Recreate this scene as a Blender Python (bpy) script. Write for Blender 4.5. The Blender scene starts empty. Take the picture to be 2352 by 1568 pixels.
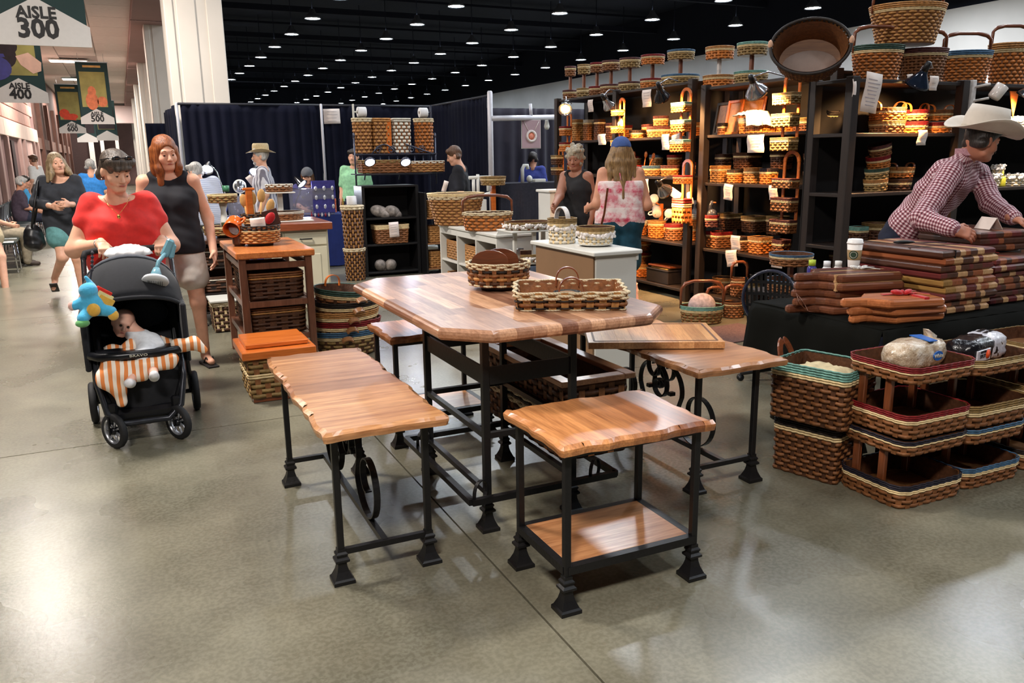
import bpy, bmesh, math, random
import numpy as np
from mathutils import Vector, Matrix, Euler
random.seed(7)
SC = bpy.context.scene
COL = SC.collection
# ---------------------------------------------------------------- camera
# world axes follow the building: x across the hall, y down the concourse, z up (metres)
CAMH, FPX, PITCH, ROLL, YAW = 1.55, 1866.0, math.radians(12.8), math.radians(0.8), math.radians(25)
def _axes():
    cp, sp, cy, sy = math.cos(PITCH), math.sin(PITCH), math.cos(YAW), math.sin(YAW)
    F = Vector((sy*cp, cy*cp, -sp)); U0 = Vector((sy*sp, cy*sp, cp)); R0 = Vector((cy, -sy, 0))
    cr, sr = math.cos(ROLL), math.sin(ROLL)
    return F, U0*cr + R0*sr, R0*cr - U0*sr
CF, CU, CR = _axes()
CPOS = Vector((0, 0, CAMH))
cam = bpy.data.cameras.new('camera'); camo = bpy.data.objects.new('camera', cam); COL.objects.link(camo)
cam.sensor_width = 36.0; cam.lens = FPX*36/2352; cam.clip_end = 300; cam.clip_start = .05
m3 = Matrix((CR, CU, -CF)).transposed()
camo.matrix_world = Matrix.Translation(CPOS) @ m3.to_4x4()
SC.camera = camo
def ray(px, py): return CF + CR*((px-1176)/FPX) + CU*((784-py)/FPX)
def Z(px, py, z=0.0):
    d = ray(px, py); return CPOS + d*((z-CAMH)/d.z)
def VY(px, py, v):
    d = ray(px, py); return CPOS + d*(v/d.y)
def UX(px, py, u):
    d = ray(px, py); return CPOS + d*(u/d.x)
# ---------------------------------------------------------------- world, exposure
W = bpy.data.worlds.new('hall_air'); SC.world = W; W.use_nodes = True
W.node_tree.nodes['Background'].inputs[0].default_value = (.62, .70, .90, 1)
W.node_tree.nodes['Background'].inputs[1].default_value = .04
vs = SC.view_settings
vs.view_transform = 'Standard'; vs.look = 'None'; vs.gamma = 1.0; vs.use_curve_mapping = False
vs.exposure = 0.12
SC.cycles.use_denoising = True
SC.cycles.max_bounces = 6; SC.cycles.diffuse_bounces = 3; SC.cycles.glossy_bounces = 3
SC.cycles.sample_clamp_indirect = 6.0
SC.cycles.use_light_tree = True
def area(name, loc, size, power, color, rot=(0,0,0), shape='DISK', sy=None, spread=None):
    l = bpy.data.lights.new(name, 'AREA'); l.shape = shape; l.size = size
    if sy: l.size_y = sy
    l.energy = power; l.color = color
    if spread: l.spread = spread
    o = bpy.data.objects.new(name, l); o.location = loc; o.rotation_euler = rot; COL.objects.link(o); return o
COOL = (.86, .93, 1.0); NEUT = (1.0, .93, .86); WARM = (1.0, .52, .20)
# high-bay lamps of the hall (grid), only those near enough to light what is seen; bare lights out of view, the fixtures below belong to lamps in view
GU = [3.4 + 4.72*i for i in range(6)]; GV = [-1.7 + 4.87*j for j in range(20)]
for gu in GU[:4]:
    for gv in GV[:6]:
        if gu <= 3.5 and gv > 22: continue
        area('hall_lamp_light', (gu, gv, 7.3), .62, (190 if gv > 6 else 110) if gu > 4 else 60, COOL)
for gu in GU[4:6]:
    for gv in GV[1:6:2]: area('hall_lamp_light', (gu, gv, 7.3), .5, 400, COOL)  # unseen, no fixtures: added on the grid to brighten the white right wall
# fluorescent panels in the concourse ceiling
CPAN = [(-1.35, v) for v in (-1.0, 6.2, 13.4, 20.6, 27.8, 35.2, 42.6, 50.0, 57.4)]
for pu, pv in CPAN[:3]+CPAN[4:]:
    area('panel_light', (pu, pv, 5.15), 1.2, 430, NEUT, shape='RECTANGLE', sy=.62)
# ---------------------------------------------------------------- materials
def lin(c):
    c = [x/255 for x in c]
    return tuple((x/12.92 if x <= .04045 else ((x+.055)/1.055)**2.4) for x in c) + (1,)
MATS = {}
class NT:
    def __init__(s, name):
        s.m = bpy.data.materials.new(name); s.m.use_nodes = True; s.t = s.m.node_tree; s.b = s.t.nodes['Principled BSDF']
    def n(s, typ, **kw):
        x = s.t.nodes.new(typ)
        for k, v in kw.items():
            if k.startswith('i_'):
                key = k[2:]; x.inputs[int(key) if key.isdigit() else key.replace('_', ' ')].default_value = v
            else: setattr(x, k, v)
        return x
    def l(s, a, b): s.t.links.new(a, b)
    def coord(s, scale=(1,1,1), kind='Object', rot=(0,0,0)):
        tc = s.n('ShaderNodeTexCoord'); mp = s.n('ShaderNodeMapping'); mp.inputs['Scale'].default_value = scale; mp.inputs['Rotation'].default_value = rot
        s.l(tc.outputs[kind], mp.inputs[0]); return mp.outputs[0]
    def noise(s, vec, scale, detail=3, rough=.55):
        x = s.n('ShaderNodeTexNoise', i_Scale=scale, i_Detail=detail, i_Roughness=rough); s.l(vec, x.inputs['Vector']); return x.outputs['Fac']
    def math(s, op, a, b=None):
        x = s.n('ShaderNodeMath', operation=op)
        for i, q in enumerate((a, b)):
            if q is None: continue
            if isinstance(q, (int, float)): x.inputs[i].default_value = q
            else: s.l(q, x.inputs[i])
        return x.outputs[0]
    def ramp(s, fac, stops):
        x = s.n('ShaderNodeValToRGB'); e = x.color_ramp.elements
        while len(e) < len(stops): e.new(.5)
        for k, (p, c) in enumerate(stops): e[k].position = p; e[k].color = c
        s.l(fac, x.inputs[0]); return x.outputs[0]
    def mix(s, fac, a, b, typ='MIX'):
        x = s.n('ShaderNodeMix', data_type='RGBA', blend_type=typ)
        for i, q in ((0, fac), (6, a), (7, b)):
            if isinstance(q, (int, float)): x.inputs[i].default_value = q
            elif isinstance(q, tuple): x.inputs[i].default_value = q
            else: s.l(q, x.inputs[i])
        return x.outputs[2]
    def bump(s, h, strength=.3, dist=.01):
        x = s.n('ShaderNodeBump', i_Strength=strength, i_Distance=dist); s.l(h, x.inputs['Height']); s.l(x.outputs[0], s.b.inputs['Normal'])
    def base(s, c): s.l(c, s.b.inputs['Base Color'])
    def set(s, rough=.5, metal=0, spec=.5, coat=0, trans=0, alpha=1, sheen=0):
        b = s.b.inputs; b['Roughness'].default_value = rough; b['Metallic'].default_value = metal
        b['Specular IOR Level'].default_value = spec; b['Coat Weight'].default_value = coat; b['Coat Roughness'].default_value = .24
        b['Transmission Weight'].default_value = trans; b['Alpha'].default_value = alpha; b['Sheen Weight'].default_value = sheen
def sc(c, k): return tuple(min(1, x*k) for x in c[:3]) + (1,)
def mat(name, col, rough=.55, metal=0, var=.18, ns=25, bump=0, spec=.4, coat=0, rnd=0, emit=0, trans=0, alpha=1, sheen=0, nscale=(1,1,1)):
    """plain procedural material: noise-varied colour, optional per-object tint, fine bump"""
    if name in MATS: return MATS[name]
    q = NT(name); c = lin(col); q.set(rough, metal, spec, coat, trans, alpha, sheen)
    v = q.coord(nscale); f = q.noise(v, ns)
    o = q.ramp(f, [(.3, sc(c, 1-var)), (.7, sc(c, 1+var))])
    if rnd:
        oi = q.n('ShaderNodeObjectInfo'); k = q.math('MULTIPLY_ADD', oi.outputs['Random'], 2*rnd); k.node.inputs[2].default_value = 1-rnd
        cc = q.n('ShaderNodeCombineColor'); [q.l(k, cc.inputs[i]) for i in range(3)]
        o = q.mix(1.0, o, cc.outputs[0], 'MULTIPLY')
    q.base(o)
    if bump: q.bump(f, bump)
    if emit:
        q.b.inputs['Emission Color'].default_value = c; q.b.inputs['Emission Strength'].default_value = emit
    MATS[name] = q.m; return q.m
def wood(name, c1, c2, axis='X', rough=.28, rnd=.28, coat=.35, scale=1.0, spec=.5):
    if name in MATS: return MATS[name]
    q = NT(name); q.set(rough, 0, spec, coat)
    s = {'X': (1.2, 14, 14), 'Y': (14, 1.2, 14), 'Z': (14, 14, 1.2)}[axis]
    oi = q.n('ShaderNodeObjectInfo')
    tc = q.n('ShaderNodeTexCoord'); ad = q.n('ShaderNodeVectorMath', operation='ADD'); q.l(tc.outputs['Object'], ad.inputs[0])
    cb = q.n('ShaderNodeCombineXYZ'); r10 = q.math('MULTIPLY', oi.outputs['Random'], 37.0); [q.l(r10, cb.inputs[i]) for i in range(3)]
    q.l(cb.outputs[0], ad.inputs[1])
    mp = q.n('ShaderNodeMapping'); mp.inputs['Scale'].default_value = tuple(a*scale for a in s); q.l(ad.outputs[0], mp.inputs[0])
    f = q.noise(mp.outputs[0], 2.0, 5, .6); f2 = q.noise(mp.outputs[0], 9.0, 2, .5)
    a, b = lin(c1), lin(c2)
    o = q.ramp(f, [(.28, a), (.5, sc(tuple((x+y)/2 for x, y in zip(a, b)), 1)), (.72, b)])
    o = q.mix(.25, o, q.ramp(f2, [(.35, sc(a, .7)), (.65, sc(b, 1.1))]))
    k = q.math('MULTIPLY_ADD', oi.outputs['Random'], 2*rnd); k.node.inputs[2].default_value = 1-rnd
    k2 = q.math('MULTIPLY_ADD', oi.outputs['Random'], 2.3*rnd); k2.node.inputs[2].default_value = 1-1.2*rnd
    cc = q.n('ShaderNodeCombineColor'); q.l(k, cc.inputs[0]); q.l(k2, cc.inputs[1]); q.l(k2, cc.inputs[2])
    q.base(q.mix(1.0, o, cc.outputs[0], 'MULTIPLY')); q.bump(f2, .03, .002)
    MATS[name] = q.m; return q.m
def emitter(name, col, strength):
    if name in MATS: return MATS[name]
    q = NT(name); q.b.inputs['Base Color'].default_value = (0, 0, 0, 1); q.b.inputs['Emission Color'].default_value = lin(col); q.b.inputs['Emission Strength'].default_value = strength
    MATS[name] = q.m; return q.m
# ---------------------------------------------------------------- mesh builder
def rotm(rx=0, ry=0, rz=0): return Euler((rx, ry, rz)).to_matrix()
class MB:
    def __init__(s): s.v = []; s.f = []; s.sm = []
    def add(s, vs, fs, smooth=False):
        o = len(s.v); s.v += [tuple(x) for x in vs]; s.f += [tuple(i+o for i in q) for q in fs]; s.sm += [smooth]*len(fs); return s
    def box(s, c, d, ch=0, rot=None):
        """box centred c, size d, chamfer ch"""
        hx, hy, hz = (x/2 for x in d); vs = []; fs = []
        if ch <= 0:
            vs = [(x*hx, y*hy, z*hz) for x in (-1, 1) for y in (-1, 1) for z in (-1, 1)]
            fs = [(0,1,3,2), (4,6,7,5), (0,4,5,1), (2,3,7,6), (0,2,6,4), (1,5,7,3)]
        else:
            idx = {}
            for x in (-1, 1):
                for y in (-1, 1):
                    for z in (-1, 1):
                        for a in range(3):
                            p = [x*(hx-ch), y*(hy-ch), z*(hz-ch)]; p[a] = (x*hx, y*hy, z*hz)[a]
                            idx[x, y, z, a] = len(vs); vs.append(tuple(p))
            for a in range(3):
                b, c2 = (a+1) % 3, (a+2) % 3
                for sg in (-1, 1):
                    def k(sb, sc_, ax=a):
                        q = [0, 0, 0]; q[a] = sg; q[b] = sb; q[c2] = sc_; return idx[q[0], q[1], q[2], ax]
                    r = [k(-1,-1), k(1,-1), k(1,1), k(-1,1)]; fs.append(tuple(r if sg > 0 else r[::-1]))
                    # edge chamfers between face a(sg) and face b(sb)
                for sa in (-1, 1):
                    for sb in (-1, 1):
                        def e(sc_, ax):
                            q = [0, 0, 0]; q[a] = sa; q[b] = sb; q[c2] = sc_; return idx[q[0], q[1], q[2], ax]
                        r = [e(-1, a), e(-1, b), e(1, b), e(1, a)]; fs.append(tuple(r if sa*sb > 0 else r[::-1]))
            for x in (-1, 1):
                for y in (-1, 1):
                    for z in (-1, 1):
                        r = [idx[x,y,z,0], idx[x,y,z,1], idx[x,y,z,2]]; fs.append(tuple(r if x*y*z > 0 else r[::-1]))
        m = rot; c = Vector(c)
        vs = [(m @ Vector(p) if m else Vector(p)) + c for p in vs]
        return s.add(vs, fs)
    def loft(s, rings, closed=True, cap0=True, cap1=True, smooth=False):
        n = len(rings[0]); o = [p for r in rings for p in r]; fs = []
        for k in range(len(rings)-1):
            for i in range(n if closed else n-1):
                j = (i+1) % n; fs.append((k*n+i, k*n+j, (k+1)*n+j, (k+1)*n+i))
        if cap0: fs.append(tuple(range(n-1, -1, -1)))
        if cap1: fs.append(tuple((len(rings)-1)*n+i for i in range(n)))
        return s.add(o, fs, smooth)
    def lathe(s, prof, n=20, c=(0,0,0), rot=None, sx=1, sy=1, caps=True, smooth=True, ang0=0):
        """profile [(r,z)] turned about z"""
        c = Vector(c); rings = []
        for r, z in prof:
            ring = []
            for i in range(n):
                a = ang0 + 2*math.pi*i/n; p = Vector((r*math.cos(a)*sx, r*math.sin(a)*sy, z)); ring.append((rot @ p if rot else p)+c)
            rings.append(ring)
        return s.loft(rings, True, caps, caps, smooth)
    def sweep(s, path, r, n=8, closed=False, smooth=True, flat=None, up=None, caps=True):
        """tube along path; r number or list; flat=(w,t) rectangular bar with 'up' as its width axis"""
        P = [Vector(p) for p in path]; L = len(P); rings = []; prev = None
        for i in range(L):
            a = P[i-1] if (i > 0 or closed) else P[i]; b = P[(i+1) % L] if (i < L-1 or closed) else P[i]
            t = (b-a); t = t.normalized() if t.length > 1e-9 else Vector((0,0,1))
            if up is not None:
                w = Vector(up); w = (w - t*w.dot(t)).normalized()
            else:
                if prev is None:
                    q = Vector((0,0,1)) if abs(t.z) < .9 else Vector((1,0,0)); w = (q - t*q.dot(t)).normalized()
                else: w = (prev - t*prev.dot(t)).normalized()
            prev = w; g = t.cross(w); rr = r[i] if isinstance(r, (list, tuple)) else r
            if flat:
                W2, T2 = flat[0]/2, flat[1]/2; ring = [P[i]+w*x*W2+g*y*T2 for x, y in ((-1,-1), (1,-1), (1,1), (-1,1))]
            else: ring = [P[i]+(w*math.cos(2*math.pi*k/n)+g*math.sin(2*math.pi*k/n))*rr for k in range(n)]
            rings.append(ring)
        if closed: rings.append(rings[0])
        return s.loft(rings, True, caps and not closed, caps and not closed, smooth and not flat)
    def ball(s, c, r, n=12, m=8, rot=None):
        if isinstance(r, (int, float)): r = (r, r, r)
        rings = []; c = Vector(c)
        for j in range(m+1):
            th = math.pi*j/m; ring = []
            for i in range(n):
                a = 2*math.pi*i/n; p = Vector((r[0]*math.sin(th)*math.cos(a), r[1]*math.sin(th)*math.sin(a), -r[2]*math.cos(th))); ring.append((rot @ p if rot else p)+c)
            rings.append(ring)
        return s.loft(rings, True, True, True, True)
    def prism(s, poly, z0, z1, smooth=False):
        return s.loft([[(x, y, z0) for x, y in poly], [(x, y, z1) for x, y in poly]], True, True, True, smooth)
    def mesh(s, name):
        me = bpy.data.meshes.new(name); me.from_pydata(s.v, [], s.f)
        if any(s.sm): me.polygons.foreach_set('use_smooth', s.sm)
        me.update(); return me
def link(o, parent=None):
    COL.objects.link(o)
    if parent is not None: o.parent = parent
    return o
def tag(o, label=None, cat=None, group=None, kind=None):
    if label: o['label'] = label
    if cat: o['category'] = cat
    if group: o['group'] = group
    if kind: o['kind'] = kind
    return o
def obj(name, mb, m, parent=None, loc=(0,0,0), rot=(0,0,0), label=None, kind=None):
    me = mb if isinstance(mb, bpy.types.Mesh) else mb.mesh(name)
    if m is not None and not me.materials:
        for q in (m if isinstance(m, (list, tuple)) else [m]): me.materials.append(q)
    o = bpy.data.objects.new(name, me); o.location = loc; o.rotation_euler = rot
    if label: o['label'] = label
    if kind: o['kind'] = kind
    return link(o, parent)
def thing(name, label, cat, loc=(0,0,0), rz=0, group=None, rot=None):
    o = bpy.data.objects.new(name, None); o.empty_display_size = .05; o.location = loc; o.rotation_euler = rot if rot else (0, 0, rz)
    link(o); return tag(o, label, cat, group)
def struct(name, mb, m, parent=None, **k):
    o = obj(name, mb, m, parent, **k)
    if parent is None: o['kind'] = 'structure'
    return o
def dup(root, loc, rz=0, label=None, group=None, rot=None):
    r = root.copy(); COL.objects.link(r); r.location = loc; r.rotation_euler = rot if rot else (0, 0, rz)
    if label: r['label'] = label
    if group: r['group'] = group
    for ch in root.children:
        c = ch.copy(); COL.objects.link(c); c.parent = r
        for g in ch.children:
            d = g.copy(); COL.objects.link(d); d.parent = c
    return r
def text_mesh(txt, size, ext=.001, shear=0, bold=0):
    cu = bpy.data.curves.new('lettering', 'FONT'); cu.body = txt; cu.size = size; cu.extrude = ext; cu.align_x = 'CENTER'; cu.align_y = 'CENTER'; cu.resolution_u = 2; cu.shear = shear; cu.offset = bold
    o = bpy.data.objects.new('lettering', cu); COL.objects.link(o)
    dg = bpy.context.evaluated_depsgraph_get(); me = bpy.data.meshes.new_from_object(o.evaluated_get(dg))
    bpy.data.objects.remove(o); bpy.data.curves.remove(cu); return me
def arc(c, r, a0, a1, n, ax=(1,0,0), ay=(0,0,1)):
    c = Vector(c); ax = Vector(ax); ay = Vector(ay)
    return [c + ax*(r*math.cos(math.radians(a0+(a1-a0)*i/n))) + ay*(r*math.sin(math.radians(a0+(a1-a0)*i/n))) for i in range(n+1)]
# ================================================================= structure
def concrete():
    q = NT('polished_concrete'); v = q.coord()
    f1 = q.noise(v, 1.1, 4, .55); f2 = q.noise(v, 3.2, 6, .6); f3 = q.noise(v, 60, 2, .5)
    a = q.ramp(f1, [(.22, lin((66, 62, 46))), (.42, lin((96, 92, 76))), (.6, lin((130, 125, 105))), (.8, lin((92, 91, 82)))])
    b = q.ramp(f2, [(.25, lin((76, 71, 54))), (.5, lin((108, 105, 90))), (.75, lin((138, 133, 114)))])
    o = q.mix(.4, a, b); o = q.mix(.12, o, q.ramp(f3, [(.4, lin((70, 68, 60))), (.6, lin((170, 166, 150)))]))
    q.base(o); q.set(.22, 0, .55, .15)
    r = q.ramp(f1, [(.25, (.25,)*3+(1,)), (.75, (.31,)*3+(1,))]); q.l(r, q.b.inputs['Roughness'])
    sv = q.coord((3, 40, 1), rot=(0, 0, .5)); f4 = q.noise(sv, 3, 4, .7)
    q.bump(q.math('ADD', q.math('MULTIPLY', f4, .5), f3), .05, .01)
    return q.m
M_conc = concrete()
M_joint = mat('joint_sealant', (38, 36, 32), .8)
fl = struct('floor', MB().box((11.5, 48, -.07), (47, 104, .10)), M_joint)
UE = [-12, -3.45, 1.15, 5.75, 10.35, 35]; VE = [-4, .34, 4.94, 9.54, 14.14, 18.74, 100]
for i in range(5):
    for j in range(6):
        g = .004
        obj('floor_slab', MB().box(((UE[i]+UE[i+1])/2, (VE[j]+VE[j+1])/2, -.01), (UE[i+1]-UE[i]-2*g, VE[j+1]-VE[j]-2*g, .02)), M_conc, fl)
# hall ceiling and far walls
M_black = mat('ceiling_black_paint', (13, 16, 31), .9, ns=.4)
hc = struct('ceiling', MB().box((18.5, 46, 10.1), (34, 102, .2)), M_black)
for k in range(10):
    obj('roof_truss', MB().box((18, 6+9.6*k, 9.0), (33, .22, .28)).box((18, 6+9.6*k, 9.75), (33, .22, .12)), mat('truss_paint', (13, 16, 30), .9), hc)
struct('wall_back', MB().box((10, 97.5, 5), (50, .3, 10)), mat('far_wall_paint', (34, 36, 48), .9))
wr = struct('wall_right', MB().box((31, 46, 3.55), (.3, 102, 7.1)), mat('white_wall_paint', (226, 220, 214), .8, var=.05, ns=.6))
obj('wall_upper', MB().box((31, 46, 8.6), (.28, 102, 3)), M_black, wr)
# concourse: ceiling of tiles, bulkhead, piers, left wall
M_tile = mat('ceiling_tile', (226, 214, 208), .85, var=.04, ns=8, rnd=.05)
cc = struct('ceiling_concourse', MB().box((-2.4, 36, 5.36), (6.0, 82, .2)), mat('tile_grid', (168, 156, 152), .8))
tm = MB().box((0, 0, 0), (1.17, 1.77, .03), .004).mesh('ceiling_tile'); tm.materials.append(M_tile)
for i in range(5):
    for j in range(26):
        u, v = -4.6+1.2*i, 14.9+1.8*j
        if abs(u+1.35) < .7 and any(abs(v-p[1]) < 1.0 for p in CPAN): continue
        obj('ceiling_tile', tm, None, cc, loc=(u, v, 5.255))
bh = struct('trim_1', MB().box((1.02, 30, 5.2), (.84, 76, .24), .02), mat('bulkhead_shaded_mauve', (150, 120, 116), .8, var=.06, ns=1))  # the mauve holds the soffit's dim shading in its colour
for k, v in enumerate((24, 36, 48)):
    obj('bulkhead_seam', MB().box((1.02, v, 5.075), (.85, .05, .03)), mat('bulkhead_seam_paint', (178, 150, 146), .8), bh)
struct('trim_2', MB().box((-.4, 60, 4.55), (2.9, .5, 1.1), .02), mat('cross_beam_paint', (214, 190, 184), .8, var=.04, ns=1))
M_pier = mat('pier_paint', (222, 212, 200), .7, var=.04, ns=1.5)
for k in range(6):
    v = 15.3+9.3*k
    p = thing('column', ['white painted pier with raised ribs rising behind the black drape', 'second white pier beyond the nearest one along the concourse', 'third white pier back along the concourse', 'fourth white pier back, a thin strip', 'fifth white pier back, far down the concourse', 'last white pier, farthest down the concourse'][k], 'column', (1.37, v+.5, 0)); p['kind'] = 'structure'
    obj('shaft', MB().box((0, .05, 5), (.92, .9, 10), .02), M_pier, p)
    for x, w in ((-.39, .14), (-.12, .3), (.33, .26)):
        obj('rib', MB().box((x, -.405, 5), (w, .035, 10), .012), M_pier, p)
M_brick = mat('brick_paint', (186, 142, 128), .8, var=.1, ns=4, rnd=.1); M_band = mat('stone_band', (214, 190, 176), .8, var=.05, ns=3, rnd=.05)
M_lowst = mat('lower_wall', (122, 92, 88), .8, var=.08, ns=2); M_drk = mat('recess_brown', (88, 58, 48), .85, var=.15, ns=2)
wl = struct('wall_left', MB().box((-2.95, 26, 2.6), (.3, 20, 5.2)), M_lowst)
bm_ = MB().box((0, 0, 0), (.06, 1.96, .36), .012).mesh('stone_block'); bm_.materials.append(M_brick)
for r in range(6):
    for j in range(10):
        v = 17.2+2*j+(1 if r % 2 else 0)
        if v+1 > 36.05: continue
        obj('stone_block', bm_, None, wl, loc=(-2.79, v, 2.98+.38*r))
for j in range(10): obj('stone_band_block', MB().box((-2.77, 17.0+2*j, 2.53), (.1, 1.99, .46), .012), M_band, wl)
for v in (19.3, 21.5, 23.2, 24.6, 26.4, 29.6, 31, 34.2, 35.7):
    obj('pilaster', MB().box((-2.76, v, 1.15), (.12, .34, 2.28), .01), mat('pilaster_stone', (164, 134, 126), .8, var=.08, ns=3), wl)
obj('alcove_panel', MB().box((-2.79, 32.6, 1.15), (.05, 2.4, 2.25)), mat('pink_stone', (216, 178, 168), .8, var=.05, ns=2), wl)
for v in (22.35, 27.9): obj('doorway', MB().box((-2.79, v, 1.1), (.06, .7, 2.2)), mat('doorway_dark', (52, 36, 34), .7), wl)
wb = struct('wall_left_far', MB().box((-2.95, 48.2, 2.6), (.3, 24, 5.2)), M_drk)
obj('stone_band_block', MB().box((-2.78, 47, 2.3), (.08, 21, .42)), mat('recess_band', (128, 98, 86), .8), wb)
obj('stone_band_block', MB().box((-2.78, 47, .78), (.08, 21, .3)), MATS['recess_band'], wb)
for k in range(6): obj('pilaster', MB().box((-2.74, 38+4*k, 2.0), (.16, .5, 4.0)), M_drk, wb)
struct('trim_3', MB().box((-2.2, 61, 2.6), (1.2, .3, 5.2)), mat('black_portal', (64, 46, 44), .8))
for k, (u, w) in enumerate(((-1.62, .3), (-.98, .22), (-.1, .2))):
    struct('trim_%d' % (4+k), MB().box((u, 60.5, 1.9), (w, .3, 3.8)), mat('portal_white', (226, 214, 206), .7))
struct('wall_concourse_end', MB().box((-.3, 66, 2.6), (4.6, .3, 5.2)), mat('end_wall_paint', (150, 116, 106), .85, var=.15, ns=1.5))
# fluorescent panels
for k, (u, v) in enumerate(CPAN[2:]):
    t = thing('ceiling_light', ['nearest', 'second', 'third', 'fourth', 'fifth', 'sixth', 'farthest'][k]+' bright panel light down the concourse ceiling', 'ceiling light', (u, v, 5.2), 0, 'panel lights of the concourse ceiling')
    obj('frame', MB().box((0, 0, 0), (1.3, .72, .05), .01), mat('white_metal', (225, 225, 222), .4), t)
    obj('diffuser', MB().box((0, 0, -.03), (1.2, .62, .02), .005), emitter('panel_glow', (255, 246, 232), 9), t)
# high-bay lamps in view
M_alu = mat('spun_aluminium', (150, 152, 156), .35, .8, var=.05)
lp = thing('ceiling_lamp', 'cool white high-bay lamp hanging below the black hall ceiling', 'lamp', (0, 0, 0), 0, 'high-bay lamps of the hall')
obj('shade', MB().lathe([(.07, .42), (.1, .40), (.14, .28), (.30, .10), (.36, 0), (.34, 0), (.28, .10), (.1, .27)], 16, caps=False), M_alu, lp)
obj('bulb', MB().lathe([(.0, .0), (.2, .012), (.33, .03), (.3, .06), (0, .08)], 16), emitter('highbay_glow', (222, 238, 255), 80), lp)
obj('cord', MB().box((0, 0, 1.4), (.03, .03, 2.0)), M_black, lp)
spots = []
for u in GU:
    for v in GV:
        d = Vector((u, v, 7.5)) - CPOS; z = d.dot(CF)
        if z < 5: continue
        px, py = 1176+FPX*d.dot(CR)/z, 784-FPX*d.dot(CU)/z
        if not (525 < px < 2380 and -20 < py < 300) or (px < 1130 and py > 238) or (px > 1290 and py > 180): continue
        spots.append((v, u))
NTH = ['first', 'second', 'third', 'fourth', 'fifth', 'sixth', 'seventh', 'eighth', 'ninth', 'tenth', 'eleventh', 'twelfth', 'thirteenth', 'fourteenth', 'fifteenth', 'sixteenth']
rows_v = sorted({v for v, u in spots})
for k, (v, u) in enumerate(spots):
    us = sorted(q for w, q in spots if w == v); lab = 'cool white hall lamp, %s from left in the %s row from the front' % (NTH[us.index(u)], NTH[rows_v.index(v)])
    if k == 0: lp.location = (u, v, 7.45); lp['label'] = lab
    else: dup(lp, (u, v, 7.45), 0, lab)
# ---------------------------------------------------------------- pipe-and-drape
M_drape = mat('navy_drape', (15, 17, 32), .95, var=.2, ns=3, spec=.15); M_pipe = mat('drape_pipe', (206, 204, 210), .4, .3, var=.04)
def drape(name, label, p0, p1, z1=2.42, fold=.15, amp=.022, m=None, z0=.03, group=None):
    p0 = Vector((p0[0], p0[1], 0)); p1 = Vector((p1[0], p1[1], 0)); d = p1-p0; L = d.length; t = d/L; nrm = Vector((-t.y, t.x, 0))
    n = int(L/fold*8); rings = []; ph = random.random()*6
    for zf in (0, .35, .75, .95, 1.0):
        row = []
        for i in range(n+1):
            s_ = L*i/n; a = amp*(1.15-.6*zf)*math.sin(2*math.pi*s_/fold+ph+2.2*math.sin(s_*2.3+zf*.4))*(.7+.3*math.sin(s_*4.1)) + .02*math.sin(s_*5+ph)
            row.append(p0+t*s_+nrm*a+Vector((0, 0, z0+(z1-z0)*zf)))
        rings.append(row)
    mb = MB().loft(rings, False, False, False, True)
    o = obj(name, mb, m or M_drape); md = o.modifiers.new('thick', 'SOLIDIFY'); md.thickness = .006
    return tag(o, label, 'curtain', group or 'booth drapes')
def post(loc, label, h=2.45, r=.022, g='drape posts', m=None):
    t = thing('drape_post', label, 'post', loc, 0, g)
    obj('pole', MB().lathe([(r, .01), (r, h-.02), (r*.7, h)], 12), m or M_pipe, t)
    obj('base_plate', MB().box((0, 0, .006), (.4, .4, .012), .003), mat('steel_plate', (90, 90, 92), .5, .6), t)
def rail(p0, p1, label, r=.02):
    tag(obj('drape_rail', MB().sweep([p0, p1], r, 10), M_pipe if r > .022 else mat('dark_rail', (30, 31, 40), .6)), label, 'rail', 'drape rails')
drape('booth_curtain', 'long black drape backing the jewellery booth, left of the white pole', (.93, 14.15), (3.08, 14.08), fold=.16)
drape('booth_curtain', 'black drape panel with the paper sign, right of the white pole', (3.12, 14.08), (4.98, 14.02))
drape('booth_curtain', 'black side drape running forward to the white pipe frame', (4.98, 13.95), (5.0, 11.48))
drape('booth_curtain', 'narrow black drape end at the corner beside the nearest pier', (.87, 14.3), (.80, 16.6), fold=.2)
drape('booth_curtain', 'lower black drape farther back beside the white pier', (.55, 19.5), (1.5, 19.5), z1=2.35)
drape('booth_curtain', 'dark grey-violet drape behind the pendant poster', (5.12, 14.05), (9.4, 14.0), m=mat('violet_drape', (42, 38, 50), .9, var=.12, ns=6, sheen=.15), fold=.22, amp=.05)
post((.88, 14.18, 0), 'white drape pole at the left corner of the black booth drapes')
post((3.1, 14.02, 0), 'white drape pole in the middle of the long black drape')
post((5.02, 11.42, 0), 'stout white upright at the front end of the side drape', 2.5, .04)
rail((.9, 14.17, 2.43), (3.1, 14.09, 2.43), 'top rail of the long black drape'); rail((3.1, 14.09, 2.43), (5.0, 14.03, 2.43), 'top rail of the drape with the paper sign')
rail((5.0, 13.95, 2.43), (5.02, 11.45, 2.43), 'top rail of the black side drape')
rail(VY(1128, 272, 11.4), VY(1284, 269, 11.9), 'white horizontal pipe above the pendant poster', .04)
rail(VY(1218, 238, 11.68), VY(1220, 268, 11.68), 'short white pipe above the pendant poster', .025)
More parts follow.
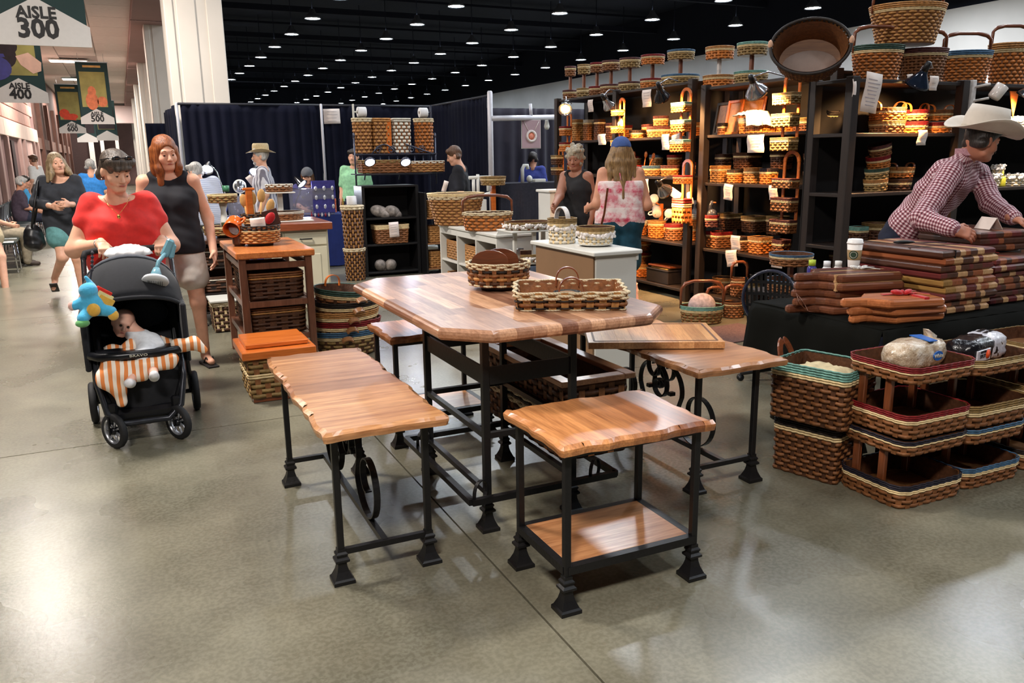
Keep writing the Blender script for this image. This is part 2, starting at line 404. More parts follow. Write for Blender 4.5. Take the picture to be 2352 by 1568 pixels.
# ---------------------------------------------------------------- aisle banners
M_bgreen = mat('banner_green', (24, 52, 52), .7, var=.08, ns=2); M_bwhite = mat('banner_white', (206, 202, 198), .6, var=.02); M_ink = mat('ink_black', (24, 22, 24), .6)
M_bsky = mat('banner_landscape', (150, 140, 80), .7, var=.25, ns=2.2); M_bblue = mat('banner_blue', (46, 42, 120), .4, var=.2, ns=6)
M_bpink = mat('banner_pink', (222, 178, 158), .6, var=.1, ns=5); M_bdark = mat('banner_dark', (42, 30, 34), .7, var=.3, ns=9); M_borange = mat('banner_orange', (206, 112, 70), .6, var=.25, ns=8)
M_bgold = mat('banner_gold', (206, 160, 84), .5, var=.15, ns=7); M_bred = mat('banner_red', (206, 62, 26), .6, var=.2, ns=8)
def disc(mb, x, z, rx, rz, y, n=18, a0=0, a1=360):
    pts = [(x+rx*math.cos(math.radians(a0+(a1-a0)*i/n)), y, z+rz*math.sin(math.radians(a0+(a1-a0)*i/n))) for i in range(n+(a1-a0 < 360))]
    mb.add(pts, [tuple(range(len(pts)))]); return mb
def poly(mb, pts, y): mb.add([(x, y, z) for x, z in pts], [tuple(range(len(pts)))]); return mb
def banner(num, loc, label, pics, h=1.9, w=1.0):
    t = thing('aisle_banner', label, 'banner', loc, 0, 'aisle banners')
    obj('cloth', MB().box((0, 0, h/2+.18), (w, .012, h)), M_bgreen, t)
    obj('picture', MB().box((-.02, -.008, .18+h*.52), (w*.8, .006, h*.62)), M_bsky, t)
    for nm, m, fn in pics:
        mb = MB(); fn(mb); o = obj(nm, mb, m, t); md = o.modifiers.new('t', 'SOLIDIFY'); md.thickness = .003
    obj('sign', MB().loft([[(x, y, z) for x, z in ((-.53, 0), (.53, 0), (.53, .22), (0, .52), (-.53, .22))] for y in (-.012, .012)]), M_bwhite, t, loc=(0, -.01, 0))
    if num:
        for tx, s_, zz in (('AISLE', .15, .35), (num, .25, .175)):
            me = text_mesh(tx, s_, .003, bold=s_*.035)
            o = obj('lettering', me, M_ink, t, loc=(0, -.026, zz), rot=(math.pi/2, 0, 0)); o.scale = (1.12, 1.15, 1)
    obj('hanger', MB().box((-.4, 0, h+.18+.2), (.01, .01, .45)).box((.4, 0, h+.18+.2), (.01, .01, .45)).box((0, 0, h+.18), (w+.04, .03, .03)), M_alu, t)
jar = ('painted_jar', M_bblue, lambda m: (disc(m, -.42, .72, .32, .26, -.013), poly(m, [(-.6, .95), (-.2, .95), (-.22, 1.02), (-.6, 1.02)], -.013)))
bowl = ('painted_basket', M_bpink, lambda m: (poly(m, [(.0, .98), (.25, 1.06), (.48, .86), (.46, .68), (.3, .62), (.08, .8)], -.014),))
dark = ('painted_statue', M_bdark, lambda m: (disc(m, -.2, 1.18, .26, .2, -.012), disc(m, -.18, .98, .2, .25, -.0125), disc(m, -.33, 1.4, .1, .08, -.012), disc(m, -.05, 1.42, .1, .08, -.012)))
teddy = ('painted_pitcher', M_borange, lambda m: (disc(m, -.1, .78, .2, .3, -.012), disc(m, -.08, 1.1, .13, .18, -.0125), disc(m, .22, .76, .16, .18, -.012)))
redp = ('painted_flowers', M_bred, lambda m: (disc(m, -.24, .84, .2, .2, -.012), disc(m, .06, .72, .22, .12, -.012), poly(m, [(-.3, .6), (.2, .55), (.1, .8), (-.2, .9)], -.0125)))
goldp = ('painted_drum', M_bgold, lambda m: (poly(m, [(-.04, .82), (.36, .79), (.39, 1.3), (-.08, 1.3)], -.013), disc(m, .16, .82, .2, .05, -.013, a0=180, a1=360)))
capt = ('painted_caption', M_bgold, lambda m: (poly(m, [(-.28, 1.9), (.28, 1.9), (.28, 1.97), (-.28, 1.97)], -.012),))
banner('300', (-.69, 11.16, 2.86), 'nearest green aisle banner with the white AISLE 300 sign', [goldp])
banner('400', (-1.84, 21.5, 2.86), 'AISLE 400 banner with a purple jar and a pink basket', [dark, jar, bowl])
banner('500', (-.58, 33.0, 2.87), 'AISLE 500 banner with an orange pitcher picture', [teddy, capt])
banner('600', (-1.78, 41.9, 2.83), 'AISLE 600 banner with red flowers, lower left of the AISLE 500 banner', [redp, capt])
banner('', (-.5, 50, 2.7), 'dim banner hanging behind the AISLE 500 banner', [('painted_statue', M_bdark, lambda m: (poly(m, [(-.4, .6), (.4, .6), (.4, 1.6), (-.4, 1.6)], -.012),))])
banner('', (-1.6, 54, 2.7), 'small dim banner with a plain white peak, right of the AISLE 600 banner', [('painted_statue', M_bdark, lambda m: (poly(m, [(-.4, .5), (.4, .5), (.4, 1.4), (-.4, 1.4)], -.012),))])
# ================================================================= iron-and-wood dining set
M_iron = mat('black_iron', (27, 26, 27), .38, .25, var=.15, ns=60, bump=.08, spec=.5)
M_ac_x = wood('acacia_across', (150, 92, 52), (214, 160, 110), 'X', rough=.28, coat=.4, rnd=.3); M_ac_y = wood('acacia_along', (136, 78, 40), (206, 140, 86), 'Y', rnd=.5, rough=.28, coat=.35)
M_tab = wood('butcher_block', (142, 96, 68), (206, 160, 126), 'Y', rnd=.52, rough=.3, coat=.35); M_edge = wood('edge_block', (104, 58, 32), (170, 106, 62), 'X', rnd=.3)
def wob(a, s): return math.sin(a*31+s)*.5+math.sin(a*57.3+s*2.1)*.35+math.sin(a*13.7+s*.7)*.6
def plank_top(root, u0, u1, v0, v1, z, th, cuts, along, m, amp=.007, seed=0, part='plank'):
    """solid top cut into glued planks along 'u' or 'v' with hand-carved wavy outer edges; local frame of root"""
    du, dv = u1-u0, v1-v0
    def side(name, t):   # carve depth of the outer edge at parameter t
        k = {'u0': 1, 'u1': 2, 'v0': 3, 'v1': 4}[name]+seed; return amp*(.9+wob(t, k*1.9))
    lay = [(z-th, .004, 0), (z-th*.55, 0, 0), (z-th*.3, .0, 1), (z, .010, 1)]
    for i in range(len(cuts)-1):
        a0, a1 = cuts[i], cuts[i+1]; n = 8 if along == 'u' else 8
        pts = []   # (u, v, nu, nv, carve)
        def add(u, v, eu0, eu1, ev0, ev1):
            nu = (-1 if eu0 else 0)+(1 if eu1 else 0); nv = (-1 if ev0 else 0)+(1 if ev1 else 0); c = 0
            if eu0: c = max(c, side('u0', v))
            if eu1: c = max(c, side('u1', v))
            if ev0: c = max(c, side('v0', u))
            if ev1: c = max(c, side('v1', u))
            pts.append((u, v, nu, nv, c))
        if along == 'u':   # plank spans all of u, v from a0..a1
            f0, f1 = i == 0, i == len(cuts)-2; w0, w1 = v0+dv*a0, v0+dv*a1; N = 24
            for k in range(N+1): add(u0+du*k/N, w0, k == 0, k == N, f0, 0)
            for k in range(1, 6): add(u1, w0+(w1-w0)*k/6, 0, 1, 0, 0)
            for k in range(N, -1, -1): add(u0+du*k/N, w1, k == 0, k == N, 0, f1)
            for k in range(5, 0, -1): add(u0, w0+(w1-w0)*k/6, 1, 0, 0, 0)
        else:
            f0, f1 = i == 0, i == len(cuts)-2; w0, w1 = u0+du*a0, u0+du*a1; N = 24
            for k in range(7): add(w0+(w1-w0)*k/6, v0, f0 and k == 0, f1 and k == 6, 1, 0)
            for k in range(1, N): add(w1, v0+dv*k/N, 0, f1, 0, 0)
            for k in range(6, -1, -1): add(w0+(w1-w0)*k/6, v1, f0 and k == 0, f1 and k == 6, 0, 1)
            for k in range(N-1, 0, -1): add(w0, v0+dv*k/N, f0, 0, 0, 0)
        rings = []
        for zz, inset, carve in lay:
            r = []
            for u, v, nu, nv, c in pts:
                d = (inset+(c*1.6+.004 if carve and inset else c)) if (nu or nv) else 0
                r.append((u-nu*d, v-nv*d, zz))
            rings.append(r)
        cu = sum(p[0] for p in pts)/len(pts); cv = sum(p[1] for p in pts)/len(pts)
        rings = [[(x-cu, y-cv, q) for x, y, q in r] for r in rings]
        obj(part, MB().loft(rings), m, root, loc=(cu, cv, 0))
def irr(n, seed, j=.35):
    r = random.Random(seed); w = [1+r.uniform(-j, j) for _ in range(n)]; s_ = sum(w); o = [0]
    for x in w: o.append(o[-1]+x/s_)
    o[-1] = 1; return o
FOOT = [(.040, 0), (.040, .014), (.034, .020), (.032, .024), (.0225, .046), (.0175, .066), (.0165, .078), (.0265, .086), (.0265, .094), (.0185, .101), (.0185, .106), (.0215, .110), (.0215, .116), (.0155, .123), (.015, .135)]
def foot_mesh():
    mb = MB(); mb.lathe([(r*1.414, z) for r, z in FOOT], 4, smooth=False, ang0=math.pi/4); me = mb.mesh('foot'); me.materials.append(M_iron); return me
FOOTM = foot_mesh()
def leg(root, x, y, h, foot=True, w=.025):
    o = obj('leg', MB().box((0, 0, (h+.13)/2), (w, w, h-.13), .002), M_iron, root, loc=(x, y, 0))
    if foot: obj('foot', FOOTM, None, o)
    return o
def bar(root, a, b, w=.022, name='stretcher', h=None):
    a, b = Vector(a), Vector(b); obj(name, MB().sweep([a, b], 0, flat=(h or w, w), up=(0, 0, 1) if abs((b-a).normalized().z) < .9 else (1, 0, 0)), M_iron, root)
def spiral(c, r0, r1, a0, a1, n, ax, ay):
    c = Vector(c); ax = Vector(ax); ay = Vector(ay); o = []
    for i in range(n+1):
        f = i/n; a = math.radians(a0+(a1-a0)*f); r = r0+(r1-r0)*f; o.append(c+ax*(r*math.cos(a))+ay*(r*math.sin(a)))
    return o
def scroll_panel(root, x, y0, y1, z0, z1, seed=0):
    """wrought scrolls of flat bar standing in the plane x=const under a bench"""
    ax, ay = (0, 1, 0), (0, 0, 1); yc = (y0+y1)/2; zc = (z0+z1)/2; L = y1-y0
    bars = []
    for e, sg in ((y0, 1), (y1, -1)):
        ay_ = (0, sg, 0)
        bars += [spiral((x, e+sg*.155, z0+.155), .155, .045, -80, -450, 34, ay_, ay),
                 spiral((x, e+sg*.155, z0+.155), .155, .17, -80, -10, 8, ay_, ay)+spiral((x, e+sg*.40, z0+.235), .12, .125, 190, 20, 18, ay_, ay)+spiral((x, e+sg*.455, z0+.235), .07, .018, 25, -400, 26, ay_, ay),
                 spiral((x, yc-sg*.05, z1-.1), .02, .075, 500 if sg > 0 else 500, 90, 26, ay_, ay)]
    for b in bars: obj('scroll', MB().sweep(b, 0, flat=(.026, .006), up=(1, 0, 0)), M_iron, root)
    for yy in (y0+.37, y1-.37): obj('collar', MB().box((x, yy, zc), (.034, .03, .02), .003), M_iron, root)
def bench(label, c, L, Wd, seed, legdx, legdy, mm):
    t = thing('bench', label, 'bench', (c[0], c[1], 0), 0, 'iron and wood benches')
    plank_top(t, -Wd/2, Wd/2, -L/2, L/2, .625, .036, irr(10, seed), 'u', mm, seed=seed)
    hx, hy = legdx/2, legdy/2
    for sx in (-1, 1):
        for sy in (-1, 1): leg(t, sx*hx, sy*hy, .589)
    for sy in (-1, 1):
        bar(t, (-hx, sy*hy, .12), (hx, sy*hy, .12)); bar(t, (-hx, sy*hy, .577), (hx, sy*hy, .577), name='seat_rail')
    for sx in (-1, 1): bar(t, (sx*hx, -hy, .577), (sx*hx, hy, .577), name='seat_rail')
    bar(t, (0, -hy, .12), (0, hy, .12), .024, 'long_stretcher')
    scroll_panel(t, 0, -hy+.06, hy-.06, .132, .56, seed)
    return t
bench('live-edge wooden bench with scrolled iron base, left of the table', (.762, 3.325), 1.28, .48, 3, .345, 1.04, M_ac_x)
bench('live-edge wooden bench with scrolled iron base, right of the table, under the large cutting board', (2.445, 3.40), 1.28, .53, 11, .335, 1.05, M_ac_x)
def stool(label, c, seed):
    t = thing('stool', label, 'stool', (c[0], c[1], 0), 0, 'iron and wood stools')
    plank_top(t, -.315, .315, -.245, .245, .625, .036, irr(7, seed), 'v', M_ac_y, seed=seed)
    for sx in (-1, 1):
        for sy in (-1, 1): leg(t, sx*.268, sy*.182, .589)
    for sy in (-1, 1):
        bar(t, (-.268, sy*.182, .155), (.268, sy*.182, .155), .03, 'shelf_rail'); bar(t, (-.268, sy*.182, .577), (.268, sy*.182, .577), name='seat_rail')
    for sx in (-1, 1):
        bar(t, (sx*.268, -.182, .155), (sx*.268, .182, .155), .03, 'shelf_rail'); bar(t, (sx*.268, -.182, .577), (sx*.268, .182, .577), name='seat_rail')
    obj('shelf', MB().box((0, 0, .164), (.505, .335, .014), .002), M_ac_x, t)
    return t
stool('nearest wooden stool with a lower shelf and four iron pedestal feet', (1.512, 2.43), 5)
stool('wooden stool behind the table with a lower shelf, beside the stacked oval baskets', (1.495, 4.30), 9)
# ---------------- counter-height table with clipped corners
T = thing('dining_table', 'large butcher-block table with clipped corners on a black iron base', 'table', (1.56, 3.545, 0))
TU, TV, CL = .525, .812, .165
octo = [(-TU+CL, -TV), (TU-CL, -TV), (TU, -TV+CL), (TU, TV-CL), (TU-CL, TV), (-TU+CL, TV), (-TU, TV-CL), (-TU, -TV+CL)]
def clip(pl, nrm, d):
    out = []
    for i in range(len(pl)):
        a, b = pl[i], pl[(i+1) % len(pl)]; da = a[0]*nrm[0]+a[1]*nrm[1]-d; db = b[0]*nrm[0]+b[1]*nrm[1]-d
        if da <= 1e-9: out.append(a)
        if (da < -1e-9 and db > 1e-9) or (da > 1e-9 and db < -1e-9):
            t_ = da/(da-db); out.append((a[0]+(b[0]-a[0])*t_, a[1]+(b[1]-a[1])*t_))
    return out
ED = []
for i in range(8):
    a, b = octo[i], octo[(i+1) % 8]; n = Vector((b[1]-a[1], a[0]-b[0])).normalized(); ED.append(((n.x, n.y), n.x*a[0]+n.y*a[1]))
def stave(poly_, z, th, root, m, name='stave'):
    # normals of boundary vertices
    prof = [(0, .014), (.22, .004), (.5, 0), (.75, .003), (.9, .010), (1.0, .02)]
    info = [[(n, d) for n, d in ED if abs(n[0]*x+n[1]*y-d) < 1e-6] for x, y in poly_]
    def push(p, on, e):   # keep the joints straight: slide along the stave except at the two long sides
        x, y = p
        for n, d in on:
            if abs(n[1]) < 1e-6: x -= n[0]*e
        for n, d in on:
            if abs(n[1]) > 1e-6: y = (d-e-n[0]*x)/n[1]
        return x, y
    cx = sum(p[0] for p in poly_)/len(poly_); cy = sum(p[1] for p in poly_)/len(poly_); rings = []
    for f, e in prof:
        r = [push(p, on, e) for p, on in zip(poly_, info)]; rings.append([(x-cx, y-cy, z-th+th*f) for x, y in r])
    obj(name, MB().loft(rings), m, root, loc=(cx, cy, 0))
rr = random.Random(4); ux = -TU; row = 0
while ux < TU-1e-6:
    w = min(rr.uniform(.055, .075), TU-ux); w = TU-ux if TU-ux-w < .03 else w
    vy = -TV-rr.uniform(0, .5)
    while vy < TV:
        l = rr.uniform(.35, .8); p = [(ux, vy), (ux+w, vy), (ux+w, vy+l), (ux, vy+l)]
        for n, d in ED: p = clip(p, n, d) if p else p
        q = []
        for a in p:
            if not q or (abs(a[0]-q[-1][0])+abs(a[1]-q[-1][1])) > 1e-6: q.append(a)
        if len(q) > 2 and abs(q[0][0]-q[-1][0])+abs(q[0][1]-q[-1][1]) < 1e-6: q.pop()
        ar = abs(sum(q[i][0]*q[(i+1) % len(q)][1]-q[(i+1) % len(q)][0]*q[i][1] for i in range(len(q))))/2 if len(q) > 2 else 0
        if ar > 1e-5: stave(q, .91, .048, T, M_tab)
        vy += l
    ux += w
LX, LY0, LY1 = (-.305, .105), -.585, .135   # legs relative to the table centre (base stands forward of centre)
for x in LX:
    for y in (LY0, LY1): leg(T, x, y, .862, w=.030)
for y in (LY0, LY1):
    bar(T, (LX[0], y, .675), (LX[1], y, .675), .012, 'apron', .075); bar(T, (LX[0], y, .42), (LX[1], y, .42), .024, 'middle_rail')
    bar(T, (LX[0]-.1, y+(-.075 if y < 0 else .075), .17), (LX[1]+.18, y+(-.075 if y < 0 else .075), .17), .026, 'foot_rail')
for x in LX:
    bar(T, (x, LY0, .675), (x, LY1, .675), .012, 'apron', .075); bar(T, (x, LY0, .42), (x, LY1, .42), .024, 'middle_rail'); bar(T, (x, LY0, .17), (x, LY1, .17), .024, 'lower_rail')
bar(T, (LX[0]-.1, LY0-.075, .17), (LX[0]-.1, LY1+.075, .17), .026, 'foot_rail'); bar(T, (LX[1]+.18, LY0-.075, .17), (LX[1]+.18, LY1+.075, .17), .026, 'foot_rail')
for y in (LY0, LY1):
    bar(T, (LX[0], y, .855), (LX[1], y, .855), .02, 'top_rail')
    for x, dx in ((LX[0]-.05, 1), (LX[1]+.09, 1)):
        obj('ring', MB().sweep(arc((x, y-.045, .195), .05, 0, 360, 20, (.8, .6, 0), (0, 0, 1))[:-1], 0, flat=(.014, .005), up=(-.6, .8, 0), closed=True), M_iron, T)
obj('underside_cleat', MB().box((0, -.2, .853), (.8, .06, .018)).box((0, .35, .853), (.8, .06, .018)), M_iron, T)
# ================================================================= baskets
def reed(name, col, var=.3): return mat(name, col, .5, 0, var, 45, .35, .35, 0, .14)
RD = dict(brown=reed('reed_brown', (126, 80, 46)), dark=reed('reed_dark', (78, 48, 30)), tan=reed('reed_tan', (176, 124, 70)), olive=reed('reed_olive', (140, 112, 68)),
          cream=reed('reed_cream', (226, 200, 152), .15), red=reed('reed_red', (126, 26, 30)), blue=reed('reed_blue', (70, 104, 134)), teal=reed('reed_teal', (112, 158, 146)),
          green=reed('reed_green', (52, 76, 66)), navy=reed('reed_navy', (36, 34, 46)), white=reed('reed_white', (214, 206, 190), .12), black=reed('reed_black', (38, 30, 26)), plum=reed('reed_plum', (92, 52, 50)), amber=reed('reed_amber', (190, 112, 50)))
def rope_mat():
    q = NT('jute_rope'); v = q.coord(); w = q.n('ShaderNodeTexWave', i_Scale=42.0, i_Distortion=1.5); w.bands_direction = 'DIAGONAL'; q.l(v, w.inputs['Vector'])
    f = q.noise(v, 70, 3); q.base(q.mix(.5, q.ramp(w.outputs['Fac'], [(.2, lin((176, 152, 112))), (.7, lin((232, 218, 188)))]), q.ramp(f, [(.3, lin((186, 164, 126))), (.7, lin((236, 222, 194)))])))
    q.set(.85, 0, .2); q.bump(w.outputs['Fac'], .5, .004); return q.m
RD['rope'] = rope_mat()
M_walnut = wood('walnut', (88, 44, 24), (140, 76, 44), 'X', rnd=.12); M_walz = wood('walnut_upright', (92, 48, 26), (146, 82, 48), 'Z', rnd=.12)
M_bwood = wood('basket_base_wood', (120, 76, 44), (168, 116, 70), 'X', rnd=.1, rough=.4)
M_ox = wood('orange_wood', (176, 84, 26), (222, 122, 50), 'X', rnd=.1)
def outline(a, b, r, n):
    """n points evenly along a rounded rectangle (half sizes a,b, corner r); r<0 gives an ellipse"""
    if r < 0:
        return [(a*math.cos(2*math.pi*i/n), b*math.sin(2*math.pi*i/n), *(Vector((math.cos(2*math.pi*i/n)/a, math.sin(2*math.pi*i/n)/b)).normalized())) for i in range(n)]
    r = min(r, a*.999, b*.999); segs = []
    for cx, cy, a0 in ((a-r, b-r, 0), (-(a-r), b-r, 90), (-(a-r), -(b-r), 180), (a-r, -(b-r), 270)):
        for k in range(9):
            t = math.radians(a0+90*k/8); segs.append((cx+r*math.cos(t), cy+r*math.sin(t), math.cos(t), math.sin(t)))
    segs.append(segs[0]); L = [0]
    for p, q in zip(segs, segs[1:]): L.append(L[-1]+math.hypot(q[0]-p[0], q[1]-p[1]))
    out = []; k = 0
    for i in range(n):
        s_ = L[-1]*i/n
        while L[k+1] < s_: k += 1
        f = (s_-L[k])/max(L[k+1]-L[k], 1e-9); p, q = segs[k], segs[k+1]; out.append(tuple(p[j]+(q[j]-p[j])*f for j in range(4)))
    return out
BCACHE = {}
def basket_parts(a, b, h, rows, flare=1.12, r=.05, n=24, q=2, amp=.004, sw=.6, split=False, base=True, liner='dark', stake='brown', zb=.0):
    key = (round(a, 3), round(b, 3), round(h, 3), str(rows), flare, r, n, q, amp, split, stake)
    if key in BCACHE: return BCACHE[key]
    n += n % 2; N = n*q; O1 = outline(a, b, r, N); a0, b0 = a/flare, b/flare; O0 = outline(a0, b0, r/flare if r > 0 else r, N)
    def P(i, z, off):
        f = z/h; p, s_ = O1[i % N], O0[i % N]; return (s_[0]+(p[0]-s_[0])*f+p[2]*off, s_[1]+(p[1]-s_[1])*f+p[3]*off, z+zb)
    tot = sum(c*w for _, c, w in rows); z = 0; k = 0; parts = []
    for col, cnt, w in rows:
        mb = MB(); rope = col == 'rope'
        for j in range(cnt):
            rh = w*h/tot; zl, zh = z, z+rh; zm = (zl+zh)/2; rings = []
            for i in range(N):
                ph = math.cos(math.pi*i/q+math.pi*k); o = amp*ph if (w >= .7 or rope) else amp*(.75+.45*math.cos(2*math.pi*i/q)) if q > 2 else amp*(.8+.4*math.cos(math.pi*i+math.pi*k))
                if rope:
                    rr_ = rh*.56; rings.append([P(i, zm+rr_*math.sin(t), o+rr_*math.cos(t)) for t in [math.pi*2*x/6 for x in range(6)]])
                else: rings.append([P(i, zl+.06*rh, o+.0008), P(i, zm, o+.0008+min(.0035, rh*.22)), P(i, zh-.06*rh, o+.0008), P(i, zm, o-.0025)])
            rings.append(rings[0])
            if split:
                mm = MB(); mm.loft(rings, True, False, False, True); parts.append(('rope_row' if rope else 'weaver', mm.mesh('weaver'), col))
            else: mb.loft(rings, True, False, False, True)
            z = zh; k += 0 if (w < .7 and not rope and j < cnt-1) else 1
        if not split: parts.append(({'cream': 'accent_band', 'rope': 'rope_rim'}.get(col, 'weave'), mb.mesh('weave'), col))
    mb = MB(); pw = 0
    for i in range(0, N, q):   # stakes
        p0, p1 = P(i, h*.01, 0), P(i, h*.96, 0); nx, ny = O1[i][2], O1[i][3]; L = math.hypot(P(i+1, 0, 0)[0]-p0[0], P(i+1, 0, 0)[1]-p0[1])*q*sw/2; tx, ty = -ny, nx
        vs = []
        for p in (p0, p1):
            for s_, o in ((-1, -.0012), (1, -.0012), (1, .0014), (-1, .0014)): vs.append((p[0]+tx*s_*L+nx*o, p[1]+ty*s_*L+ny*o, p[2]))
        mb.add(vs, [(0,1,5,4), (1,2,6,5), (2,3,7,6), (3,0,4,7)])
    parts.append(('stakes', mb.mesh('stakes'), stake))
    # lining and bottom board
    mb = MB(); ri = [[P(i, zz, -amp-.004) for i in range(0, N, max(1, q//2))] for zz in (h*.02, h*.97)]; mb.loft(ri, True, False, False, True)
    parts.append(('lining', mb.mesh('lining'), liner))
    if base:
        mb = MB(); ro = [[(p[0], p[1], zz+zb) for p in (P(i, 0, -.003) for i in range(0, N, max(1, q//2)))] for zz in (.0, .012)]; mb.loft(ro); parts.append(('bottom_board', mb.mesh('bottom_board'), 'BASE'))
    for nm, me, col in parts: me.materials.append(M_bwood if col == 'BASE' else RD[col])
    BCACHE[key] = parts; return parts
def hoop(root, w, h, z0, m=None, t=(.03, .008), axis='x', name='handle', lean=0, y=0):
    """arched handle of bent wood standing across the basket"""
    pts = []
    for i in range(21):
        a = math.pi*i/20; x = -w*math.cos(a); zz = z0+h*(math.sin(a)**.6); pts.append((x, y+lean*math.sin(a), zz) if axis == 'x' else (y+lean*math.sin(a), x, zz))
    return obj(name, MB().sweep(pts, 0, flat=t, up=(0, 1, 0) if axis == 'x' else (1, 0, 0)), m or M_walz, root)
def basket(label, loc, a, b, h, rows, rz=0, group='baskets', handle=None, tilt=(0, 0), name='basket', hm=None, cat='basket', **k):
    t = thing(name, label, cat, loc, rz, group)
    if tilt != (0, 0): t.rotation_euler = (tilt[0], tilt[1], rz)
    for nm, me, col in basket_parts(a, b, h, rows, **k): obj(nm, me, None, t)
    if handle:
        kind, hh = handle
        if kind == 'bail': hoop(t, a*.98, hh, h*.75, hm)
        elif kind == 'baily': hoop(t, b*.98, hh, h*.75, hm, axis='y')
        elif kind == 'ears':
            for s_ in (-1, 1): hoop(t, b*.42, hh, h*.8, hm, (.02, .006), axis='y', y=s_*a*1.0, lean=s_*.01)
        elif kind == 'sides':
            for s_ in (-1, 1): obj('handle', MB().sweep(arc((s_*a, 0, h*.62), b*.28, -80*s_+90*(1-s_), 80*s_+90*(1-s_), 12, (1, 0, 0), (0, 0, 1)), 0, flat=(.02, .007), up=(0, 1, 0)), hm or M_ox, t)
        elif kind == 'grip':     # carved thick handle lying over the opening
            pts = [(-a, 0, h*.8), (-a*.98, 0, h+hh*.75), (-a*.8, 0, h+hh), (-a*.4, 0, h+hh*1.12), (a*.4, 0, h+hh*1.12), (a*.8, 0, h+hh), (a*.98, 0, h+hh*.75), (a, 0, h*.8)]
            obj('handle', MB().sweep(pts, [.010, .014, .018, .015, .015, .018, .014, .010], 8), hm or M_walnut, t)
    return t
STD = [('brown', 4, 1.0), ('cream', 2, .42), ('red', 4, .45)]
def rows_of(body, rim, nb=5, acc='cream', nrim=3): return [(body, nb, 1.0)] + ([(acc, 2, .4)] if acc else []) + [(rim, nrim, .5)]
# ---------------- on the table: rope-rimmed round basket with two wooden paddles, and the tray
p = Vector((1.64, 3.665, .911))
rb = basket('round rope-rimmed basket on a turned foot standing on the table', p, .155, .14, .115, [('rope', 1, .8), ('dark', 1, 1.5), ('tan', 1, 1.6), ('brown', 1, 1.6), ('black', 1, 1.3), ('rope', 3, .85)], rz=math.radians(-25), group='baskets on the table', flare=1.1, r=-1, n=26, q=6, amp=.006, split=True, stake='brown', zb=.022)
obj('foot', MB().lathe([(.085, 0), (.085, .012), (.07, .022)], 24, sx=1.05), mat('dark_foot', (48, 30, 22), .4), rb)
nap = thing('napkin_holder', 'wooden napkin holder of two arched boards inside the round table basket', 'napkin holder', (1.63, 3.655, .952), math.radians(-25))
for y, x in ((-.035, -.035), (.045, .015)):
    pl = [(-.09, 0), (.09, 0), (.09, .10)]+[(.09*math.cos(math.radians(a)), .10+.055*math.sin(math.radians(a))) for a in range(15, 166, 15)]+[(-.09, .10)]
    obj('arched_board', MB().loft([[(x+px_, y+dy, z_) for px_, z_ in pl] for dy in (.009, -.009)]), M_walnut, nap)
obj('spacer', MB().box((0, .005, .012), (.12, .09, .02), .003), M_walnut, nap)
obj('clip', MB().box((.105, .05, .125), (.02, .012, .05), .002).box((.118, .05, .15), (.03, .014, .008), .002), mat('chrome', (190, 190, 195), .15, 1, var=.02), nap)
tp = Z(1308, 697, .911); tp = Vector((1.735, 3.115, .911))
tr = basket('rectangular rope-rimmed serving tray with two bent wooden handles on the table', tp, .238, .185, .082, [('rope', 1, .5), ('black', 1, .7), ('brown', 1, 1.7), ('black', 1, .8), ('rope', 3, .95)], rz=math.radians(-26), group='baskets on the table', name='serving_tray', cat='tray', flare=1.06, r=.02, n=30, q=6, amp=.008, split=True, stake='tan', liner='brown')
for y in (-.165, .165):
    hoop(tr, .052, .085, .055, M_walnut, (.03, .006), y=y)
obj('tray_floor', MB().box((0, 0, .016), (.42, .32, .008), .002), wood('tray_wood', (150, 100, 60), (196, 146, 96), 'X'), tr)
gl = thing('glass_dish', 'small clear glass dish lying inside the serving tray', 'dish', tp+Vector((0, 0, .022)), 0)
obj('bowl', MB().lathe([(.03, 0), (.05, .004), (.062, .03), (.058, .03), (.046, .008), (.0, .006)], 20, (.0, .02, 0)), mat('clear_glass', (235, 240, 240), .05, trans=.95, var=.01), gl)
# ---------------- big bin with the wooden frame, resting on the table's foot rail
bb = basket('deep rectangular rope-banded basket with an open wooden frame top, under the table', (1.858, 3.50, .186), .170, .42, .36, [('dark', 4, 1.0), ('rope', 2, .42), ('black', 1, .5), ('rope', 2, .42), ('dark', 4, 1.0)], name='framed_basket', flare=1.0, r=.02, n=44, q=4, amp=.005, split=True, stake='brown')
for c, d in (((-.165, 0, .372), (.06, .90, .026)), ((.165, 0, .372), (.06, .90, .026)), ((0, -.42, .372), (.27, .06, .026)), ((0, .42, .372), (.27, .06, .026))):
    obj('frame_rail', MB().box(c, d, .003), wood('frame_wood', (134, 84, 52), (186, 132, 90), 'Y'), bb)
# ---------------- large cutting board on the right bench
cb = thing('cutting_board', 'large rectangular wooden cutting board with a juice groove on the right bench', 'cutting board', (2.37, 3.40, .628), math.radians(-27))
for i in range(9):
    x0, x1 = -.33+.66*i/9, -.33+.66*(i+1)/9
    obj('stave', MB().box(((x0+x1)/2, 0, .0175), (x1-x0-.0002, .47, .033), .0006), wood('board_wood', (184, 124, 74), (232, 178, 122), 'Y', rnd=.2), cb)
for c, d in (((0, -.205, .0345), (.6, .010, .0022)), ((0, .205, .0345), (.6, .010, .0022)), ((-.3, 0, .0345), (.010, .41, .0022)), ((.3, 0, .0345), (.010, .41, .0022))):
    obj('juice_groove', MB().box(c, d), mat('groove_shadow_wood', (96, 56, 30), .5), cb)
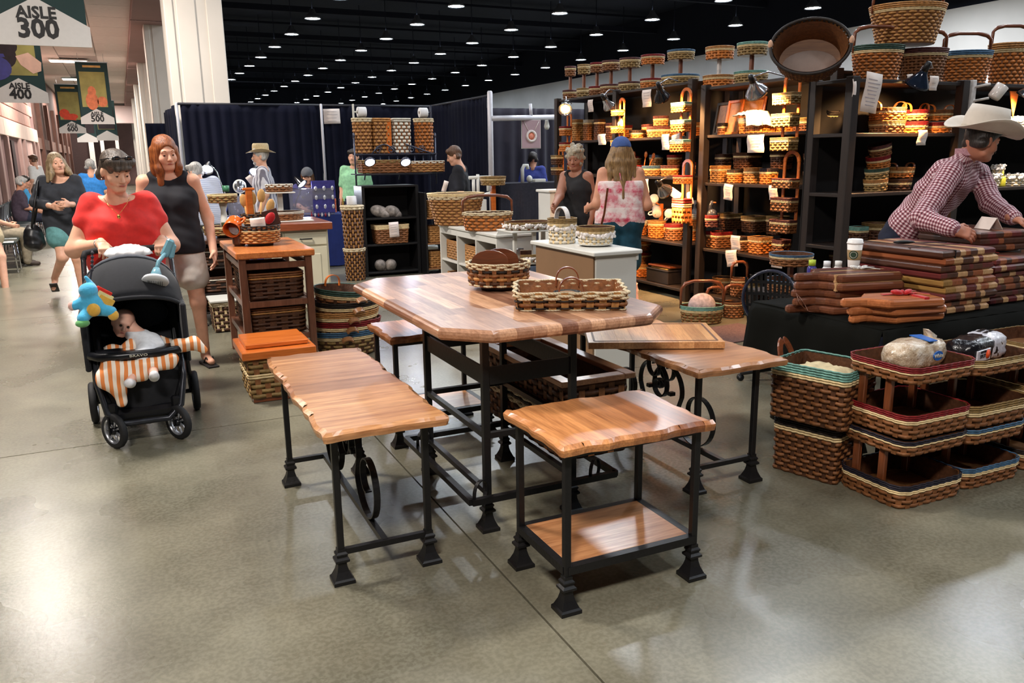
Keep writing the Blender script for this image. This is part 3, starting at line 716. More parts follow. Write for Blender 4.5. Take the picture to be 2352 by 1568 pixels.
# ---------------- hamper with the orange lid
hp = basket('woven hamper with a stepped orange wooden lid on the floor beside the left bench', (.80, 5.52, .03), .205, .215, .27, [('olive', 4, 1), ('cream', 2, .5), ('olive', 3, 1)], name='hamper', group='floor baskets', flare=1.08, r=.02, n=26, q=4, amp=.006, split=True, stake='brown')
obj('base_frame', MB().box((0, 0, -.012), (.36, .37, .034), .004), M_walnut, hp)
obj('lid', MB().box((0, 0, .30), (.47, .50, .055), .006), M_ox, hp); obj('lid_board', MB().box((.0, .02, .345), (.40, .38, .03), .005), M_ox, hp)
# ---------------- stack of nested oval baskets
cols = [('olive', 'blue'), ('olive', 'red'), ('brown', 'tan'), ('brown', 'black'), ('brown', 'green')]
names = ['bottom blue-rimmed oval basket of the nested floor stack', 'red-rimmed oval basket second from the bottom of the floor stack', 'tan-rimmed oval basket in the middle of the floor stack', 'dark-rimmed oval basket second from the top of the floor stack', 'green-rimmed oval basket on top of the nested floor stack']
for i, ((bo, ri), nm) in enumerate(zip(cols, names)):
    b_ = basket(nm, (1.53+.012*(i % 2), 6.48, .0+.085*i), .27, .235, .20, [(bo, 4, 1), ('cream', 2, .45), (ri, 3, .5)], rz=.1*i, group='nested oval baskets', flare=1.2, r=-1, n=30, q=2, amp=.006, stake='dark', tilt=(.03*(i-2), .09 if i == 4 else .0), zb=.0)
    obj('ear', MB().sweep(arc((-.06, -.275, .13), .042, 0, 180, 10, (1, 0, 0), (0, -.4, .6)), 0, flat=(.04, .012), up=(0, -.6, -.5)), M_bwood, b_)
hoop(b_, .07, .09, .18, M_ox, (.02, .006), y=.2)
# ================================================================= basket booth: shelf walls
M_shelf = wood('dark_stained_wood', (24, 17, 14), (42, 30, 25), 'Y', rnd=.12, rough=.5, coat=.05); M_shelfz = wood('dark_stained_post', (24, 17, 14), (44, 32, 27), 'Z', rnd=.12, rough=.5, coat=.05)
M_bcloth = mat('black_backing', (16, 14, 15), .95)
def shelf_unit(label, u0, u1, v0, v1, zs, ztop, along='v', posts=None):
    t = thing('shelf_unit', label, 'shelf', ((u0+u1)/2, (v0+v1)/2, 0), 0, 'dark shelves of the basket booth'); cu, cv = (u0+u1)/2, (v0+v1)/2
    for z in zs: obj('shelf_board', MB().box((0, 0, z-.014), (u1-u0-.01, v1-v0-.01, .028), .003), M_shelf, t)
    for pu, pv in posts or [(u0, v0), (u0, v1), (u1, v0), (u1, v1)]:
        obj('post', MB().box((pu-cu, pv-cv, ztop/2), (.075, .075, ztop), .004), M_shelfz, t)
    if along == 'v': obj('back_panel', MB().box((u1-cu+.02, .065, ztop/2), (.012, v1-v0+.13, ztop)), M_bcloth, t)
    else: obj('back_panel', MB().box((0, v1-cv+.02, ztop/2), (u1-u0, .012, ztop)), M_bcloth, t)
    return t
U1 = 5.36
shelf_unit('long dark basket shelf behind the woman in the blue cap', U1, 5.86, 7.02, 10.0, [.12, .61, 1.315, 1.74, 2.28], 2.30, posts=[(U1+.01, 7.06), (U1+.01, 8.5), (U1+.01, 9.96), (5.85, 7.06), (5.85, 9.96)])
shelf_unit('dark basket shelf in the booth corner, left of the large tilted basket', U1, 5.86, 5.12, 6.88, [.12, .60, 1.265, 1.735, 2.2], 2.22, posts=[(U1+.01, 6.84), (U1+.01, 5.16), (5.85, 6.84), (5.85, 5.16)])
shelf_unit('dark basket shelf behind the man in the cowboy hat', 5.03, 9.2, 4.70, 5.09, [.37, .82, 1.234, 1.692, 2.093], 2.108, 'u', posts=[(5.07, 4.71), (6.30, 4.71), (7.7, 4.71), (9.16, 4.71), (5.07, 5.08), (9.16, 5.08)])
def on_u(px, z, u):
    py = 400
    for _ in range(8): p = UX(px, py, u); py += (p.z-z)*FPX/((p-CPOS).dot(CF))
    return p
def on_v(px, z, v):
    py = 400
    for _ in range(8): p = VY(px, py, v); py += (p.z-z)*FPX/((p-CPOS).dot(CF))
    return p
ORD = ['first', 'second', 'third', 'fourth', 'fifth', 'sixth', 'seventh', 'eighth', 'ninth', 'tenth', 'eleventh', 'twelfth']
def quick(label, p, wpx, hpx, body, rim, group, shape='o', depth=None, acc='cream', handle=None, rz=0, tilt=(0, 0), flare=1.1, nb=None, hm=None, stretch=1.0):
    k = (p-CPOS).dot(CF)/FPX; a = max(.03, wpx*k/2/(1.0 if shape == 'o' else 1.15)); h = hpx*k*.93; b = a*stretch
    n = max(14, min(30, int(2*math.pi*a/.032))); nb = nb or max(2, min(8, int(h*.62/.02)))
    return basket(label, p, a, b, h, rows_of(body, rim, nb, acc), rz=rz, group=group, handle=handle, tilt=tilt, flare=flare, r=-1 if shape == 'o' else .02, n=n, q=2, amp=.005, stake=body if body != 'white' else 'cream', hm=hm)
def tray_into(root, z, a, b, h, rows, r=-1, n=22, flare=1.06, x=0, y=0, split=False, q=2, amp=.005, stake='brown'):
    ps = basket_parts(a, b, h, rows, flare=flare, r=r, n=n, q=q, amp=amp, split=split, stake=stake)
    par = None
    for nm, me, col in sorted(ps, key=lambda s_: s_[0] != 'lining'):
        if nm == 'lining': par = obj('tray', me, None, root, loc=(x, y, z))
        else: obj(nm, me, None, par)
    return par
def tier_stand(label, p, w1, h1, gap, w2, h2, body, rim, group, acc='cream', post='tan', b=1.0, x2=0, rz=0):
    """two-tier stand: lower tray, central post, upper tray (sizes in metres)"""
    t = thing('tiered_stand', label, 'tiered stand', p, rz, group)
    for z, w, h in ((0, w1, h1), (h1+gap, w2, h2)):
        tray_into(t, z, w/2, w/2*b, h, rows_of(body, rim, 3, acc, 2), n=max(16, int(w*3.14/.035)), stake=body)
    obj('post', MB().box((0, 0, (h1+gap)/2+.006), (.035, .035, h1+gap-.012), .004), M_walz if post == 'tan' else mat('white_post', (214, 208, 204), .5), t)
    return t
# --- top of the far shelf: seven two-tier stands
def kpx(p): return (p-CPOS).dot(CF)/FPX
tops = [(1310, 24, 34, 'brown', 'plum'), (1341, 28, 32, 'olive', 'olive'), (1371, 30, 36, 'brown', 'red'), (1403, 40, 48, 'brown', 'plum'), (1446, 46, 50, 'olive', 'plum'), (1498, 52, 54, 'amber', 'red'), (1562, 60, 84, 'olive', 'blue')]
tn = ['plum-rimmed two-tier basket stand at the far end of the shelf top', 'plain olive two-tier basket stand, second from the far end', 'red-rimmed two-tier basket stand, third from the far end of the shelf top', 'plum-rimmed two-tier basket stand, fourth on the far shelf top', 'olive two-tier basket stand with plum rims, fifth on the far shelf top', 'red-rimmed amber two-tier basket stand beside the blue-rimmed one', 'blue-rimmed two-tier basket stand at the near end of the far shelf top']
for (px, w2, w1, bo, ri), nm in zip(tops, tn):
    p = on_u(px, 2.283, 5.6); k = kpx(p); hl = 24*k
    tier_stand(nm, p, w1*k, hl*.95, (30 if w1 < 80 else 32)*k, w2*k, hl*.9, bo, ri, 'two-tier stands on the far shelf')
for (px, w2, w1, bo, ri, po), nm in zip([(1650, 62, 70, 'amber', 'tan', 'white'), (1724, 66, 74, 'olive', 'teal', 'tan')], ['tan two-tier basket stand with a white post on the corner shelf', 'teal-rimmed two-tier basket stand on the corner shelf']):
    p = on_u(px, 2.203, 5.6); k = kpx(p); tier_stand(nm, p, w1*k, 28*k, 34*k, w2*k, 28*k, bo, ri, 'two-tier stands on the corner shelf', post=po)
# --- far shelf, rows of baskets: (px, width px, height px, body, rim, shape, handle)
def row(unit, shelfname, z, items, plane, u, group):
    od = sorted(range(len(items)), key=lambda k: items[k][0]); rank = {k: r for r, k in enumerate(od)}
    for i, it in enumerate(items):
        px, w, h, bo, ri, sh = it[:6]; o = it[6] if len(it) > 6 else {}
        p = on_u(px, z+.001, u+o.pop('du', 0)) if plane == 'u' else on_v(px, z+.001, u+o.pop('du', 0)); p.z += o.pop('dz', 0)
        lab = '%s-rimmed %s basket%s, %s from left on the %s %s' % (ri, {'o': 'round', 'r': 'square'}[sh], o.pop('note', ''), ORD[rank[i]], shelfname, unit)
        quick(lab, p, w, h, bo, ri, group, sh, **o)
FS, CS, RS = 'at far wall', 'in the corner', 'behind the cowboy'
row(FS, 'second shelf', 1.74, [(1326, 24, 52, 'tan', 'tan', 'r', dict(flare=1.0, nb=8)), (1352, 22, 50, 'brown', 'white', 'r', dict(flare=1.0, nb=8)), (1377, 23, 50, 'dark', 'dark', 'r', dict(flare=1.0, nb=8)),
    (1404, 23, 40, 'dark', 'plum', 'r', dict(flare=1.0)), (1464, 36, 20, 'amber', 'black', 'o'), (1515, 58, 26, 'tan', 'plum', 'o'), (1517, 34, 24, 'tan', 'plum', 'o', dict(dz=.125, note=' stacked above'))], 'u', 5.56, 'baskets on the far shelf')
row(FS, 'third shelf', 1.315, [(1457, 36, 24, 'amber', 'red', 'o'), (1496, 42, 24, 'tan', 'blue', 'o'), (1539, 42, 26, 'amber', 'plum', 'o'), (1459, 27, 26, 'amber', 'red', 'o', dict(du=.2, dz=.10, note=' at the back')), (1506, 30, 28, 'tan', 'blue', 'o', dict(du=.2, dz=.1, note=' at the back')), (1548, 32, 28, 'amber', 'red', 'o', dict(du=.2, dz=.1, note=' at the back'))], 'u', 5.54, 'baskets on the far shelf')
row(FS, 'fourth shelf', .61, [(1465, 42, 36, 'amber', 'white', 'o', dict(handle=('sides', .05), note=' with handles')), (1508, 40, 42, 'amber', 'tan', 'o'), (1547, 42, 40, 'brown', 'red', 'o', dict(handle=('sides', .05), note=' with handles'))], 'u', 5.55, 'baskets on the far shelf')
row(FS, 'bottom shelf', .12, [(1470, 50, 32, 'amber', 'tan', 'o'), (1468, 52, 32, 'brown', 'red', 'o', dict(dz=.14, note=' mid-stack')), (1466, 54, 30, 'brown', 'amber', 'o', dict(dz=.28, note=' atop a stack'))], 'u', 5.55, 'baskets on the far shelf')
row(CS, 'second shelf', 1.735, [(1738, 92, 38, 'amber', 'white', 'r', dict(du=-.02, stretch=.6, rz=math.pi/2, note=' under white cloth'))], 'u', 5.54, 'baskets on the corner shelf')
row(CS, 'third shelf', 1.265, [(1653, 40, 40, 'tan', 'tan', 'r'), (1690, 36, 32, 'amber', 'black', 'r'), (1728, 36, 38, 'tan', 'tan', 'r'), (1765, 36, 38, 'amber', 'navy', 'r'), (1877, 54, 34, 'brown', 'tan', 'r'), (1876, 56, 34, 'dark', 'dark', 'r', dict(dz=.155, note=' stacked above')), (1660, 34, 36, 'dark', 'dark', 'r', dict(du=.22, dz=.13, note=' at the back')), (1715, 56, 40, 'dark', 'dark', 'r', dict(du=.22, dz=.13, note=' at the back')), (1792, 44, 44, 'dark', 'dark', 'r', dict(du=.22, dz=.13, note=' at the back'))], 'u', 5.56, 'baskets on the corner shelf')
row(CS, 'fourth shelf', .60, [(1650, 52, 40, 'brown', 'red', 'r'), (1702, 40, 36, 'brown', 'black', 'r'), (1745, 48, 42, 'amber', 'tan', 'r'), (1793, 36, 42, 'brown', 'plum', 'r'), (1672, 50, 40, 'dark', 'olive', 'r', dict(du=.22, dz=.17, note=' at the back')), (1730, 52, 40, 'dark', 'olive', 'r', dict(du=.22, dz=.17, note=' at the back')), (1782, 44, 46, 'dark', 'olive', 'r', dict(du=.22, dz=.17, note=' at the back')), (1914, 32, 38, 'brown', 'plum', 'o', dict(du=-.1))], 'u', 5.53, 'baskets on the corner shelf')
row(RS, 'second shelf', 1.693, [(2035, 76, 30, 'brown', 'tan', 'o'), (2097, 58, 28, 'amber', 'red', 'o'), (2152, 62, 26, 'amber', 'red', 'o'), (2034, 78, 30, 'amber', 'brown', 'o', dict(dz=.1, note=' stacked above', handle=('ears', .07))), (2098, 56, 26, 'tan', 'red', 'o', dict(dz=.1, note=' stacked above', handle=('ears', .07), hm=M_ox)), (2153, 64, 26, 'amber', 'brown', 'o', dict(dz=.1, note=' stacked above', handle=('ears', .06), hm=M_ox))], 'v', 4.87, 'baskets on the shelf behind the hatted man')
row(RS, 'third shelf', 1.235, [(2011, 50, 30, 'olive', 'tan', 'o', dict(tilt=(0, -.1))), (2012, 50, 30, 'olive', 'green', 'o', dict(dz=.09, tilt=(0, -.14), note=' leaning')), (2014, 50, 32, 'amber', 'red', 'o', dict(dz=.18, tilt=(0, -.2), note=' leaning')), (2016, 48, 30, 'brown', 'plum', 'o', dict(dz=.28, tilt=(0, -.26), note=' leaning on top')), (2062, 54, 28, 'dark', 'dark', 'o'), (2066, 54, 26, 'amber', 'tan', 'o', dict(dz=.1, note=' stacked above', handle=('ears', .05)))], 'v', 4.87, 'baskets on the shelf behind the hatted man')
row(FS, 'back of second shelf', 1.74, [(1341, 30, 30, 'amber', 'tan', 'o'), (1437, 26, 34, 'amber', 'red', 'r'), (1490, 30, 34, 'amber', 'plum', 'r'), (1555, 34, 30, 'amber', 'green', 'o'), (1592, 26, 34, 'amber', 'tan', 'r')], 'u', 5.74, 'baskets on the far shelf')
row(FS, 'ends of third shelf', 1.315, [(1318, 30, 26, 'amber', 'red', 'o'), (1430, 26, 30, 'amber', 'tan', 'o'), (1582, 26, 34, 'amber', 'red', 'r')], 'u', 5.6, 'baskets on the far shelf')
row(FS, 'ends of fourth shelf', .61, [(1592, 30, 36, 'amber', 'tan', 'r'), (1436, 34, 36, 'brown', 'red', 'o')], 'u', 5.7, 'baskets on the far shelf')
row(CS, 'back of second shelf', 1.735, [(1662, 26, 30, 'brown', 'black', 'r'), (1850, 50, 34, 'dark', 'olive', 'r'), (1800, 40, 30, 'amber', 'red', 'r')], 'u', 5.7, 'baskets on the corner shelf')
row(CS, 'bottom shelf', .12, [(1660, 46, 40, 'brown', 'tan', 'o'), (1720, 50, 44, 'dark', 'olive', 'o'), (1790, 50, 46, 'dark', 'plum', 'o')], 'u', 5.6, 'baskets on the corner shelf')
row(RS, 'fourth shelf', .82, [(2010, 60, 46, 'dark', 'olive', 'o'), (1968, 40, 40, 'dark', 'teal', 'r'), (2085, 60, 44, 'dark', 'plum', 'o')], 'v', 4.87, 'baskets on the shelf behind the hatted man')
# ruffled white baskets at the right end
M_ruff = mat('white_ruffle', (232, 224, 220), .8, var=.1, ns=30, bump=.5)
def ruffle(root, a, b, z, n, r=.018):
    mb = MB(); q = random.Random(n)
    for i in range(int(n*1.8)):
        t = 2*math.pi*i/(n*1.8); k = q.uniform(.95, 1.08); mb.ball((a*k*math.cos(t), b*k*math.sin(t), z+q.uniform(-.014, .014)), (r*q.uniform(.7, 1.3), r*q.uniform(.4, .7), r*q.uniform(.7, 1.3)), 6, 4, rotm(q.uniform(-1, 1), q.uniform(-1, 1), t+1.57))
    return obj('ruffle', mb, M_ruff, root, kind='stuff')
for px, w, h, lab, z in ((2273, 40, 30, 'small white ruffled basket beside the hatted man', 1.235), (2325, 56, 28, 'wide white ruffled basket at the right edge of the third shelf', 1.235), (2326, 50, 40, 'white ruffled basket at the right edge of the second shelf', 1.693), (2290, 24, 34, 'small white ruffled basket raised behind the hatted man', 1.30)):
    p = on_v(px, z, 4.84); k = kpx(p); t = quick(lab, p, w, h, 'white', 'white', 'white ruffled baskets', 'o'); ruffle(t, w*k/2, w*k/2, h*k*.75, 22)
# large handled baskets on top of the shelf behind the hatted man
big = [(2010, 116, 84, 'amber', 'green', 'green-rimmed handled basket on the shelf top beside the large tilted basket'), (2112, 112, 80, 'brown', 'plum', 'plum-rimmed handled basket in the middle of the shelf top'), (2212, 114, 78, 'amber', 'blue', 'blue-rimmed handled basket on the shelf top above the hat'), (2310, 92, 100, 'amber', 'tan', 'tall tan handled basket at the right end of the shelf top')]
for px, w, h, bo, ri, lab in big:
    p = on_v(px, 2.095, 4.92); k = kpx(p)
    basket(lab, p, w*k/2, w*k*.38, h*k*.93, [(bo, 9, 1), ('cream', 2, .5), (ri, 3, .6)], group='large handled baskets on the shelf top', flare=1.28, r=-1, n=34, q=2, amp=.006, handle=('grip', .13), stake='brown', rz=math.radians(-20))
p = on_v(2070, 2.095, 4.94); k = kpx(p); p.z += 82*k
basket('largest plain tan basket stacked on top of the others on the shelf top', p, 166*k/2, 166*k*.4, 84*k, [('tan', 10, 1), ('cream', 2, .45), ('tan', 3, .6)], group='large handled baskets on the shelf top', flare=1.35, r=-1, n=44, q=2, amp=.006, handle=('grip', .12), rz=math.radians(-20))
# the big basket lying on its side, opening towards the room
p = VY(1861, 108, 4.85); dv = (CPOS-p).normalized()
lb = basket('large oval basket tilted on its side with its opening facing the room', p, .275, .20, .30, [('dark', 11, 1), ('black', 3, .6)], group='large handled baskets on the shelf top', flare=1.18, r=-1, n=48, q=2, amp=.006, liner='brown', stake='tan')
zax = Vector((dv.x, dv.y, .25)).normalized(); xax = Vector((0, 0, 1)).cross(zax).normalized(); yax = zax.cross(xax)
lb.matrix_world = Matrix.Translation(p - zax*.28) @ Matrix((xax, yax, zax)).transposed().to_4x4()
obj('rope_binding', MB().sweep([(.283*math.cos(t), .208*math.sin(t), .30) for t in [2*math.pi*i/60 for i in range(60)]], .012, 8, True), RD['black'], lb)
obj('paper_liner', MB().lathe([(.0, .0), (.2, .0), (.2, .004), (.0, .004)], 24, (0, -.045, .03), sx=1, sy=.55), mat('pale_paper', (206, 186, 176), .8, var=.05), lb)
for s_ in (-1, 1): obj('binding_tie', MB().ball((s_*.285, .03, .30), (.02, .035, .02), 8, 6), mat('tie_leather', (206, 160, 130), .6), lb)
# --- ladder racks of wall pockets hung on the posts
def wall_rack(label, px, ytop, pockets, u, wpx, body, rim, lean=0):
    p0 = UX(px, ytop, u); k = kpx(p0); n = len(pockets); z0 = UX(px, pockets[-1][1], u).z; t = thing('wall_rack', label, 'wall rack', (p0.x, p0.y, z0), 0, 'wall racks of pocket baskets'); w = wpx*k
    H = p0.z-z0
    for s_ in (-1, 1): obj('side_rail', MB().box((.03, s_*w*.36, H/2), (.014, .03, H), .003), M_ox, t)
    obj('top_arch', MB().sweep(arc((.03, 0, H), w*.36, 0, 180, 10, (0, 1, 0), (0, 0, 1)), 0, flat=(.014, .03), up=(1, 0, 0)), M_ox, t)
    for y0, y1 in pockets:
        za, zb = UX(px, y1, u).z, UX(px, y0, u).z
        tray_into(t, za-z0, .055, w/2, zb-za, rows_of(body, rim, 3, 'cream', 2), r=.012, n=22, x=-.03, stake=body)
wall_rack('tall rack of three teal-rimmed pocket baskets at the near end of the far shelf', 1571, 222, [(235, 258), (275, 303), (320, 349)], 5.27, 48, 'amber', 'teal')
wall_rack('rack of red-rimmed pocket baskets on the far shelf, below the teal-rimmed rack', 1574, 385, [(402, 422), (455, 512)], 5.27, 44, 'amber', 'red')
wall_rack('rack of three orange pocket baskets on the post in the middle of the far shelf', 1424, 236, [(252, 266), (290, 306), (322, 346)], 5.3, 24, 'amber', 'amber')
wall_rack('rack of two red pocket baskets at the far end of the far shelf', 1303, 270, [(290, 312), (327, 348)], 5.28, 24, 'amber', 'red')
wall_rack('rack of small pocket baskets low at the far end, behind the two women', 1284, 350, [(356, 378), (384, 402)], 5.26, 26, 'dark', 'olive')
wall_rack('tall rack of three olive pocket baskets on the corner shelf', 1815, 188, [(213, 240), (260, 291), (315, 346)], 5.24, 64, 'olive', 'olive')
wall_rack('rack of three plum-rimmed pocket baskets on the corner shelf, below the olive rack', 1813, 372, [(409, 432), (453, 486), (504, 535)], 5.24, 62, 'brown', 'plum')
t = quick('small black-and-olive basket hanging tilted beside the olive rack', UX(1884, 296, 5.3), 42, 56, 'olive', 'black', 'baskets on the corner shelf', 'r', tilt=(.5, 0))
# --- framed trays and cloth on the corner shelf
for px, u, w, h, m, lab in ((1652, 5.7, .19, .34, mat('dark_frame', (40, 34, 32), .5), 'dark picture-frame tray leaning on the corner shelf'), (1678, 5.68, .20, .35, M_ox, 'orange wooden frame tray leaning on the corner shelf'), (1716, 5.7, .34, .36, M_walnut, 'wide woven-edged frame tray behind the cloth-covered basket')):
    p = on_u(px, 1.737, u); t = thing('frame_tray', lab, 'tray', p, 0, 'frame trays on the corner shelf')
    R = rotm(0, .18, 0)
    for c, d in (((0, -w/2, h/2), (.02, .03, h)), ((0, w/2, h/2), (.02, .03, h)), ((0, 0, .015), (.02, w, .03)), ((0, 0, h-.015), (.02, w, .03))): obj('frame_bar', MB().box(R @ Vector(c), d, .003, R), m, t)
    obj('panel', MB().box(R @ Vector((.006, 0, h/2)), (.006, w, h), 0, R), M_bwood, t)
p = on_u(1740, 1.735, 5.5)
def cloth_lump(name, label, cat, loc, sx, sy, hgt, m, rz=0, seed=1, drop=0):
    r = random.Random(seed); N = 12; vs = []; fs = []
    for j in range(N+1):
        for i in range(N+1):
            x, y = (i/N-.5)*sx, (j/N-.5)*sy; e = max(abs(i/N-.5), abs(j/N-.5))*2
            z = hgt*(1-e**3)+r.uniform(-.008, .008)-(drop*max(0, e-.7)/.3 if j < N/2 else 0); vs.append((x+r.uniform(-.008, .008), y+r.uniform(-.008, .008), z))
    for j in range(N):
        for i in range(N): a = j*(N+1)+i; fs.append((a, a+1, a+N+2, a+N+1))
    o = obj(name, MB().add(vs, fs, True), m, loc=loc, rot=(0, 0, rz)); md = o.modifiers.new('t', 'SOLIDIFY'); md.thickness = .006; return tag(o, label, cat)
M_wcloth = mat('white_cotton', (236, 226, 218), .9, var=.05, ns=20)
cloth_lump('cloth', 'white cloth draped over the basket on the corner shelf', 'cloth', p+Vector((-.06, 0, .17)), .2, .36, .04, M_wcloth, drop=.10)
# --- mug trees and mugs on the far shelf
M_mug = mat('white_glaze', (232, 222, 214), .15, var=.03, spec=.6)
def mug_mesh():
    mb = MB().lathe([(.0, 0), (.036, 0), (.041, .01), (.043, .095), (.040, .097), (.038, .09), (.036, .012), (0, .01)], 18)
    mb.sweep([(.04, 0, .08), (.07, 0, .078), (.078, 0, .05), (.066, 0, .026), (.04, 0, .02)], .006, 6); me = mb.mesh('mug'); me.materials.append(M_mug); return me
MUG = mug_mesh()
for k, (px, H) in enumerate(((1472, .36), (1517, .38))):
    p = on_u(px, .612, 5.68); t = thing('mug_tree', ['wooden mug tree behind the handled baskets on the far shelf', 'wooden mug tree under the silver clamp lamp on the far shelf'][k], 'mug tree', p, 0, 'mug trees')
    obj('trunk', MB().box((0, 0, H/2), (.04, .04, H), .004), M_ox, t); obj('base', MB().lathe([(.09, 0), (.09, .02), (.03, .025)], 16), M_ox, t)
    for z_, a_ in ((H*.95, 200), (H*.75, 20), (H*.6, 190)): obj('peg', MB().sweep([(0, 0, z_), (.1*math.cos(math.radians(a_)), .1*math.sin(math.radians(a_)), z_+.03)], .008, 6), M_ox, t)
mugs = [(1461, 470, (1.1, .2, 2.2)), (1484, 468, (1.2, 0, .5)), (1502, 455, (1.9, .3, 2.6)), (1509, 492, (1.1, .3, 2.4)), (1535, 490, (1.7, .9, 2.2))]
for i, (px, py, r_) in enumerate(mugs):
    p = UX(px, py, 5.6); o = obj('mug', MUG, None, loc=p, rot=r_); o.scale = (1.35,)*3; tag(o, ['white mug hanging leftmost on the mug trees', 'white mug hanging second from the left on the mug trees', 'white mug hanging high under the silver clamp lamp', 'white mug with its handle up resting on a round basket', 'white mug with its mouth towards the room, beside the wall pocket'][i], 'mug', 'white mugs')
# utensils in the red crock
for i, (px, py, an) in enumerate(((1446, 372, -.25), (1456, 366, 0), (1480, 366, .2), (1492, 372, .6))):
    p = UX(px, 380, 5.62); t = thing('wooden_spoon', ['leftmost', 'second', 'third', 'rightmost'][i]+' wooden spoon standing in the raised baskets of the far shelf', 'spoon', p, 0, 'wooden spoons on the far shelf'); R = rotm(an, 0, 0)
    obj('handle', MB().sweep([R @ Vector((0, 0, -.08)), R @ Vector((0, 0, .10))], .007, 6), M_ox, t); obj('spoon_head', MB().ball(R @ Vector((0, 0, .13)), (.012, .03, .04), 10, 6, R), M_ox, t)
# duck-shaped cups
for i, (px, py, m) in enumerate(((1597, 490, mat('duck_grey', (176, 184, 194), .3)), (1636, 492, mat('duck_dark', (60, 62, 72), .3)))):
    p = UX(px, py, 5.42); t = thing('duck_figurine', ['pale grey glazed duck in the gap between the shelves', 'dark glazed duck at the left end of the corner shelf'][i], 'figurine', p, 0, 'glazed ducks')
    obj('body', MB().ball((0, 0, 0), (.05, .06, .055), 12, 8), m, t); obj('neck', MB().sweep([(0, .02, .03), (0, .03, .09), (0, 0, .125)], [.03, .018, .022], 8), m, t); obj('beak', MB().ball((-.0, -.03, .12), (.01, .025, .008), 8, 5), M_ox, t)
    quick('small basket holding the %s duck' % ('pale grey' if i == 0 else 'dark'), Vector((p.x, p.y, p.z-.13)), 30, 30, 'amber' if i == 0 else 'plum', 'white' if i == 0 else 'red', 'duck baskets')
# --- clamp lamps with warm bulbs
def clamp_lamp(label, p, aim, m, power, r=.085, lit=True, col=WARM, to=None):
    t = thing('clamp_lamp', label, 'clamp lamp', p, 0, 'clamp lamps of the basket booth'); d = Vector(aim).normalized(); q = d.to_track_quat('-Z', 'Y').to_matrix()
    obj('reflector', MB().lathe([(.028, .12), (.032, .10), (r*.6, .06), (r*.9, .02), (r, 0), (r*.97, 0), (r*.85, .022), (r*.55, .06), (.02, .1)], 24, rot=q, caps=False), m, t)
    obj('socket', MB().lathe([(.0, .19), (.02, .19), (.024, .16), (.024, .115), (.0, .11)], 12, rot=q), mat('black_plastic', (22, 22, 24), .4), t)
    obj('bulb', MB().ball(q @ Vector((0, 0, .055)), .03, 12, 8), emitter('warm_bulb', (255, 196, 120), 40) if lit else M_mug, t)
    b = q @ Vector((0, 0, .17)); obj('clamp', MB().sweep([b, b+Vector((.05, .02, .02)), b+Vector((.09, .03, -.02)), b+Vector((.05, .05, -.03))], .006, 6), mat('clamp_steel', (170, 170, 175), .25, .9), t)
    if to: obj('clamp_arm', MB().sweep([b, (b+Vector(to)-Vector(p))*.5+Vector((0, 0, .04)), Vector(to)-Vector(p)], .007, 6), MATS['clamp_steel'], t)
    if lit and power:
        l = bpy.data.lights.new('clamp_lamp_light', 'SPOT'); l.energy = power; l.color = col; l.spot_size = math.radians(125); l.spot_blend = .5; l.shadow_soft_size = .04
        o = bpy.data.objects.new('clamp_lamp_light', l); COL.objects.link(o); o.parent = t; o.location = d*.02; o.rotation_euler = q.to_euler()
M_blk = mat('black_enamel', (20, 20, 24), .12, .1, spec=.7); M_sil = mat('polished_alu', (196, 198, 204), .18, .95, var=.04); M_blu = mat('dark_blue_enamel', (34, 44, 62), .12, .3, spec=.7)
clamp_lamp('glowing clamp lamp at the far end of the far shelf, facing the aisle', UX(1298, 252, 5.0), (-.35, -.5, -.45), M_sil, 30, .09, col=(1, .86, .7), to=(5.35, 9.7, 2.29))
clamp_lamp('black domed clamp lamp in front of the far shelf top', UX(1521, 226, 4.95), (.55, .35, -.75), M_blk, 210, to=(5.36, 7.3, 2.3))
clamp_lamp('silver ribbed clamp lamp in front of the corner shelf', UX(1738, 214, 4.95), (.62, .25, -.7), M_sil, 200, .1, to=(5.36, 5.75, 2.21))
clamp_lamp('silver clamp lamp over the mugs on the far shelf', UX(1527, 440, 5.02), (.75, .3, -.55), M_sil, 90, to=(5.35, 7.2, 1.32))
clamp_lamp('dark blue clamp lamp under the shelf top behind the hatted man', VY(2105, 196, 4.62), (.0, .5, -.85), M_blu, 110, .1, to=(5.75, 4.71, 2.1))
clamp_lamp('small silver clamp lamp in front of the middle post of the far shelf', UX(1400, 246, 5.05), (.6, .2, -.6), M_sil, 140, .07, to=(5.36, 8.5, 2.29))
clamp_lamp('warm clamp lamp hidden behind the hatted man at the right end of the shelf', Vector((6.95, 4.6, 1.98)), (-.1, .5, -.8), M_sil, 70, .09, col=(1, .8, .62))  # unseen lamp whose beam lights the right end of the shelf
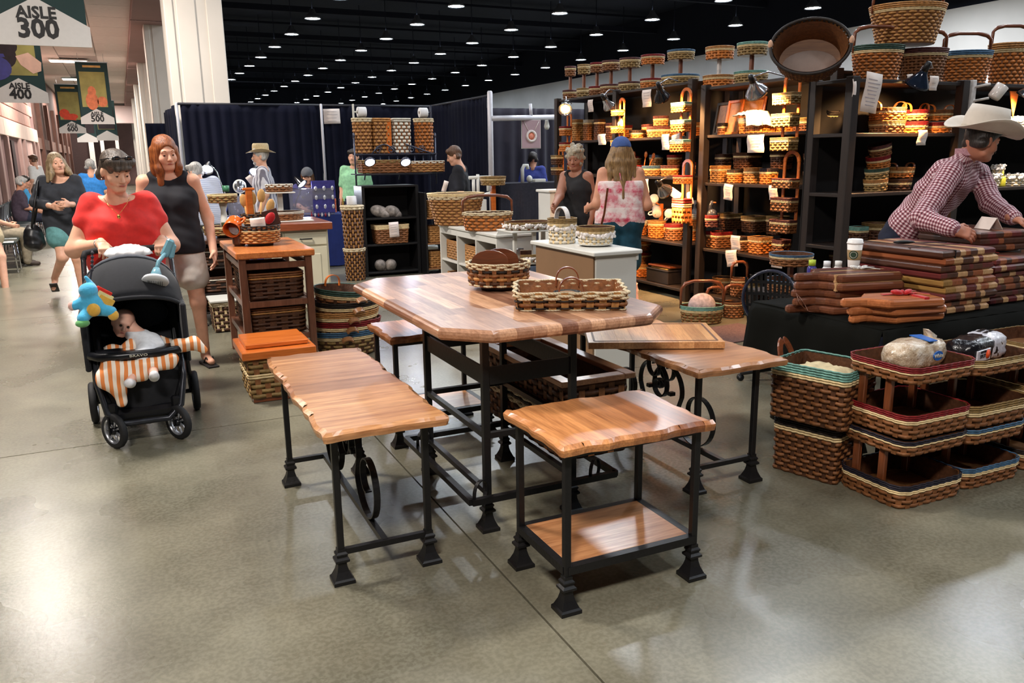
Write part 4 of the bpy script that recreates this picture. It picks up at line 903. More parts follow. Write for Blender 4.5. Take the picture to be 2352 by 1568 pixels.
# --- price papers
M_paper = mat('price_paper', (232, 216, 206), .8, var=.04, ns=6); M_pen = mat('pen_ink', (168, 156, 160), .8)
def paper(label, p, w, h, facing, rz=0, curl=.012, lines=5, name='price_tag', cat='price tag', group='price papers'):
    n = Vector(facing).normalized(); xa = Vector((0, 0, 1)).cross(n).normalized(); ya = Vector((0, 0, 1))
    vs = []; fs = []
    for j in range(6):
        for i in range(2):
            x = (i-.5)*w; y = (.5-j/5)*h; c_, s_ = math.cos(rz), math.sin(rz); q = xa*(x*c_-y*s_)+ya*(x*s_+y*c_)+n*(curl*math.sin(j*1.1)+.004); vs.append(q)
    for j in range(5): fs.append((j*2, j*2+2, j*2+3, j*2+1))
    t = thing(name, label, cat, p, 0, group); o = obj('sheet', MB().add(vs, fs, True), M_paper, t); md = o.modifiers.new('t', 'SOLIDIFY'); md.thickness = .0015; md.offset = 0
    mb = MB(); r = random.Random(hash(label) % 999)
    for L in range(lines):
        f = .18+.64*L/max(1, lines-1); j = f*5; a = int(j); k = j-a; y0 = vs[a*2].lerp(vs[(a+1)*2], k); y1 = vs[a*2+1].lerp(vs[(a+1)*2+1], k); s0 = r.uniform(.12, .28); s1 = r.uniform(.7, .9)
        q0, q1 = y0.lerp(y1, s0)+n*.003, y0.lerp(y1, s1)+n*.003; d = ya*(h*.011); mb.add([q0-d, q1-d, q1+d, q0+d], [(0, 1, 2, 3)])
    if lines: obj('writing', mb, M_pen, t)
    return t
pl = [(1486, 226, 30, 38, 5.2, 0, 'price paper hanging from the far shelf top beside the black clamp lamp'), (1357, 243, 19, 27, 5.28, 0, 'small price paper below the far shelf top, right of the glowing lamp'), (1427, 285, 19, 22, 5.2, .6, 'small tilted paper tag on the middle post rack of the far shelf'), (1529, 326, 24, 35, 5.25, 0, 'price paper hanging under the second shelf of the far unit'), (1557, 322, 34, 30, 5.2, .2, 'crumpled paper behind the teal-rimmed rack'), (1483, 428, 22, 33, 5.25, .05, 'price paper hanging above the mugs on the far shelf'), (1586, 455, 15, 30, 5.2, .3, 'small paper stuck on the red-rimmed pocket basket'), (1553, 447, 34, 22, 5.22, -.4, 'folded paper standing in the red-rimmed pocket basket'),
      (1736, 330, 48, 40, 5.27, 0, 'large price paper hanging below the cloth-covered basket'), (1673, 441, 26, 36, 5.27, -.1, 'curled price paper under the third shelf of the corner unit, left'), (1777, 442, 24, 33, 5.27, .05, 'price paper under the third shelf of the corner unit, right'), (1690, 557, 27, 32, 5.25, 0, 'price paper fixed to the front of the fourth corner shelf'), (1681, 593, 32, 38, 5.26, .14, 'tilted price paper hanging below the fourth corner shelf'), (1784, 602, 30, 26, 5.22, 0, 'dim price paper behind the blue-rimmed stand'), (1383, 320, 28, 24, 5.3, 0, 'paper below the tall baskets of the far shelf'), (1460, 660, 18, 21, 5.25, .1, 'small paper on the bottom basket stack of the far shelf')]
for px, py, w, h, u, rz, lab in pl:
    p = UX(px, py, max(u, 5.335)); k = kpx(p); paper(lab, p, w*k*1.1, h*k, (-1, -.05, 0), rz, .008)
for px, py, w, h, v, lab, rz, ln in ((2001, 213, 48, 88, 4.64, 'long printed notice hanging on the post left of the hatted man', -.12, 8), (2143, 191, 27, 32, 4.64, 'price paper hanging from the shelf top right of the dark blue lamp', 0, 3), (2117, 316, 28, 34, 4.64, 'price paper under the second shelf behind the hatted man', 0, 3), (2088, 182, 18, 22, 4.64, 'small paper half hidden behind the dark blue lamp', .1, 2), (1960, 218, 10, 70, 4.66, 'narrow folded paper strip hanging at the shelf corner', .05, 0)):
    p = VY(px, py, 4.68); k = kpx(p); paper(lab, p, w*k*1.05, h*k, (-.02, -1, 0), rz, .008, lines=ln)
p = VY(762, 267, 14.03); k = kpx(p); paper('white printed notice pinned to the black drape right of the pole', p, 38*k, 33*k, (0, -1, 0), .03, .004, 4)
# bottle, mug and pennant at the right end
p = on_v(2300, 1.236, 4.78); t = thing('squeeze_bottle', 'small yellow-green squeeze bottle on the shelf right of the hatted man', 'bottle', p)
M_yel = mat('yellow_plastic', (196, 190, 60), .35); obj('body', MB().lathe([(0, 0), (.028, 0), (.03, .01), (.03, .07), (.02, .085), (0, .09)], 16), M_yel, t); obj('nozzle', MB().lathe([(.012, .085), (.008, .11), (.003, .14), (0, .14)], 10), M_yel, t)
p = VY(2268, 217, 4.6); t = thing('mug_tree', 'white mug tree just above the cowboy hat', 'mug tree', p); obj('trunk', MB().box((-.06, .1, (1.694-p.z+.12)/2), (.05, .05, .12-1.694+p.z), .005), mat('white_post', (214, 208, 204), .5), t)
for z_ in (-.05, .06): obj('peg', MB().sweep([(-.06, .1, z_), (-.02, -.03, z_+.02)], .01, 8), MATS['white_post'], t)
o = obj('mug', MUG, None, loc=p+Vector((.03, -.03, -.03)), rot=(.5, .3, .4)); o.scale = (1.2,)*3; tag(o, 'white mug hanging just above the cowboy hat', 'mug', 'white mugs')
p = VY(2330, 215, 4.75); tag(obj('pennant', MB().loft([[(-.06, y, .02), (.06, y, .02), (0.02, y, -.2)] for y in (0, .006)]), M_ox, loc=p), 'brown pointed wooden pennant under the shelf top at the right', 'pennant')
# ================================================================= board table, tiers, chests (right foreground)
M_cloth = mat('olive_black_cloth', (15, 15, 12), .95, var=.15, ns=5, spec=.1)
TB = thing('display_table', 'folding display table hidden under the dark tablecloth', 'table', (4.22, 3.20, 0))
obj('table_top', MB().box((0, 0, .675), (1.9, .86, .035), .004), M_shelf, TB)
for x in (-.86, .86):
    for s_ in (-1, 1):
        obj('leg', MB().sweep([(x, s_*.06, .66), (x, s_*.34, .012)], .016, 8), M_iron, TB)
    obj('leg_brace', MB().sweep([(x, -.22, .3), (x, .22, .3)], .012, 8), M_iron, TB)
obj('long_brace', MB().sweep([(-.88, 0, .3), (.88, 0, .3)], .012, 8), M_iron, TB)
def tablecloth():
    # top sheet with a front skirt and a slanting left flap, folds in the skirt
    u0, u1, v0, v1, z = 3.27, 5.16, 2.74, 3.66, .700; vs = []; fs = []
    def strip(rows):
        o = len(vs); n = len(rows[0])
        for r in rows: vs.extend(r)
        for j in range(len(rows)-1):
            for i in range(n-1): a = o+j*n+i; fs.append((a, a+1, a+n+1, a+n))
    N = 60
    strip([[(u0+(u1-u0)*i/N, v1-(v1-v0)*j/6, z+.002*math.sin(i*1.3+j)) for i in range(N+1)] for j in range(7)])
    rows = []
    for j in range(9):
        f = j/8; r = []
        for i in range(N+1):
            x = u0+(u1-u0)*i/N; am = .035*f*(.6+.4*math.sin(i*.37)); r.append((x-.03*f*(1-i/N), v0-.012*min(1, f*8)-.02*f-am*math.sin(i*.85+.4*math.sin(i*.3))-am*.6, z-.004*(f > 0)-f*(.66)))
        rows.append(r)
    strip(rows)
    rows = []
    for j in range(9):
        f = j/8; r = []
        for i in range(25):
            y = v0+(v1-v0)*i/24; d = .34+.30*max(0, 1-i/7); r.append((u0-.02*min(1, f*8)-.07*f*(1-.4*i/24)-.025*f*math.sin(i*.9), y-.02*f*(1-i/24), z-.004*(f > 0)-f*d))
        rows.append(r)
    strip(rows)
    o = obj('tablecloth', MB().add(vs, fs, True), M_cloth); md = o.modifiers.new('t', 'SOLIDIFY'); md.thickness = .004
    return tag(o, 'dark olive tablecloth hanging to the floor under the cutting boards', 'tablecloth')
tablecloth()
# ---- boards
BW = [wood('maple', (172, 128, 86), (214, 172, 124), 'Y', rnd=.1, coat=.2), wood('dark_walnut', (62, 36, 28), (96, 60, 44), 'Y', rnd=.1, coat=.2), wood('cherry', (126, 66, 40), (168, 98, 60), 'Y', rnd=.1, coat=.2), wood('purpleheart', (84, 34, 36), (118, 52, 48), 'Y', rnd=.1, coat=.2), wood('zebrano', (120, 88, 44), (176, 134, 74), 'Y', rnd=.1, coat=.2)]
M_red = mat('red_ribbon', (188, 20, 26), .4, sheen=.3); M_lace = mat('patterned_ribbon', (210, 208, 204), .6, var=.5, ns=120)
def striped(label, c, sx, sy, z, th, seed, rz=0, group='striped cutting boards', side=None, pal=(0, 1, 2, 3, 1, 0)):
    t = thing('cutting_board', label, 'cutting board', (c[0], c[1], z), rz, group); r = random.Random(seed); x = -sx/2; k = 0; n = 0
    ws = [r.uniform(.03, .085) for _ in range(20)]; cuts = [0]
    for w in ws:
        cuts.append(cuts[-1]+w)
        if cuts[-1] > sx-.05: break
    cuts[-1] = sx
    for i in range(len(cuts)-1):
        k = (k+r.randint(1, 4)) % 5 if not (i == 0 and side is not None) else side
        m = BW[pal[k] if k < len(pal) and not (i == 0 and side is not None) else k]
        x0, x1 = cuts[i]-sx/2, cuts[i+1]-sx/2; c0 = .008 if i == 0 else 0; c1 = .008 if i == len(cuts)-2 else 0
        rings = []
        for f, d in ((0, .008), (.25, .0), (.75, 0), (1, .009)):
            rings.append([(x0+(d if c0 else 0), -sy/2+d, th*f), (x1-(d if c1 else 0), -sy/2+d, th*f), (x1-(d if c1 else 0), sy/2-d, th*f), (x0+(d if c0 else 0), sy/2-d, th*f)])
        obj('stave', MB().loft(rings), m, t)
    return t
sides = [1, 2, 1, 3, 4, 4, 3, 3, 1]; zt = .707
lay = ['bottom', 'second', 'third', 'fourth', 'fifth', 'sixth', 'seventh', 'eighth', 'top']
for i in range(9):
    j = random.Random(i*7+1); last = striped('%s striped cutting board of the tall middle stack' % lay[i] if i else 'lowest striped cutting board of the tall middle stack', (3.985+j.uniform(-.02, .02), 3.13+j.uniform(-.01, .01), 0), .41, .61, zt, .037, 20+i, side=sides[8-i]); zt += .0378
obj('twine', MB().box((-.11, 0, .0185), (.005, .615, .041)).box((0, -.1, .0375), (.42, .005, .003)), M_iron, last)
zk = zt
zt = .707
for i in range(7):
    j = random.Random(i*5+3); last3 = striped('%s striped cutting board of the right-hand stack' % ('lowest' if i == 0 else lay[i] if i < 6 else 'uppermost'), (4.50+j.uniform(-.02, .02), 3.16+j.uniform(-.01, .01), 0), .40, .52, zt, .036, 60+i, side=3); zt += .0368
obj('twine', MB().box((0, -.05, .0375), (.40, .006, .003)), M_iron, last3)
def ribbon_bow(label, loc, m, rz=0, s_=1.0, strap=None):
    t = thing('ribbon', label, 'ribbon', loc, rz)
    for a in (-1, 1): obj('loop', MB().ball((a*.028*s_, 0, .012*s_), (.03*s_, .014*s_, .012*s_), 10, 6, rotm(0, -.2*a, .3*a)), m, t)
    obj('knot', MB().ball((0, 0, .012*s_), (.012*s_, .012*s_, .012*s_), 8, 6), m, t)
    for a in (-.5, .7): obj('tail', MB().sweep([(0, 0, .008), (.05*s_, .04*a*s_, .012), (.11*s_, .09*a*s_, .006)], 0, flat=(.018*s_, .002), up=(0, 1, 0)), m, t)
    if strap: obj('strap', strap, m, t)
    return t
ribbon_bow('red ribbon bow tied on top of the right-hand board stack', (4.42, 3.08, zt+.002), M_red, .2)
# dark tools lying on the tall stack and the right stack
t = thing('carving_knife', 'black-handled knife lying on the tall middle board stack', 'knife', (3.93, 3.12, zk+.004), -.5)
obj('handle', MB().ball((-.07, 0, .01), (.06, .014, .011), 10, 6), mat('black_plastic', (22, 22, 24), .4), t); obj('blade', MB().box((.07, 0, .006), (.17, .026, .003), .001), mat('blade_steel', (70, 72, 78), .25, .9), t)
t = thing('scissors', 'black scissors lying on the right-hand board stack', 'scissors', (4.56, 3.2, zt+.004), .4)
for a in (-1, 1):
    obj('grip', MB().sweep(arc((a*.03, -.06, .008), .026, 0, 360, 16, (1, 0, 0), (0, 1, 0))[:-1], .006, 6, True), MATS['black_plastic'], t); obj('blade', MB().box((a*.006, .05, .006), (.014, .14, .004), .001, rotm(0, 0, a*.08)), MATS['blade_steel'], t)
# ---- boards with handles
def handled(label, c, z, L, Wd, th, m, rz=0, hl=.13, group='handled cutting boards', stripes=None):
    """board with a tapering handle to -x; outline lofted with soft edges; optional stripes of other woods"""
    t = thing('cutting_board', label, 'cutting board', (c[0], c[1], z), rz, group)
    half = [(-hl-.0, .016), (-hl-.012, .0), ]
    prof = [(-hl, .021), (-hl+.03, .027), (-.05, .024), (-.02, .032), (.012, .07), (.035, Wd/2-.02), (.05, Wd/2-.004), (.07, Wd/2), (L-.02, Wd/2), (L-.004, Wd/2-.008), (L, Wd/2-.024)]
    ol = [(-hl-.012, -.01)] + [(x, -y) for x, y in prof] + [(x, y) for x, y in prof[::-1]] + [(-hl-.012, .01)]
    def inset(d):
        o = []
        n = len(ol)
        for i in range(n):
            a, b = Vector(ol[i-1]), Vector(ol[(i+1) % n]); tt = (b-a).normalized(); nn = Vector((tt.y, -tt.x)); o.append((ol[i][0]-nn.x*d, ol[i][1]-nn.y*d))
        return o
    rings = [[(x, y, th*f) for x, y in inset(d)] for f, d in ((0, .010), (.2, .002), (.5, 0), (.8, .002), (1, .010))]
    obj('board', MB().loft(rings, smooth=False), m, t)
    if stripes:
        y = -Wd/2+.03; k = 0
        while y < Wd/2-.04:
            w = (.018, .03, .024)[k % 3]; obj('stave', MB().box((L*.53, y+w/2, th*.5+.0006), (L*.93, w, th+.0008)), BW[stripes[k % len(stripes)]], t); y += w+(.02, .012, .03)[k % 3]; k += 1
    obj('juice_groove', MB().box((L*.55, -Wd*.4, th), (L*.8, .006, .0016)).box((L*.55, Wd*.4, th), (L*.8, .006, .0016)) if not stripes else MB().box((L*.5, 0, th*.9), (L*.1, .004, .002)), MATS['groove_shadow_wood'], t)
    return t
M_cher = wood('cherry_board', (150, 82, 46), (202, 124, 74), 'X', rnd=.12, coat=.3); M_dk = wood('dark_board', (84, 46, 32), (124, 74, 48), 'X', rnd=.12, coat=.3)
for i, (dx, dy, r_) in enumerate(((.03, .01, -.06), (.01, .0, -.12), (-.03, .0, -.2))):
    hb = handled(['lowest cherry cutting board with a handle, under the red-ribboned one', 'middle cherry cutting board with a handle, under the red-ribboned one', 'top cherry cutting board with a handle, tied with red ribbon'][i], (3.36+dx, 2.90+dy, 0), .707+.043*i, .36, .24, .042, M_cher, r_-.05)
rbm = MB().box((.05, 0, -.0175), (.026, .248, .046)).box((0, .02, .003), (.20, .024, .003))
ribbon_bow('red ribbon bow tied on the cherry board with a handle', tuple(hb.location+Vector((.2, -.04, .045))), M_red, -.25, 1.1, rbm)
for i in range(5):
    hd = handled(['lowest dark cutting board of the pile under the paper cup', 'fourth dark cutting board down of the pile under the paper cup', 'second dark cutting board of the pile under the paper cup', 'third dark cutting board of the pile under the paper cup', 'top striped cutting board under the paper cup'][i], (3.31+.012*i, 3.26-.02*(i % 2), 0), .707+.042*i, .42, .30, .041, M_dk, [-.2, -.05, -.1, -.25, -.22][i], stripes=None if i < 3 else [0, 1, 3])
ribbon_bow('black-and-white patterned ribbon on the top dark cutting board', tuple(hd.location+Vector((.27, -.03, .043))), M_lace, -.5, .9)
t = thing('leather_thong', 'leather loop hanging from the handle of a dark cutting board', 'strap', (3.19, 3.24, .80)); obj('loop', MB().sweep([(0, 0, .02), (.02, -.04, -.03), (.045, -.05, -.075), (.03, -.05, -.07), (-.01, -.03, -.02), (0, 0, .02)], .0025, 5), M_dk, t)
obj('strap_end', MB().sweep([(.045, -.05, -.075), (.09, -.05, -.085)], .0025, 5), M_dk, t)
# ---- paper cup
p = Z(1960, 613, .918); t = thing('coffee_cup', 'white paper coffee cup with brown sleeve and green round logo on the boards', 'cup', p)
obj('cup_body', MB().lathe([(.0, 0), (.030, 0), (.0305, .003), (.042, .135), (0, .135)], 28), mat('cup_paper', (236, 230, 224), .5, var=.02), t)
obj('sleeve', MB().lathe([(.0349, .042), (.0398, .098), (.0385, .098), (.0335, .042)], 28, caps=False), mat('kraft_sleeve', (150, 122, 84), .8), t)
obj('lid', MB().lathe([(.0, .134), (.0445, .132), (.045, .138), (.042, .142), (.039, .157), (.0365, .158), (.035, .152), (0, .152)], 28), mat('cup_lid', (240, 238, 236), .35, var=.02), t)
lm = MB(); a0 = math.radians(215)
def on_cup(th_, z_, o=.0012): r_ = .0305+(.042-.0305)*z_/.135+.0018+o; return (r_*math.cos(a0+th_), r_*math.sin(a0+th_), z_)
def cup_disc(r0, r1, zc, o):
    vs = []; n = 24
    for rr_ in (r0, r1):
        for i in range(n): q = 2*math.pi*i/n; vs.append(on_cup(rr_*math.cos(q)/.037, zc+rr_*math.sin(q), o))
    return MB().add(vs, [(i, (i+1) % n, n+(i+1) % n, n+i) for i in range(n)])
M_lg = mat('logo_green', (44, 66, 50), .6); M_lw = mat('logo_white', (206, 200, 182), .6)
obj('logo_ring', cup_disc(.018, .024, .072, .0008), M_lg, t); obj('logo_centre', cup_disc(.0005, .0155, .072, .0008), M_lg, t); obj('logo_inner_line', cup_disc(.0155, .018, .072, .0007), M_lw, t)
for k in range(4): obj('logo_wave', MB().add([on_cup((-.009+.018*i/6)/.037, .062+.006*k+.002*math.sin(i*1.6), o) for o in (.0012, .0013) for i in range(7)], [(i, i+1, 8+i, 7+i) for i in range(6)]), M_lw, t)
# ---- two-tier square stands standing in pairs on the floor
def square_stand(label, c, z, w, d, h1, gap, h2, rows1, rows2, rz=0, corner=.06):
    t = thing('tiered_stand', label, 'tiered stand', (c[0], c[1], z), rz, 'square tiered basket stands')
    tray_into(t, 0, w/2, d/2, h1, rows1, r=corner, n=34, split=True, q=4, amp=.0055, flare=1.03)
    tray_into(t, h1+gap, w/2, d/2, h2, rows2, r=corner, n=34, split=True, q=4, amp=.0055, flare=1.03)
    for x, y in ((-w*.42, d*.28), (-w*.42, -d*.12), (w*.40, d*.30)): obj('post', MB().box((x, y, (h1+gap)*.5+.02), (.022, .036, h1+gap-.01), .003), M_walz, t)
    return t
R4 = lambda rim, acc='cream', body='brown', nr=3: [(body, 3, 1.0), (acc, 2, .42), (rim, nr, .42)]
c1 = (3.155, 2.475)
square_stand('navy-rimmed square tiered stand on the floor, left of the blue-rimmed one', c1, 0, .42, .36, .112, .135, .07, R4('navy'), [('brown', 2, 1), ('cream', 1, .45), ('navy', 2, .5)])
square_stand('red-rimmed square tiered stand stacked on the navy one, holding bread', (c1[0], c1[1], 0), .325, .42, .36, .112, .135, .078, R4('red'), [('brown', 2, 1), ('cream', 1, .4), ('red', 3, .45)])
c2 = (3.60, 2.495)
square_stand('blue-rimmed square tiered stand on the floor, right of the navy one', c2, 0, .41, .36, .105, .115, .075, R4('blue'), [('brown', 2, 1), ('cream', 1, .45), ('blue', 2, .5)])
square_stand('tan-rimmed square tiered stand stacked on the blue one, holding bread', c2, .30, .43, .36, .11, .14, .075, [('brown', 2, 1.2), ('cream', 2, .45), ('olive', 3, .5)], [('brown', 2, 1), ('cream', 2, .45), ('olive', 2, .5)])
c3 = (4.08, 2.52)
square_stand('dark square tiered stand at the right edge of the picture', c3, 0, .42, .36, .105, .14, .075, R4('black'), R4('black'))
square_stand('tan square tiered stand stacked on the dark one at the right edge', c3, .325, .42, .36, .105, .13, .075, R4('olive'), R4('olive'))
# ---- chest baskets
def chest(label, c, z, w, d, h, rim, acc, rz, name='storage_basket'):
    return basket(label, (c[0], c[1], z), w/2, d/2, h, [('brown', 9, 1), (acc, 2, .5)] + ([(rim, 4, .5)] if rim else []), rz=rz, group='storage baskets by the tablecloth', name=name, flare=1.03, r=.02, n=34, q=4, amp=.006, split=True, stake='dark')
chest('lower brown storage basket with a cream band, under the teal-rimmed one', (2.99, 2.83), .0, .27, .33, .285, 'black', 'cream', .3)
ub = chest('teal-rimmed storage basket with one wooden handle, beside the tablecloth', (2.965, 2.80), .29, .31, .38, .285, 'teal', 'cream', .3)
obj('handle', MB().sweep(arc((0, .19, .25), .10, 10, 170, 14, (.55, 0, 0), (0, .35, 1)), 0, flat=(.035, .009), up=(1, 0, 0)), M_walnut, ub); obj('handle', MB().sweep(arc((0, -.19, .20), .10, 10, 170, 14, (.3, 0, 0), (0, .25, .9)), 0, flat=(.035, .009), up=(1, 0, 0)), M_walnut, ub)
cloth_lump('packing_paper', 'crumpled cream paper inside the teal-rimmed storage basket', 'paper', ub.location+Vector((0, 0, .21)), .24, .32, .05, mat('cream_paper', (196, 180, 142), .85), .3, 5)
# ================================================================= bread, chair, floor baskets by the shelves
def puff(name, label, cat, loc, rz, sx, sy, sz, m, seed=0, bumps=.006, tip=None):
    r = random.Random(seed); rings = []; n = 20
    for j in range(13):
        f = j/12; x = (f-.5)*sx; e = (1-abs(2*f-1)**6)**.5*.55+.45 if tip is None else (1-abs(2*f-1)**8)**.5
        if f in (0, 1): e *= .6
        ring = []
        for i in range(n):
            a = 2*math.pi*i/n; c_, s_ = math.cos(a), math.sin(a); q = (abs(c_)**4+abs(s_)**4)**-.25
            ring.append((x, sy/2*c_*q*e+r.uniform(-bumps, bumps), sz/2+sz/2*s_*q*e+r.uniform(-bumps, bumps)*.6))
        rings.append(ring)
    return MB().loft(rings, smooth=True)
M_bag = NT('bread_bag'); M_bag.set(.18, 0, .6, .6); _v = M_bag.coord(); _f = M_bag.noise(_v, 22, 4, .65); M_bag.base(M_bag.ramp(_f, [(.3, lin((150, 120, 92))), (.5, lin((206, 184, 156))), (.7, lin((232, 220, 204)))])); M_bag.bump(_f, .7, .02); M_bag = M_bag.m
M_bblu = mat('bag_blue', (42, 104, 186), .3, var=.05)
t = thing('bread_loaf', 'sliced white bread in a clear bag with blue lettering panels, in the red-rimmed stand', 'bread', (3.17, 2.475, .595), .12)
obj('bag', puff('b', '', '', 0, 0, .33, .15, .125, M_bag, 3, .007), M_bag, t)
obj('bag_gusset', MB().loft([[(.10, -.03, .10), (.15, .05, .10), (.17, 0, .12)], [(.085, -.02, .155), (.10, .03, .158), (.095, 0, .16)]]), M_bag, t)
for pts in ([(.0, -.068, .125), (.055, -.07, .122), (.09, .03, .128), (.03, .05, .129)], ): obj('blue_band', MB().loft([pts, [(x, y, z+.004) for x, y, z in pts]]), M_bblu, t)
pts = [(.05+.035*math.cos(a), -.0795, .058+.022*math.sin(a)) for a in [2*math.pi*i/14 for i in range(14)]]
obj('blue_patch', MB().loft([pts, [(x, y-.006, z) for x, y, z in pts]]), M_bblu, t)
o = obj('lettering', text_mesh('White', .026, .001), M_lw, t, loc=(.05, -.0868, .058), rot=(math.pi/2, 0, 0))
t = thing('bread_loaf', 'bread in a black and white bag with an orange sticker, in the tan-rimmed stand', 'bread', (3.62, 2.50, .565), .2)
M_bk = mat('bag_black', (24, 22, 26), .15, var=.3, ns=40, bump=.6, coat=.5); M_bw = mat('bag_white', (206, 204, 212), .25, var=.12, ns=30, bump=.5, coat=.4)
obj('bag', puff('b', '', '', 0, 0, .34, .15, .12, M_bk, 8, .006), M_bk, t); obj('white_end', puff('b', '', '', 0, 0, .17, .155, .125, M_bw, 9, .006), M_bw, t, loc=(.092, 0, 0))
pts = [(-.10, -.079), (-.02, -.079)]; obj('white_panel', MB().box((-.08, -.076, .05), (.13, .008, .055), .002), M_bw, t)
o = obj('lettering', text_mesh('SPLIT', .024, .001), M_ink, t, loc=(-.095, -.0812, .048), rot=(math.pi/2, 0, 0))
o = obj('lettering', text_mesh('BUTTER', .015, .001), M_ink, t, loc=(-.09, -.0812, .068), rot=(math.pi/2, 0, 0))
for k, (tx, y) in enumerate((('WHITE', .02), ('WHEAT', -.012))): obj('lettering', text_mesh(tx, .03, .001), M_bk, t, loc=(.1, y, .1285), rot=(0, 0, .1))
obj('sticker', MB().lathe([(0, 0), (.021, 0), (.021, .002), (0, .002)], 20, (-.045, -.081, .052), rotm(math.pi/2)), mat('orange_sticker', (240, 84, 30), .5, var=.02, emit=.0), t)
# mesh-back office chair
ch = thing('office_chair', 'black office chair with a perforated back, behind the tablecloth', 'chair', (3.82, 4.10, 0), math.radians(-60)); ch.scale = (.88,)*3; M_bp = MATS['black_plastic']
bk = []; W_, H_ = .44, .46
def bkp(x, z): return (x*(1-.12*(1-z/H_)), .06*math.cos(x/W_*math.pi)-.10*z/H_*.6, .44+z)
frame = [bkp(W_/2*math.cos(a)*min(1, 1.25*abs(math.cos(a))**-.3 if abs(math.cos(a)) > .05 else 1), H_/2+H_/2*math.sin(a)) for a in [2*math.pi*i/36 for i in range(36)]]
obj('back_frame', MB().sweep(frame, .013, 8, True), mat('chair_rim_highlight', (40, 43, 60), .25, var=.05, spec=.7), ch)  # bluish rim colour stands in for the blue highlight along the black frame
br = obj('backrest', MB().loft([[bkp(-.2+.4*i/10, .03+.4*j/6) for i in range(11)] for j in range(2)], False, False, False), M_bp, ch)
for i in range(12):
    x = -.19+.38*i/11; h = H_*(.96-.30*(abs(x)/.22)**3); obj('back_slat', MB().sweep([bkp(x, H_/2-h/2+h*j/6) for j in range(7)], 0, flat=(.019, .005), up=(1, 0, 0)), M_bp, ch)
for z in (.1, .19, .28, .37): obj('cross_rib', MB().sweep([bkp(-.2+.4*j/8, z) for j in range(9)], 0, flat=(.022, .006), up=(0, 0, 1)), M_bp, ch)
obj('seat', MB().loft([[(r_*math.cos(a)*.24, .22+r_*math.sin(a)*.23, z) for a in [2*math.pi*i/24 for i in range(24)]] for r_, z in ((.86, .40), (1, .42), (1, .45), (.88, .47))]), M_bp, ch)
obj('gas_lift', MB().lathe([(.03, .08), (.03, .3), (.05, .4)], 12, (0, .22, 0)), mat('chrome', (190, 190, 195), .15, 1), ch)
for k in range(5):
    a = 2*math.pi*k/5; obj('foot_spoke', MB().sweep([(0, .22, .11), (.28*math.cos(a), .22+.28*math.sin(a), .06)], [.03, .018], 8), M_bp, ch); obj('caster', MB().lathe([(0, -.012), (.028, -.012), (.028, .012), (0, .012)], 12, (.28*math.cos(a), .22+.28*math.sin(a), .029), rotm(math.pi/2, 0, a)), M_bp, ch)
# blue-rimmed octagonal two-tier stand and small bottles behind the boards
p = Vector((4.42, 4.55, 0)); k = .0024
st = thing('side_stand', 'low dark stand under the blue-rimmed two-tier stand', 'stand', (4.36, 4.50, 0)); obj('stand_top', MB().box((0, 0, .55), (.42, .42, .03), .004), M_shelf, st)
for x in (-1, 1):
    for y in (-1, 1): obj('leg', MB().box((x*.18, y*.18, .27), (.04, .04, .54), .003), M_shelfz, st)
tier_stand('blue-rimmed round two-tier stand between the office chair and the boards', (4.36, 4.50, .567), .34, .085, .10, .30, .085, 'brown', 'blue', 'two-tier stands behind the boards')
for i, (dx, col, cap, h) in enumerate(((-.02, (50, 44, 120), (176, 196, 60), .07), (.07, (214, 214, 216), (224, 224, 228), .055), (.14, (214, 210, 206), (226, 224, 220), .05))):
    t = thing('small_bottle', ['small purple bottle with a yellow-green cap behind the boards', 'white capped bottle beside the purple one', 'rightmost white capped bottle behind the boards'][i], 'bottle', (3.60+dx*1.3, 3.52-.0*dx, .703), 0, 'small bottles behind the boards')
    H = .17+h; obj('body', MB().lathe([(0, 0), (.026, 0), (.027, .01), (.027, H*.8), (.018, H*.86), (0, H*.87)], 14), mat('bottle_%d' % i, col, .3), t); obj('cap', MB().lathe([(0, H*.86), (.02, H*.86), (.02, H), (0, H)], 14), mat('bottle_cap_%d' % i, cap, .4), t)
# floral-lined basket, handled baskets, dark box and mat on the floor
p = Vector((4.80, 6.06, .002)); fb = basket('green-rimmed handled basket holding a floral cushion, on the floor', p, .20, .14, .17, [('olive', 4, 1), ('cream', 2, .45), ('teal', 3, .5)], rz=-.45, group='handled floor baskets', flare=1.12, r=-1, n=28, q=2, handle=('grip', .20), hm=M_walnut)
tag(obj('cushion', MB().ball((0, 0, .0), (.13, .06, .12), 16, 10), mat('floral_print', (196, 176, 176), .9, var=.35, ns=26), loc=p+Vector((0, 0, .16)), rot=(0, 0, -.45)), 'pale floral cushion standing in the green-rimmed basket', 'cushion')
for q, (px, py, w, h, lab) in enumerate(((1684, 720, 48, 46, 'dim brown handled basket on the floor behind the floral cushion'), (1692, 696, 38, 52, 'upper brown handled basket stacked near the office chair'), (1640, 720, 40, 40, 'dark brown handled basket farthest back under the corner shelf'))):
    pp = Z(px, py+8, .002) if q != 1 else Z(px, py+30, .002)+Vector((.05, .05, .19)); k = kpx(pp)
    basket(lab, pp, w*k/2, w*k*.4, h*k*.8, [('brown', 5, 1), ('cream', 1, .5), ('brown', 2, .5)], rz=-.3, group='handled floor baskets', flare=1.12, r=-1, n=24, q=2, handle=('grip', .14), hm=M_walnut)
mt = obj('floor_mat', MB().box((0, 0, .006), (.75, .55, .010), .002), mat('rubber_mat', (110, 84, 80), .9, var=.3, ns=60, bump=.8), loc=Z(1695, 772, .0)+Vector((0, .1, 0)), rot=(0, 0, .1)); tag(mt, 'textured brown floor mat in front of the office chair', 'mat')
